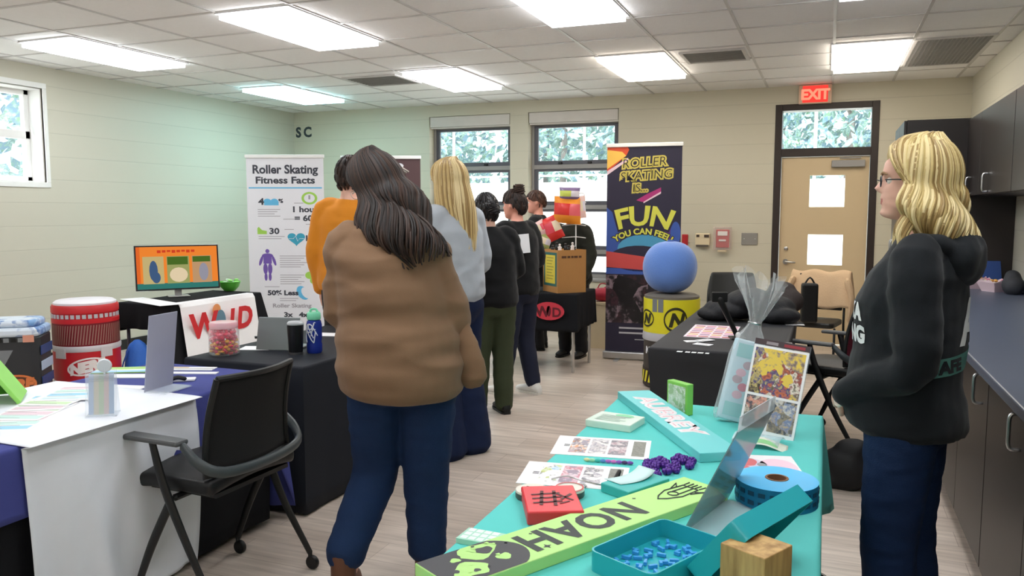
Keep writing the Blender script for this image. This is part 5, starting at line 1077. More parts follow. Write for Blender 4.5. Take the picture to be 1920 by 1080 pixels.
m = MB(); m.M = frame((-s, -s-.001, 0), (1, 0, 0), (0, 0, 1))
for i, (x, w_) in enumerate(((.04, .05), (.10, .03), (.14, .025), (.17, .04), (.22, .03))): prect(m, x, .325, x+w_, .345, 0, .0006)
m.build('stamp', mat('stamp_brown', (84, 54, 34), .7), cb, smooth=False)
# trinkets on the box
rd = random.Random(8); Mt = [mat('trinket_black', (22, 20, 24), .35), mat('trinket_white', (220, 216, 214), .4)]
LT = ['black trinket at the left end of the row on the cardboard box', 'white trinket second from left on the cardboard box', 'black trinket third from left on the cardboard box', 'black trinket in the middle of the row on the cardboard box', 'black trinket right of the middle on the cardboard box', 'white trinket second from right on the cardboard box', 'black trinket at the right end of the row on the cardboard box']
cM = Matrix.Translation((p.x, 7.235, Zf)) @ Matrix.Rotation(R_(46), 4, 'Z')
for k in range(7):
    q = cM @ Vector((-.115+.038*k, .02-.10*(k % 2)+.03*(k % 3), Hb-.012)); hh = .055+.012*(k % 3)
    m = MB(); m.lathe([(0, 0), (.016, 0), (.018, .006), (.015, hh*.55), (.007, hh*.7), (.010, hh*.78), (.012, hh*.9), (.006, hh), (0, hh)], 14); m.tube([(-.018, 0, hh*.5), (0, 0, hh*.62), (.018, 0, hh*.5)], .005, 6, sub=2)
    o = m.build('trinket', Mt[1 if k in (1, 5) else 0], None, loc=tuple(q)); tag(o, LT[k], 'trinket', 'trinkets on the cardboard box')
# rack of snack bags behind the box
q = aty(1080, 450, 7.53); q = Vector((q.x, 7.53, Zf)); rk = empty('snack_rack', tuple(q), 0, 'thin white wire rack carrying snack bags behind the cardboard box', 'rack')
m = MB(); m.lathe([(0, 0), (.06, 0), (.06, .008), (0, .010)], 24); m.build('base', M_white, rk); m = MB(); m.tube([(0, 0, .008), (0, 0, .88), (.03, 0, .93), (.075, 0, .93), (.085, 0, .88), (.085, 0, .84)], .006, 8, sub=3); m.build('pole', M_white, rk)
for z in (.5, .62, .72, .84): m = MB(); m.tube([(-.14, -.01, z), (0, 0, z+.01), (.10, -.01, z)], .004, 6, sub=2); m.build('hook', M_white, rk)
def snack(px, py, w, h, cols, rot, label, D=7.53):
    w *= 1.08; h *= 1.08; c = aty(px, py, 7.50); b = empty('snack_bag', tuple(c), YAW*0+R_(rot*0), label, 'snack bag', 'snack bags on the rack')
    def f(u, v, s):
        x = (u-.5)*w; z = (v-.5)*h; t = .045*w/.2*(1-abs(2*u-1)**3)*(1-abs(2*v-1)**2.5)+.003*math.sin(u*22)*(abs(2*v-1)**6); return (x*(1-.06*math.sin(v*PI)), s*t, z)
    m = MB(Matrix.Rotation(R_(rot), 4, 'Y')); n = len(m.f)
    for s in (-1, 1): m.sheet(lambda u, v: f(u, v, s), 14, 16)
    mi = []
    for k, fc in enumerate(m.f): v = (k % 16)/16; mi.append(0 if v < .12 or v > .9 else (1 if (k//16) % 14 < 9 else 2) if .3 < v < .75 else 0)
    m.m = mi; m.build('bag', cols, b)
cr = lambda n, *c: mat('foil_'+n, c, .25, var=.12)
snack(1064, 394, .27, .24, [cr('orange', 240, 150, 50), cr('red', 222, 60, 56), cr('pink', 240, 110, 116)], 4, 'orange and red snack bag in the middle of the rack')
snack(1036, 428, .17, .22, [cr('red', 222, 60, 56), cr('rose', 226, 80, 96), cr('cream', 240, 222, 190)], -24, 'red snack bag tilted at the lower left of the rack')
snack(1068, 364, .20, .12, [cr('purple', 120, 100, 140), cr('lime', 204, 214, 96), cr('pale', 226, 218, 226)], 2, 'purple and lime snack bag at the top of the rack')
snack(1014, 428, .11, .14, [cr('pale_pink', 240, 200, 196), cr('cream', 240, 222, 190), cr('rose', 226, 80, 96)], -30, 'small pale pink snack bag at the left of the rack')
snack(1022, 452, .12, .13, [cr('olive', 170, 176, 110), cr('cream', 240, 222, 190), cr('pale', 226, 218, 226)], 20, 'small olive snack bag at the bottom left of the rack')
snack(1092, 388, .06, .2, [cr('blush', 244, 206, 196), cr('cream', 240, 222, 190), cr('pale', 226, 218, 226)], -6, 'slim cream snack bag at the right of the rack')
# bottle and napkins left of the box
q = on(1008, 543, Zf); o = empty('napkin_stack', (q.x, 7.16, Zf), .3, 'stack of white napkins with a blue band left of the cardboard box', 'napkins')
m = MB(); m.box((0, 0, .03), (.11, .11, .06)); m.build('napkins', M_paper, o, smooth=False, bevel=.004); m = MB(); m.box((0, 0, .09), (.10, .10, .06)); m.build('band', mat('band_navy', (36, 44, 84), .5), o, smooth=False, bevel=.004); m = MB(); m.box((0, 0, .15), (.11, .11, .06)); m.build('napkins', M_paper, o, smooth=False, bevel=.004)
m = MB(); m.lathe([(0, .18), (.045, .18), (.05, .19), (.05, .215), (.04, .225), (0, .225)], 20); m.build('blue_lid', mat('lid_blue', (48, 88, 140), .4), o)
# red bag on a beige bin below the window
q = atd(1130, 600, 8.9); o = empty('storage_bin', (q.x, q.y, 0), .1, 'beige storage bin below the right back window', 'bin'); zb_ = 1.5-(560-393)/1500*8.9
m = MB(); m.prism(rrect(-.16, .16, -.14, .14, .02), 0, zb_-.03); m.build('body', M_beige, o, smooth=False); m = MB(); m.prism(rrect(-.17, .17, -.15, .15, .02), zb_-.03, zb_); m.build('lid', M_beige, o, smooth=False, bevel=.005)
o2 = empty('gift_bag', (q.x, q.y, zb_), .1, 'dark red soft bag lying on the beige storage bin', 'bag')
m = MB(); m.ell((0, 0, .075), (.145, .12, .075), 20); m.ell((.06, .02, .12), (.07, .06, .05), 14); m.build('body', mat('bag_red', (170, 36, 58), .6, bump=.3, bscale=30), o2); m = MB(); m.tube([(-.06, 0, .14), (-.03, 0, .19), (.03, 0, .19), (.06, 0, .15)], .007, 6, sub=3); m.build('handle', mat('bag_red', (170, 36, 58), .6), o2)

# ================================================================ yellow barrel with a plush cushion
q = atd(1258, 640, 6.9); yb = empty('toy_barrel', (q.x, q.y, 0), R_(8), 'yellow and grey toy barrel with a round N logo by the dark banner', 'toy barrel')
sc = 1.02; M_yel = mat('toy_yellow', (222, 212, 44), .4)
MB().lathe([(0, 0), (.21, 0), (.235, .02), (.238, .17), (0, .17)], 40).build('base', mat('barrel_base', (46, 34, 34), .5), yb)
m = MB()
for k in range(26): x = -.7+.055*k; m.add([(x, -.05, .003), (x+.028, -.05, .003), (x+.055, .05, .003), (x+.027, .05, .003)], [(0, 1, 2, 3)])
wrap(m, 0, .239, .10); m.build('hazard_stripe', M_yel, yb)
m = MB(); m.lathe([(0, .17), (.232, .17), (.232, .41), (0, .41)], 40); i0 = len(m.v); v, f = text_mesh('NERF', .075, .1, .006, 'CENTER'); m.add([(a-.16, b-.03, .002) for a, b, c_ in v], f, 1); wrap(m, i0, .232, .33); m.build('drum', [mat('barrel_brown', (66, 58, 54), .5), M_bw], yb)
MB().lathe([(0, .41), (.240, .41), (.244, .42), (.240, .47), (.236, .48), (0, .48)], 40).build('lower_ring', mat('toy_grey', (186, 184, 190), .45), yb)
m = MB(); m.lathe([(0, .48), (.238, .48), (.238, .765), (0, .765)], 40)
def nl(cx, w, h):
    i0 = len(m.v); ring_logo(m, Matrix.Translation((cx, 0, 0)), w, h, 'N', h*1.45, 1, 1, None, .25); wrap(m, i0, .239, .60)
nl(.045, .10, .105); nl(-.235, .09, .075); i0 = len(m.v); m.box((-.11, .115, .002), (.10, .11, .004), 2); wrap(m, i0, .239, .60); m.build('yellow_band', [M_yel, mat('logo_dark', (52, 50, 26), .5), mat('toy_mid_grey', (120, 124, 128), .5)], yb)
MB().lathe([(0, .765), (.232, .765), (.232, .785), (.2, .80), (0, .805)], 40).build('lid', mat('lid_grey', (110, 104, 96), .5), yb)
pc = empty('plush_cushion', (q.x-.02, q.y, .806), 0, 'round blue plush cushion resting on the yellow toy barrel', 'cushion')
m = MB(); n = 40
prof = [(1e-3, .0)]+[(.232*math.sin(t)**.8, .225-.225*math.cos(t)) for t in [PI*k/20 for k in range(1, 20)]]+[(1e-3, .45)]
vs = []
for r, z in prof:
    for k in range(n): a = 2*PI*k/n; g = 1-.05*max(0, math.cos(4*a))**6; vs.append((r*g*math.cos(a), r*g*math.sin(a), z*.98))
m.add(vs, [(i*n+k, i*n+(k+1) % n, (i+1)*n+(k+1) % n, (i+1)*n+k) for i in range(len(prof)-1) for k in range(n)]); m.build('cushion_body', mat('plush_blue', (96, 134, 206), .95, bump=.4, bscale=120, sheen=.4), pc)
m = MB(); m.ell((0, 0, .442), (.03, .03, .012), 14); m.build('button', mat('plush_blue_dark', (60, 92, 160), .9), pc)

# ================================================================ black table in the middle right and what lies on it
table(-.89, -.19, 4.36, 6.14, .745, 'folding table under the black stretch cover in front of the yellow barrel')
tc = table_cloth('tablecloth', -.90, -.18, 4.35, 6.15, .75, (.72, .72, .72, .72), mat('charcoal_stretch_cloth', (40, 40, 44), .7, var=.06, bump=.05, bscale=500), 'black stretch table cover with small white lettering, in front of the yellow barrel', flare=-.06, amp=.003)
m = MB(); a = on(1268, 660, .7515)
for i, (x, w_) in enumerate(((0, .03), (.045, .025), (.078, .025), (.11, .03), (.15, .02))): prect(m, a.x+x, a.y, a.x+x+w_, a.y+.035, 0, .7522)
m.build('small_print', M_wink, tc, smooth=False)
Z5 = .7525
M_pp = mat('sheet_pinkwhite', (236, 222, 230), .5); PK = [mat('sheet_rose', (206, 120, 150), .5), mat('sheet_mauve', (160, 110, 150), .5), mat('sheet_brick', (176, 80, 80), .5), mat('sheet_amber', (214, 170, 90), .5)]
def pinks(mb, w, h, t):
    for i in range(7):
        for j in range(4): prect(mb, .015+j*w*.24, .02+i*h*.135, .015+j*w*.24+w*.2, .02+i*h*.135+h*.07, 1+(i*3+j*2) % 4, t+.0003)
sheet_at('print_sheet', [on(1281, 631, Z5), on(1374, 636, Z5), on(1371, 612, Z5)], Z5, [M_pp]+PK, 'white sheet with pink and red print on the black table', 'print', pinks)
for i, (px, py, a, l) in enumerate([(1300, 640, .5, 'white paper tag at the left of the tag cluster on the black table'), (1318, 646, -.3, 'white paper tag at the front right of the tag cluster'), (1322, 638, .9, 'white paper tag at the back right of the tag cluster')]):
    o = plain('paper_tag', (px, py), .10, .06, a, Z5+.002*i, [M_paper, M_inkg], l, 'tag', lambda mb, w, h, t: prect(mb, .02, .02, w-.02, .03, 1, t+.0003), .0018); o['group'] = 'white paper tags on the black table'
plain('paper_tag', (1490, 609), .12, .05, .2, Z5, [M_paper], 'white card lying by the black coat on the black table', 'tag')
plain('folder', (1462, 650), .14, .20, .1, Z5, [mat('folder_grey', (104, 104, 106), .5)], 'flat grey folder on the right of the black table', 'folder', None, .01)
q = on(1385, 637, Z5); o = empty('phone_holder', tuple(q), .3, 'black angled phone holder on the black table', 'phone holder')
m = MB(); m.box((0, .03, .006), (.09, .12, .012)); m.build('base', M_black, o, smooth=False, bevel=.004); m = MB(); m.tube([(0, .03, .01), (-.05, .02, .11), (-.115, .0, .24)], [.014, .016, .02], 10, sub=3); m.build('arm', M_black, o); m = MB(); m.box((-.115, -.0, .25), (.09, .02, .06), 0); m.build('clamp', M_black, o, smooth=False, bevel=.006); m = MB(); m.ell((-.01, -.025, .03), (.015, .012, .02), 10); m.build('tag_light', M_paper, o)
# coat and backpack heap
def heap(name, pts, m_, label, cat, seed, amp=.02, f=8):
    b = MB()
    for c_, r_ in pts: b.ell(c_, r_, 16)
    sd = Vector((seed, seed*2, seed*3))
    o = remesh(b, name, [m_], None, .012, 6, lambda c, n: c+n*amp*(noise.noise(c*f+sd)+.7*(1-2*abs(noise.noise(c*f*.8-sd)))))
    z = min(v.co.z for v in o.data.vertices)
    for v in o.data.vertices: v.co.z = max(v.co.z, z+.015)
    z = min(v.co.z for v in o.data.vertices); 
    for v in o.data.vertices: v.co.z -= z
    return tag(o, label, cat)
o = heap('coat', [((-.10, 0, .06), (.18, .17, .06)), ((.12, .03, .08), (.20, .17, .08)), ((.02, -.02, .12), (.16, .13, .08)), ((.22, -.05, .04), (.14, .12, .05)), ((-.2, -.03, .03), (.12, .13, .04))], mat('coat_black', (26, 27, 31), .75, bump=.2, bscale=60), 'crumpled black coat heaped at the far end of the black table', 'coat', 3); o.location = (-.50, 5.68, Z5)
o = heap('backpack', [((0, 0, .12), (.15, .11, .11)), ((0, -.08, .08), (.11, .06, .08)), ((.0, .02, .2), (.10, .07, .06))], mat('backpack_brown', (58, 50, 48), .75, bump=.2, bscale=60), 'dark brown backpack lying beside the black coat', 'backpack', 5, .008); o.location = (-.29, 6.03, Z5); 
m = MB(); m.tube([(-.06, -.1, .20), (-.08, -.15, .12), (-.05, -.13, .02)], .012, 8, sub=3, flat=((1, 0, 0), 1.6)); m.build('strap', M_black, o)
# ================================================================ chairs at the back wall
M_leath = mat('black_vinyl', (34, 34, 32), .4)
def side_chair(loc, rz, label, jacket=False):
    c = empty('side_chair', loc, rz, label, 'chair')
    def bp(u, v): x = (u-.5)*.46*(1-.12*(2*v-1)**2*(1 if v > .5 else .4)); return (x, -.22-.08*v-.03*math.cos((u-.5)*PI), .56+.34*v)
    m = MB(); m.sheet(bp, 14, 10); o = m.build('backrest', M_leath, c); md = o.modifiers.new('t', 'SOLIDIFY'); md.thickness = .035; md2 = o.modifiers.new('b', 'BEVEL'); md2.width = .014; md2.segments = 3
    m = MB(); m.prism(rrect(-.23, .23, -.21, .23, .06), .44, .49); m.build('seat', M_leath, c, smooth=False, bevel=.015)
    for s in (-1, 1):
        m = MB(); m.tube([(s*.235, .20, .005), (s*.235, .19, .44)], .011, 8); m.build('leg', M_frame, c)
        m = MB(); m.tube([(s*.235, -.26, .005), (s*.235, -.20, .44), (s*.225, -.27, .72), (s*.20, -.31, .86)], .011, 8, sub=3); m.build('leg', M_frame, c)
    return c
q = atd(1376, 560, 7.6); side_chair((q.x, q.y, 0), R_(190), 'black padded chair against the back wall, right of the yellow barrel')
q = atd(1525, 560, 7.5); ch = side_chair((q.x, q.y, 0), R_(168), 'black chair draped with a beige jacket in front of the door')
def jk():
    m = MB()
    def f(u, v):
        x = (u-.5)*.54; s = (v-.5)*2; z = .925-.34*abs(s)**1.2+.012*math.sin(u*13); y = -.30+.065*s+.03*(.925-z)*math.sin(u*17)+(.05 if s > 0 else -.04)*(abs(s)**.5)
        return (x*(1+.12*abs(s)), y, z)
    m.sheet(f, 26, 30)
    o = m.build('jacket', mat('beige_cloth', (206, 176, 142), .85, bump=.2, bscale=90), None, angle=70); md = o.modifiers.new('t', 'SOLIDIFY'); md.thickness = .008; md.offset = 1
    o.location = ch.location; o.rotation_euler = ch.rotation_euler; tag(o, 'beige jacket hung over the back of the chair in front of the door', 'jacket')
    for s in (-1, 1): m = MB(); m.tube([(s*.25, -.24, .84), (s*.30, -.20, .68), (s*.29, -.19, .48)], [.05, .045, .04], 10, sub=3, flat=((1, 0, 0), .6)); m.build('sleeve', mat('beige_cloth', (206, 176, 142), .85), o)
jk()
q = atd(1518, 545, 7.25); o = empty('strap_bag', (q.x, q.y, .494), .2, 'upright black bag on the seat of the beige-draped chair', 'bag')
m = MB(); m.prism(rrect(-.07, .07, -.05, .05, .02), 0, .36); m.build('body', M_black, o, smooth=False, bevel=.02); m = MB(); m.tube([(-.05, 0, .34), (0, 0, .41), (.05, 0, .34)], .008, 8, sub=3); m.build('handle', M_black, o)
M_mar = mat('maroon_mesh', (116, 36, 56), .7, bump=.3, bscale=400)
nesting_chair((.06, 5.60, 0), R_(70), 'maroon-backed office chair with grey armrests behind the woman at right', M_black, M_mar)
q = atd(1590, 870, 4.35); o = heap('tote_bag', [((0, 0, .12), (.14, .10, .12)), ((.02, 0, .2), (.10, .07, .08)), ((-.1, .0, .06), (.1, .09, .06))], mat('tote_black', (22, 22, 24), .7), 'soft black bag on the floor behind the woman at right', 'bag', 7, .012); o.location = (q.x, q.y, 0)
# ================================================================ teal table in the right foreground
M_tealc = fabric('teal_cloth', (96, 202, 196), .08, .75)
table(-.765, 0, 1.24, 3.14, .735, 'folding table under the teal cloth in the right foreground')
table_cloth('tablecloth', -.775, .01, 1.23, 3.15, .74, (.37, .34, .37, .37), M_tealc, 'teal tablecloth on the table in the right foreground', flare=.0, amp=.006, folds=15, corner=.08, seed=8)
ZT = .7425
def pt(px, py, z=ZT): return on(px, py, z)
def slab_between(name, A, B, w, h, mats, label, cat, draw, z=ZT, t0=0.):
    """board lying on the table from A to B (far-left edge), w wide towards +side; drawn in (along, across)"""
    A, B = Vector((A[0], A[1], z)), Vector((B[0], B[1], z)); u = (B-A).normalized(); L = (B-A).length; r = empty(name, tuple(A), math.atan2(u.y, u.x), label, cat)
    m = MB(); m.prism([(0, 0), (L, 0), (L, w), (0, w)], 0, h); o = m.build('board', mats[0], r, smooth=False, bevel=.002)
    draw(r, L, w, h); return r
M_limeS = mat('lime_board', (184, 230, 140), .5, var=.02); M_slate = mat('slate_print', (66, 72, 70), .6)
def noah(r, L, w, h):
    m = MB(); z = h+.0006
    vs, fs = text_mesh('NOAH', .125, 0, .004, 'LEFT', 1.08); m.add([(p[0]*.95+.27, p[1]*1.0+.030, z) for p in vs], fs); m.build('lettering', M_slate, r, smooth=False)
    m = MB()                                                       # rocket outline at the far end
    def ln(P, q=.0022): m.tube([(x, y, z) for x, y in P], q, 4, cap=False)
    ln([(.06, .045), (.13, .04), (.17, .055), (.19, .07), (.17, .085), (.13, .10), (.06, .095), (.06, .045)]); ln([(.06, .06), (.12, .058)]); ln([(.06, .08), (.12, .082)])
    for y in (.045, .058, .07, .082, .095): ln([(.055, y), (.03, y+.004*(y-.07)*20)])
    ln([(.13+.014*math.cos(t), .07+.014*math.sin(t)) for t in [2*PI*k/10 for k in range(11)]]); ln([(.08, .10), (.06, .118), (.10, .102)]); ln([(.08, .04), (.06, .022), (.10, .038)]); m.build('rocket_drawing', M_slate, r, smooth=False)
    m = MB()
    for sx, sy, s in ((.235, .03, .007), (.60, .11, .012), (.585, .035, .006), (.66, .04, .006)):
        m.add([(sx+s*(1 if k % 2 == 0 else .4)*math.cos(PI*k/4), sy+s*(1 if k % 2 == 0 else .4)*math.sin(PI*k/4), z) for k in range(8)], [tuple(range(8))])
    m.build('star', M_slate, r, smooth=False)
    m = MB(); cx, cy, R = .80, .075, .16                             # big moon cropped by the board
    pts = [(cx+R*math.cos(t), min(w-.002, max(.002, cy+R*.62*math.sin(t)))) for t in [2*PI*k/48 for k in range(48)]]
    pts = [(min(L-.002, x), y) for x, y in pts]; m.add([(x, y, z) for x, y in pts], [tuple(range(48))], 0)
    rd = random.Random(6)
    def spot(x, y, r_, mi, zz): m.add([(min(L-.003, x+r_*(1+.25*noise.noise(Vector((x*30+math.cos(t)*2, y*30+math.sin(t)*2, r_*9))))*math.cos(t)), min(w-.003, max(.003, y+r_*.8*(1+.25*math.sin(3*t+x*40))*math.sin(t))), zz) for t in [2*PI*k/20 for k in range(20)]], [tuple(range(20))], mi)
    spot(.735, .035, .045, 1, z+.0004); spot(.80, .10, .040, 1, z+.0004); spot(.705, .09, .018, 1, z+.0004); spot(.72, .04, .020, 0, z+.0008); spot(.745, .03, .006, 1, z+.0012); spot(.80, .045, .012, 1, z+.0004); spot(.83, .09, .009, 0, z+.0008); spot(.79, .11, .008, 0, z+.0008)
    for k in range(10): spot(rd.uniform(.68, .84), rd.uniform(.01, .13), rd.uniform(.003, .006), rd.randrange(2), z+.0014)
    m.build('moon_drawing', [mat('moon_grey', (78, 78, 82), .6), M_limeS], r, smooth=False)
A, B = pt(1282, 912), pt(778, 1080); slab_between('name_sign', A, B, .145, .028, [M_limeS], 'long lime green name board reading NOAH with rocket and moon drawings', 'name sign', noah)
M_tealS = mat('teal_board', (112, 208, 210), .5, var=.02)
def aub(r, L, w, h):
    m = MB(); z = h+.0006; vs, fs = text_mesh('AUBREY', .15, .0, .012, 'LEFT', 1.05); sc = (L-.30)/max(p[0] for p in vs)
    m.add([(p[0]*sc+.12, p[1]*.66+.036, z) for p in vs], fs, 0); vs2, f2 = text_mesh('AUBREY', .15, .0, -.004, 'LEFT', 1.05)
    m.add([(p[0]*sc+.12, p[1]*.66+.036, z+.0006) for p in vs2], f2, 1); m.build('lettering', [mat('letter_white', (236, 232, 236), .5), photo('letter_pink', [(236, 150, 168), (236, 196, 206), (222, 120, 144), (244, 216, 222)], 40)], r, smooth=False)
A = pt(1158, 745); B = pt(1312, 868); slab_between('name_sign', (A.x+.005, A.y-.02), B, .135, .030, [M_tealS], 'long teal name board reading AUBREY in pink and white letters', 'name sign', aub)
# green block standing at the back
a, b = pt(1253, 770), pt(1296, 777); gb = empty('picture_block', tuple((a+b)/2), R_(-38), 'small green block standing upright with a pale patterned face', 'picture block')
m = MB(); m.bx(-.055, .055, -.016, .016, 0, .118); m.build('block', mat('block_green', (132, 204, 92), .5), gb, smooth=False, bevel=.003); m = MB(); m.bx(-.046, .046, -.0172, -.016, .012, .106); m.build('face', photo('green_white_print', [(206, 224, 206), (180, 210, 176), (226, 234, 226), (160, 196, 150)], 70), gb, smooth=False)
# white card box
c = (pt(1100, 806)+pt(1197, 785))/2; cb = empty('card_box', (c.x+.01, c.y-.01, ZT), R_(-9), 'flat white box with mint print near the far left of the teal table', 'card box')
m = MB(); m.bx(-.085, .085, -.07, .07, 0, .026); m.build('box', mat('box_mint_white', (214, 232, 218), .5), cb, smooth=False, bevel=.003); m = MB(); m.M = Matrix.Translation((0, 0, .0265)); blob(m, .02, .04, .035, .018, 0, .0004); lines(m, -.06, .02, .11, 5, 1, .017, .006); m.build('print', [mat('print_mint', (130, 210, 160), .5), mat('print_greygreen', (176, 196, 186), .5)], cb, smooth=False)
# two price sheets with photographs
SN = [photo('snap_one', [(214, 196, 190), (96, 84, 104), (226, 150, 90), (236, 230, 226), (130, 130, 150), (190, 160, 170)], 40, seed=1), photo('snap_two', [(190, 186, 190), (90, 90, 104), (214, 206, 206), (140, 136, 156), (226, 222, 222)], 45, seed=2), photo('snap_three', [(206, 196, 200), (150, 110, 130), (226, 216, 220), (110, 104, 120)], 45, seed=3), photo('snap_four', [(150, 190, 220), (214, 226, 236), (196, 206, 110), (90, 100, 90), (236, 236, 236)], 35, seed=4), photo('snap_five', [(214, 180, 196), (190, 90, 110), (226, 206, 214), (150, 130, 150)], 35, seed=5)]
M_bar = photo('grey_text_block', [(74, 80, 78), (98, 104, 100), (86, 92, 90), (110, 116, 112)], 160)
def sheet(pts, label, cells, col):
    def d(mb, w, h, t):
        for i, mi in enumerate(cells): prect(mb, w*(.17+.205*i), h*.14, w*(.17+.205*i)+w*.18, h*.9, mi, t+.0003)
        prect(mb, w*.82, h*.12, w*.95, h*.9, 6, t+.0003)
        for i in range(2): prect(mb, w*.10, h*(.45+.06*i), w*.16, h*(.48+.06*i), 7, t+.0003)
    return sheet_at('price_sheet', pts, ZT, [M_paper]+SN+[M_bar, M_ink], label, 'price sheet', d)
sheet([pt(1031, 851), pt(1216, 863), pt(1232, 828)], 'white price sheet with three photos, farther from the camera', (1, 2, 3), 0)
sheet([pt(967, 906), pt(1171, 921), pt(1203, 880)], 'white price sheet with three photos, nearer the camera and the red box', (4, 5, 2), 1)
# rainbow bracelet, purple charms
a, b = pt(1096, 865), pt(1187, 872); o = empty('bead_bracelet', (0, 0, 0), 0, 'straight rainbow bead strip lying between the two price sheets', 'bracelet')
cols = [(226, 222, 170), (170, 220, 180), (70, 190, 180), (90, 140, 200), (190, 110, 200), (226, 120, 200), (150, 90, 190), (90, 50, 110), (130, 80, 170)]
for i, c in enumerate(cols):
    m = MB(); p0, p1 = a.lerp(b, i/len(cols)), a.lerp(b, (i+.9)/len(cols)); p0.z = p1.z = ZT+.006; m.tube([p0, p0.lerp(p1, .5), p1], [.004, .006, .004], 8, sub=3); m.build('bead', mat('bead_%d' % i, c, .3), o)
M_pur = mat('purple_foil', (84, 44, 140), .25, .3, var=.3, vscale=60)
rd = random.Random(12); first = None; spots = []
for cx, cy, rx, ry, n in ((1238, 882, 32, 15, 17), (1272, 866, 14, 8, 5), (1293, 874, 9, 9, 4)):
    for k in range(n):
        for _ in range(60):
            t = rd.uniform(0, 6.3); q = math.sqrt(rd.random()); p_ = pt(cx+rx*q*math.cos(t), cy+ry*q*math.sin(t))
            if all((p_-s).length > .0225 for s in spots): spots.append(p_); break
def charm(seed):
    m = MB(); r2 = random.Random(seed)
    for k in range(6):
        a = PI/3*k; m.ell((.0085*math.cos(a), .0085*math.sin(a), .008), (.006, .006, .008), 8)
    m.ell((0, 0, .011), (.006, .006, .008), 8); return m.build('charm', M_pur)
def where(i, s):
    return None
ordr = sorted(range(len(spots)), key=lambda i: spots[i].x)
first = charm(1)
for j, i in enumerate(ordr):
    c = first if j == 0 else first.copy()
    if j: COL.objects.link(c)
    c.location = spots[i]; c.rotation_euler = (rd.uniform(-.2, .2), rd.uniform(-.2, .2), rd.uniform(0, 6)); s = rd.uniform(.95, 1.12); c.scale = (s, s, s*1.1)
    tag(c, 'shiny purple charm in the pile between the price sheets and the clear holder', 'charm', 'purple charms')
# teal printed block
a, b = pt(1128, 932), pt(1238, 903); c = (a+b)/2; o = empty('sample_block', (c.x+.01, c.y, ZT), R_(62), 'small teal block with a white printed slip, left of the lime board', 'sample block')
m = MB(); m.bx(-.085, .085, -.05, .05, 0, .026); m.build('block', mat('teal_block', (64, 180, 176), .5), o, smooth=False, bevel=.003)
m = MB(); m.M = Matrix.Translation((0, 0, .0264)); m.sheet(lambda u, v: (-.06+.14*u, .0+.06*v-.02*math.sin(u*3), .001+.01*u*u), 10, 3); o2 = m.build('paper_slip', mat('slip_white', (200, 230, 230), .5), o); md = o2.modifiers.new('t', 'SOLIDIFY'); md.thickness = .001; md.offset = 1
# tins, red box, keychain
def tin(px, py, r, label, cat='tin'):
    p = pt(px, py); o = empty('tin', (p.x, p.y, ZT), .5, label, cat); m = MB(); m.lathe([(0, 0), (r, 0), (r+.002, .003), (r+.002, .017), (0, .017)], 28); m.build('side', mat('tin_dark', (92, 88, 84), .4, .3), o)
    m = MB(); m.lathe([(0, .017), (r+.002, .017), (r+.001, .022), (0, .0225)], 28); m.build('lid', mat('tin_cream', (224, 222, 210), .4), o); return o
o = tin(998, 932, .043, 'round cream tin with dark lettering beside the red box'); m = MB(); m.M = Matrix.Translation((0, 0, .0228)) @ Matrix.Rotation(R_(-35), 4, 'Z'); lines(m, -.022, .004, .045, 1, 0, .01, .009, z=.0004); lines(m, -.015, -.010, .03, 1, 0, .01, .004, z=.0004); m.build('print', M_ink, o, smooth=False)
tin(1068, 929, .038, 'round cream tin with a red rim right behind the red box')
o = bpy.data.objects['tin.001']; m = MB(); m.lathe([(.036, .0228), (.038, .0240), (.034, .0240)], 28, cap=False); m.build('red_rim', mat('rim_red', (206, 70, 70), .4), o)
rb = [pt(966, 985), pt(1073, 982), pt(1100, 934), pt(993, 934)]; a, b, c_, d_ = rb; u = (b-a).normalized(); W_ = (b-a).length; V_ = ((d_-a).length+(c_-b).length)/2
ro = empty('red_box', tuple((a+b+c_+d_)/4), math.atan2(u.y, u.x), 'flat red box with black brush strokes on the teal table', 'box')
M_rb = mat('box_red', (222, 62, 70), .4, var=.02); m = MB(); m.bx(-W_/2, W_/2, -V_/2, V_/2, 0, .034); m.build('box', M_rb, ro, smooth=False, bevel=.004)
m = MB(); z = .0352
def bar(x, y, l, w_, a): c, s = math.cos(a), math.sin(a); m.add([(x+q*l/2*c-r*w_/2*s, y+q*l/2*s+r*w_/2*c, z) for q, r in ((-1, -1), (1, -1), (1, 1), (-1, 1))], [(0, 1, 2, 3)])
for y in (-.03, .0, .028): bar(-.012, y, .075, .008, .1)
bar(-.025, 0, .10, .009, 1.45); bar(.008, -.004, .105, .009, 1.5); bar(.038, .004, .05, .008, .9); bar(.035, .002, .06, .007, 2.2); bar(.03, -.035, .03, .006, .5); m.build('brush_strokes', mat('stroke_dark', (84, 30, 36), .5), ro, smooth=False)
p = pt(1028, 928); o = empty('bead_chain', (p.x+.005, p.y+.01, ZT), 0, 'short black bead chain curled next to the cream tin', 'chain'); m = MB()
for k in range(9): t = k*.62; m.ell((.022*math.cos(t)*(1-.05*k), .026*math.sin(t)*(1-.05*k), .006+.001*k), (.0065, .0065, .0065), 8)
m.build('beads', M_black, o)
p = pt(1098, 918); o = empty('keychain', (p.x, p.y+.02, ZT), .3, 'steel key chain with a black clip behind the red box', 'keychain'); m = MB(); m.tube([(-.10, .05, .004), (-.06, .035, .018), (-.02, .0, .02), (.02, -.005, .012), (.055, .0, .006)], .0022, 6, sub=4); m.tube([(-.02+.016*math.cos(t), .016*math.sin(t), .004) for t in [2*PI*k/14 for k in range(15)]], .002, 6); m.build('chain', M_silver, o); m = MB(); m.tube([(.055, 0, .007), (.075, .02, .012), (.09, .055, .03)], [.006, .008, .006], 8, sub=3); m.build('clip', M_black, o)
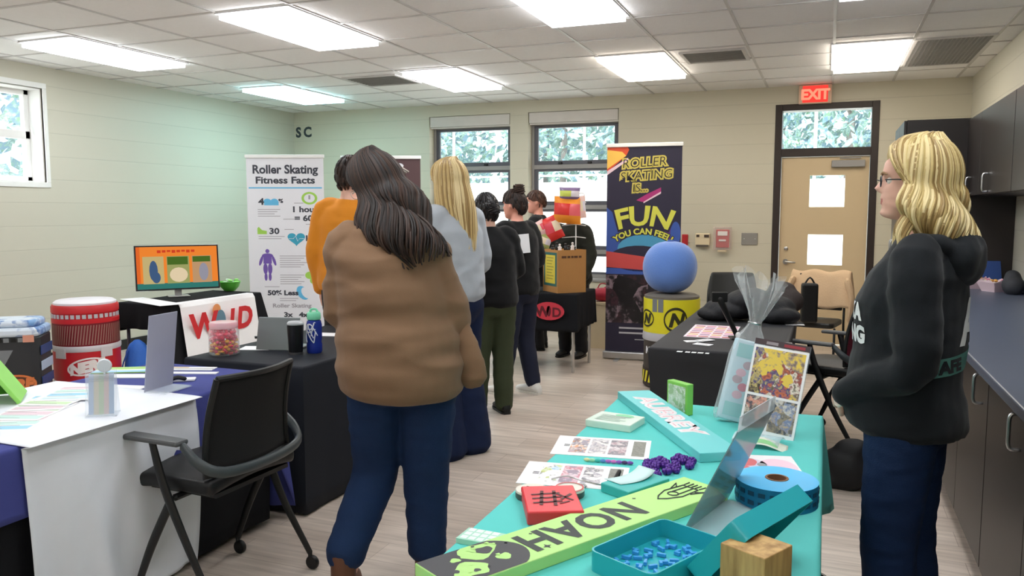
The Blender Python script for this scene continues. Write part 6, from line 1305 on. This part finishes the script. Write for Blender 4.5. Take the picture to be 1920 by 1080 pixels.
a, b, c = pt(855, 1018), pt(930, 1032), pt(957, 1012); o = sheet_at('card_pack', [a, b, c], ZT, [mat('card_mint', (170, 220, 200), .5), mat('card_white', (226, 240, 234), .5), M_ink], 'mint green pack of cards near the left edge of the teal table', 'card pack', lambda mb, w, h, t: ([prect(mb, .006+i*w*.2, .006+j*h*.32, .006+i*w*.2+w*.16, .006+j*h*.32+h*.25, 1, t+.0003) for i in range(4) for j in range(3)], prect(mb, w*.84, h*.4, w*.92, h*.6, 2, t+.0004)), .012)
# clear acrylic holder, leaning
a, b = pt(1284, 1000), pt(1364, 936); u = (b-a).normalized(); ac = empty('clear_holder', tuple(a), math.atan2(u.y, u.x), 'empty clear acrylic sign holder leaning over the teal table, behind the turquoise trays', 'sign holder')
L = (b-a).length; MA = glassy('smoked_acrylic', (120, 140, 146), .50, .1)
m = MB(); m.add([(-.02, 0, .002), (L, 0, .002), (L+.09, -.085, .235), (.10, -.085, .235)], [(0, 1, 2, 3)]); o1 = m.build('back_plate', MA, ac, smooth=False); md = o1.modifiers.new('t', 'SOLIDIFY'); md.thickness = .003; md.offset = 0
m = MB(); m.add([(.10, -.086, .236), (L+.09, -.086, .236), (L+.105, -.085, .27), (.115, -.085, .27)], [(0, 1, 2, 3)]); o1 = m.build('top_lip', M_acr, ac, smooth=False); md = o1.modifiers.new('t', 'SOLIDIFY'); md.thickness = .003; md.offset = 0
m = MB(); m.box((L/2-.01, -.05, .002), (L, .10, .003)); m.build('foot', M_acr, ac, smooth=False)
# wrapped gift: box of treats in clear cellophane
bp_ = pt(1370, 790); gf = empty('wrapped_gift', tuple(bp_), R_(12), 'pale blue treat box in clear cellophane gathered at the top', 'gift')
TL = Matrix.Rotation(R_(13), 4, 'Y') @ Matrix.Rotation(R_(-8), 4, 'X')
m = MB(TL); m.prism(rrect(-.055, .055, -.02, .02, .015), .004, .30); m.build('treat_box', mat('treat_box_blue', (196, 220, 232), .5), gf, smooth=False, bevel=.006)
m = MB(TL); m.M = TL @ frame((-.055, -.0206, .0), (1, 0, 0), (0, 0, 1)); prect(m, .015, .02, .095, .07, 1, .0004); prect(m, .015, .235, .095, .285, 1, .0004)
for i, (y, mi) in enumerate(((.10, 2), (.13, 0), (.155, 3), (.18, 2), (.21, 3))): blob(m, .05+.015*math.sin(i*2), y, .018, .015, mi, .0006)
m.build('box_print', [mat('print_rose', (214, 130, 150), .5), mat('print_aqua', (150, 206, 210), .5), mat('print_pink', (226, 180, 196), .5), mat('print_greypink', (186, 160, 170), .5)], gf, smooth=False)
vs = []; n = 40; rows = [(.0, .060, .030), (.02, .068, .042), (.12, .066, .040), (.24, .062, .036), (.31, .050, .030), (.35, .026, .022), (.375, .020, .018), (.40, .030, .024), (.45, .052, .034), (.50, .074, .042), (.54, .086, .046)]
for z, rx, ry in rows:
    for k in range(n): a = 2*PI*k/n; cr_ = .10+.5*max(0, (z-.30)/.24); w = 1+cr_*(.5*math.sin(a*7+z*20)+.3*noise.noise(Vector((math.cos(a)*4, math.sin(a)*4, z*14)))); vs.append((rx*w*math.cos(a)-.10*max(0, z-.40)*1.5, ry*w*math.sin(a), z+(.02*math.sin(a*5) if z > .5 else 0)))
m = MB(TL); m.add(vs, [(i*n+k, i*n+(k+1) % n, (i+1)*n+(k+1) % n, (i+1)*n+k) for i in range(len(rows)-1) for k in range(n)]); m.build('cellophane', glassy('cellophane', (236, 240, 242), .14, .12), gf, angle=25)
m = MB(TL); m.tube([(.022*math.cos(t), .02*math.sin(t), .365) for t in [2*PI*k/16 for k in range(17)]], .004, 6); m.build('tie', M_silver, gf)
# photo collage in an acrylic stand
a, b = pt(1388, 812), pt(1482, 826); u = (b-a).normalized(); ph = empty('photo_stand', tuple((a+b)/2), math.atan2(u.y, u.x), 'clear acrylic stand with a sheet of three photographs on the teal table', 'photo stand')
T2 = Matrix.Rotation(R_(-15), 4, 'X') @ Matrix.Rotation(R_(5), 4, 'Y'); W_ = .185; H_ = .30
m = MB(T2); m.box((0, .004, H_/2+.01), (W_+.004, .004, H_+.03)); m.build('acrylic_plate', M_acr, ph, smooth=False)
m = MB(T2); m.M = T2 @ frame((-W_/2, -.0005, .004), (1, 0, 0), (0, 0, 1)); prect(m, 0, 0, W_, H_, 0, 0); prect(m, .008, .135, W_-.008, H_-.008, 1, .0005); prect(m, .008, .015, .085, .126, 2, .0005); prect(m, .092, .015, W_-.008, .126, 3, .0005)
m.build('photo_sheet', [M_paper, photo('group_photo', [(60, 50, 52), (196, 176, 110), (50, 60, 120), (200, 110, 70), (130, 60, 60), (230, 220, 206), (90, 80, 60), (150, 130, 120), (226, 196, 80)], 24, seed=3), photo('left_photo', [(60, 40, 44), (214, 200, 186), (40, 60, 80), (226, 160, 140), (110, 120, 110)], 30, seed=6), photo('right_photo', [(150, 140, 120), (96, 96, 96), (210, 206, 196), (110, 130, 170), (190, 170, 140), (70, 80, 90)], 30, seed=9)], ph, smooth=False)
m = MB(T2); m.M = T2 @ frame((-W_/2, -.0005, H_+.006), (1, 0, 0), (0, 0, 1)); prect(m, 0, 0, W_, .02, 0, .0006); prect(m, .04, .004, .08, .014, 1, .001); prect(m, .10, .004, .17, .014, 2, .001); m.build('top_strip', [mat('strip_dark', (70, 56, 60), .5), mat('strip_grey', (150, 140, 144), .5), mat('strip_red', (150, 50, 60), .5)], ph, smooth=False)
m = MB(); m.sheet(lambda u, v: ((u-.5)*.15, -.03-.10*v, .006+.018*math.sin(v*PI)), 6, 10); o = m.build('curled_base', M_acr, ph); md = o.modifiers.new('t', 'SOLIDIFY'); md.thickness = .003
p = pt(1438, 836); o = empty('ribbon_roll', (p.x, p.y-.01, ZT), 0, 'curled white slip with green print at the foot of the photo stand', 'paper slip'); m = MB(); m.sheet(lambda u, v: ((u-.5)*.13, -.04+.06*v, .012+.012*math.sin(u*PI*1.2+.3)-.008*(1-v)), 16, 4, 0); q = m.build('slip', mat('slip_cream', (224, 232, 216), .5), o); md = q.modifiers.new('t', 'SOLIDIFY'); md.thickness = .0015; md.offset = 1
m = MB(); m.sheet(lambda u, v: (-.03+.065*u, -.030+.03*v, .0145+.012*math.sin((u*.5+.27)*PI*1.2+.3)-.008*(1-(.17+.5*v))), 10, 3, 0); m.build('green_print', mat('print_leaf', (150, 214, 150), .5), o)
# pink and white print, blue roll
sheet_at('print_sheet', [pt(1374, 900), pt(1519, 906), pt(1510, 858)], ZT, [M_paper, mat('heart_lavender', (216, 206, 226), .5), mat('heart_pink', (240, 206, 222), .5), mat('heart_red', (214, 110, 116), .5), M_inkg], 'white print with pink and red shapes behind the blue roll', 'print',
    lambda mb, w, h, t: (blob(mb, w*.30, h*.62, .058, .06, 1, t+.0003), blob(mb, w*.72, h*.55, .055, .075, 2, t+.0003), blob(mb, w*.28, h*.62, .03, .02, 3, t+.0006), blob(mb, w*.36, h*.72, .02, .03, 3, t+.0007), blob(mb, w*.26, h*.42, .015, .03, 3, t+.0007), blob(mb, w*.5, h*.6, .014, .018, 4, t+.0006)))
p = pt(1455, 940); rl = empty('ticket_roll', (p.x, p.y+.005, ZT), .4, 'large roll of bright blue tickets with a brown core', 'ticket roll'); r = .104; hh = .062
m = MB(); m.lathe([(.030, hh*.995), (r-.006, hh), (r, hh-.002), (r, 0), (.030, 0)], 56, m=0, cap=False); 
mi = []
for f in m.f: zc = sum(m.v[i].z for i in f)/len(f); mi.append(0 if zc > hh*.98 else 1)
m.m = mi; m.build('tickets', [mat('ticket_blue_edge', (84, 192, 246), .5, var=.03), mat('ticket_blue', (18, 116, 160), .5)], rl)
m = MB()
for k in range(22):
    for z in (.012, .036): m.box((-.31+.0297*k, z+.006, .0012), (.018, .011, .001))
wrap(m, 0, r, 0); m.build('ticket_print', mat('ticket_print', (20, 70, 100), .5), rl, smooth=False)
m = MB(); m.lathe([(.0295, 0), (.0295, hh+.001), (.024, hh+.001), (.022, .004), (0, .004)], 32, cap=False); m.build('core', mat('core_brown', (140, 100, 74), .8), rl)
# turquoise tray with blue pieces, its lid and a wood block
M_turq = mat('turquoise_plastic', (40, 172, 184), .35, var=.02)
def tray_mb(L, W, Hh, t=.004, r=.02):
    m = MB(); o = rrect(-L/2, L/2, -W/2, W/2, r, 5); i = rrect(-L/2+t, L/2-t, -W/2+t, W/2-t, r-t*.6, 5); n = len(o)
    vs = [(x, y, 0) for x, y in o]+[(x, y, Hh) for x, y in o]+[(x, y, Hh) for x, y in i]+[(x, y, t) for x, y in i]
    m.add(vs, [tuple(range(n))[::-1], tuple(3*n+k for k in range(n))]+[(q*n+k, q*n+(k+1) % n, (q+1)*n+(k+1) % n, (q+1)*n+k) for q in range(3) for k in range(n)]); return m
td = math.atan2(.90, .44); c = Vector((-.315, 1.66, ZT))
tr = empty('tray', tuple(c), td, 'open turquoise tray holding small blue pieces beside the lime name board', 'tray'); tray_mb(.26, .17, .045).build('tray_body', M_turq, tr, smooth=True, angle=35)
rd = random.Random(3); Mp = mat('piece_blue', (62, 160, 226), .35); cs, sn = math.cos(td), math.sin(td); pts_ = []
for k in range(34):
    for _ in range(80):
        x, y = rd.uniform(-.10, .10), rd.uniform(-.062, .062)
        if all((x-a)**2+(y-b)**2 > .023**2 for a, b in pts_): pts_.append((x, y)); break
pc0 = None
for k, (x, y) in enumerate(pts_):
    if k < 3:
        m = MB(); m.box((0, 0, .004), (.020, .007, .008))
        if k != 1: m.box((.0065, .007, .004), (.007, .008, .008))
        if k == 2: m.box((-.0065, -.007, .004), (.007, .008, .008))
        o = m.build('puzzle_piece', Mp, None, smooth=False, bevel=.001); pc0 = (pc0 or [])+[o]
    else: o = pc0[k % 3].copy(); COL.objects.link(o)
    o.location = (c.x+cs*x-sn*y, c.y+sn*x+cs*y, ZT+.0045); o.rotation_euler = (0, 0, rd.uniform(0, 6.3)); tag(o, 'small bright blue plastic piece lying in the open turquoise tray', 'puzzle piece', 'blue pieces in the turquoise tray')
a, b = Vector((-.245, 1.60, 0)), Vector((-.135, 1.86, 0)); u = (b-a).normalized()
ld = empty('tray', (a.x*.5+b.x*.5, a.y*.5+b.y*.5, ZT), math.atan2(u.y, u.x), 'empty turquoise tray propped on its edge against the wood block', 'tray')
m = tray_mb(.30, .17, .045); m.v = [Matrix.Translation((0, 0, .0)) @ Matrix.Rotation(R_(-52), 4, 'X') @ Vector((x, -y-.085 if False else y-.085, -z)) for x, y, z in m.v]; zm = min(v.z for v in m.v); m.v = [Vector((v.x, v.y, v.z-zm+.001)) for v in m.v]; m.build('lid_body', M_turq, ld, smooth=True, angle=35)
wb = empty('wood_block', (-.105, 1.545, ZT), R_(-28), 'square block of light wood standing at the front edge of the teal table', 'wood block')
M_wood = bpy.data.materials.new('pine_wood'); M_wood.use_nodes = True
n, l = M_wood.node_tree.nodes, M_wood.node_tree.links; tcn = n.new('ShaderNodeTexCoord'); mpn = n.new('ShaderNodeMapping'); mpn.inputs['Scale'].default_value = (40, 40, 5); nzn = n.new('ShaderNodeTexNoise'); nzn.inputs['Scale'].default_value = 1.2; nzn.inputs['Detail'].default_value = 5
crn = n.new('ShaderNodeValToRGB'); crn.color_ramp.elements[0].color = rgb(150, 112, 62); crn.color_ramp.elements[1].color = rgb(206, 168, 108); crn.color_ramp.elements[0].position = .3; crn.color_ramp.elements[1].position = .65
l.new(tcn.outputs['Object'], mpn.inputs[0]); l.new(mpn.outputs[0], nzn.inputs[0]); l.new(nzn.outputs[0], crn.inputs[0]); l.new(crn.outputs[0], n['Principled BSDF'].inputs['Base Color']); n['Principled BSDF'].inputs['Roughness'].default_value = .6
m = MB(); m.bx(-.048, .048, -.048, .048, 0, .125); m.build('block', M_wood, wb, smooth=False, bevel=.002)
# ================================================================ cabinets along the right wall
M_esp = mat('espresso_laminate', (44, 38, 37), .38, var=.1, vscale=4); M_top = mat('slate_counter', (84, 92, 110), .35, var=.08, vscale=40); M_kick = mat('toe_kick', (22, 20, 20), .6)
def pull(par, x, y, z0, z1, nx=-1):
    m = MB(); m.tube([(x, y, z0), (x+nx*.032, y, z0+.004), (x+nx*.036, y, (z0+z1)/2), (x+nx*.032, y, z1-.004), (x, y, z1)], .0065, 8, sub=4); m.build('pull', M_silver, par)
def unit(name, x0, x1, y0, y1, z0, z1, label, doors, pulls, kick=False):
    c = empty(name, ((x0+x1)/2, (y0+y1)/2, z0), 0, label, 'cabinet'); ox, oy = (x0+x1)/2, (y0+y1)/2
    m = MB(); X, Y = (x1-x0)/2, (y1-y0)/2; zz = .1 if kick else 0
    m.bx(-X+.022, X, -Y, Y, zz, z1-z0); m.build('carcass', M_esp, c, smooth=False)
    if kick: MB().bx(-X+.09, X, -Y, Y, 0, .1).build('toe_kick', M_kick, c, smooth=False)
    for k, (a, b) in enumerate(doors):
        d = MB().bx(-X, -X+.02, a-oy+.003, b-oy-.003, zz+.004, z1-z0-.004).build('door', M_esp, c, smooth=False, bevel=.002)
        for (py, pa, pb) in pulls[k]: pull(d, -X, py-oy, pa-z0, pb-z0)
    return c
ys = [.82, 2.15, 3.49, 4.83, 6.17, 7.19]; LB = ['dark base cabinet nearest the camera under the slate counter', 'dark base cabinet just right of the woman in the sweatshirt', 'dark base cabinet with the nearest large silver pull under the counter', 'dark base cabinet beyond the woman in the sweatshirt', 'dark base cabinet at the far end next to the tall cabinet']
for i in range(5):
    a, b = ys[i]+.003, ys[i+1]-.003; mid = (a+b)/2
    unit('base_cabinet', .6, XR-.002, a, b, 0, .868, LB[i], [(a, mid), (mid, b)], [[(a+.10, .74, .855)], [(mid+.10, .74, .855)]], True)['group'] = 'base cabinets'
o = empty('countertop', (0, 0, 0), 0, 'long slate grey countertop along the right wall', 'countertop')
m = MB(); m.bx(.565, XR-.002, .8, 7.195, .87, .91); m.build('slab', M_top, o, smooth=False, bevel=.006); m = MB(); m.bx(XR-.022, XR-.002, .8, 7.195, .9105, 1.0); m.build('backsplash', M_top, o, smooth=False, bevel=.003)
unit('tall_cabinet', .545, XR-.002, 7.2, 8.1, 0, 2.225, 'tall near-black cabinet at the far end of the counter', [(7.2, 7.65), (7.65, 8.1)], [[(7.58, 1.1, 1.25)], [(7.72, 1.1, 1.25)]], True)
uy = [(1.2, 2.55), (2.56, 3.97), (3.98, 5.5), (5.51, 7.195)]; LU = ['dark upper cabinet nearest the camera, outside the frame', 'dark upper cabinet second nearest the camera', 'dark upper cabinet at the right edge of the photo', 'dark upper cabinet with two silver pulls beside the tall cabinet']
for i, (a, b) in enumerate(uy):
    mid = (a+b)/2 if i < 3 else 6.62
    unit('upper_cabinet', 1.0, XR-.002, a, b, 1.615, 2.215, LU[i], [(a, mid), (mid, b)], [[(mid-.07 if i < 3 else 6.24, 1.635, 1.755)], [(mid+.07 if i < 3 else 6.94, 1.635, 1.755)]])['group'] = 'upper cabinets'
# things on the counter
def basket(x, y, label, seed, rz):
    t = empty('snack_tray', (x, y, .911), rz, label, 'snack tray', 'snack trays on the counter'); rd = random.Random(seed)
    m = MB(); W = .085
    for k in range(4):
        M = Matrix.Rotation(k*PI/2, 4, 'Z'); m.add([(-W*.7, -W*.7, 0), (W*.7, -W*.7, 0), (W, -W*1.05, .07), (-W, -W*1.05, .07)], [(0, 1, 2, 3)], 0, M); m.add([(-W, -W*1.05, .07), (-W*.3, -W*1.08, .088), (0, -W*1.04, .075), (W*.4, -W*1.08, .09), (W, -W*1.05, .07)], [(0, 1, 2, 3, 4)], 0, M)
    m.add([(-W*.7, -W*.7, .001), (W*.7, -W*.7, .001), (W*.7, W*.7, .001), (-W*.7, W*.7, .001)], [(0, 1, 2, 3)]); o = m.build('carton', mat('tray_pinkwhite', (232, 206, 214), .5), t, smooth=False); md = o.modifiers.new('t', 'SOLIDIFY'); md.thickness = .002
    m = MB()
    for k in range(34): m.ell((rd.uniform(-.06, .06), rd.uniform(-.06, .06), rd.uniform(.03, .085)), (.014, .014, .009), 7, rd.randrange(5))
    m.build('treats', [mat('treat_%d' % i, c, .3) for i, c in enumerate([(206, 60, 90), (90, 70, 160), (236, 226, 226), (224, 170, 90), (214, 130, 160)])], t)
basket(1.07, 7.02, 'pink and white snack tray at the left end of the counter group', 2, .2); basket(1.17, 6.80, 'pink and white snack tray at the right, nearer the camera', 3, .6)
o = empty('blue_folder', (1.20, 7.12, .911), R_(14), 'blue folder propped up behind the snack trays', 'folder'); m = MB(); m.M = Matrix.Rotation(R_(-14), 4, 'X'); m.box((0, 0, .105), (.16, .01, .21)); m.build('cover', mat('folder_blue', (54, 84, 150), .5), o, smooth=False, bevel=.003)
m = MB(); m.box((0, .02, .003), (.16, .07, .006)); m.build('foot', mat('folder_blue', (54, 84, 150), .5), o, smooth=False)
o = heap('lunch_bag', [((0, 0, .07), (.07, .09, .07)), ((.0, .02, .12), (.05, .06, .06))], mat('lunch_bag_dark', (52, 54, 60), .7), 'small dark bag on the counter right of the blue folder', 'bag', 4, .008); o.location = (1.25, 6.62, .911)
o = empty('speaker_box', (.93, 7.05, .911), .1, 'low dark blue box on the counter left of the snack trays', 'box'); m = MB(); m.prism(rrect(-.085, .085, -.06, .06, .015), 0, .10); m.build('body', mat('box_dark_blue', (34, 44, 58), .5), o, smooth=False, bevel=.006); m = MB(); m.box((0, -.0605, .05), (.12, .002, .06)); m.build('front_panel', M_black, o, smooth=False)
# waste bin by the teal table
q = atd(1546, 1040, 2.62); o = empty('waste_bin', (-.055, 2.46, 0), 0, 'dark green waste bin on the floor between the teal table and the woman', 'waste bin')
m = MB(); m.lathe([(0, .0), (.075, 0), (.10, .38), (.106, .385), (.106, .395), (.096, .395), (.072, .012), (0, .012)], 28); m.build('body', mat('bin_green', (22, 58, 52), .5), o); m = MB(); m.lathe([(.096, .25), (.105, .392), (.108, .40), (.100, .40), (.090, .25)], 28, cap=False); m.build('liner', mat('bin_liner', (18, 26, 26), .3), o)
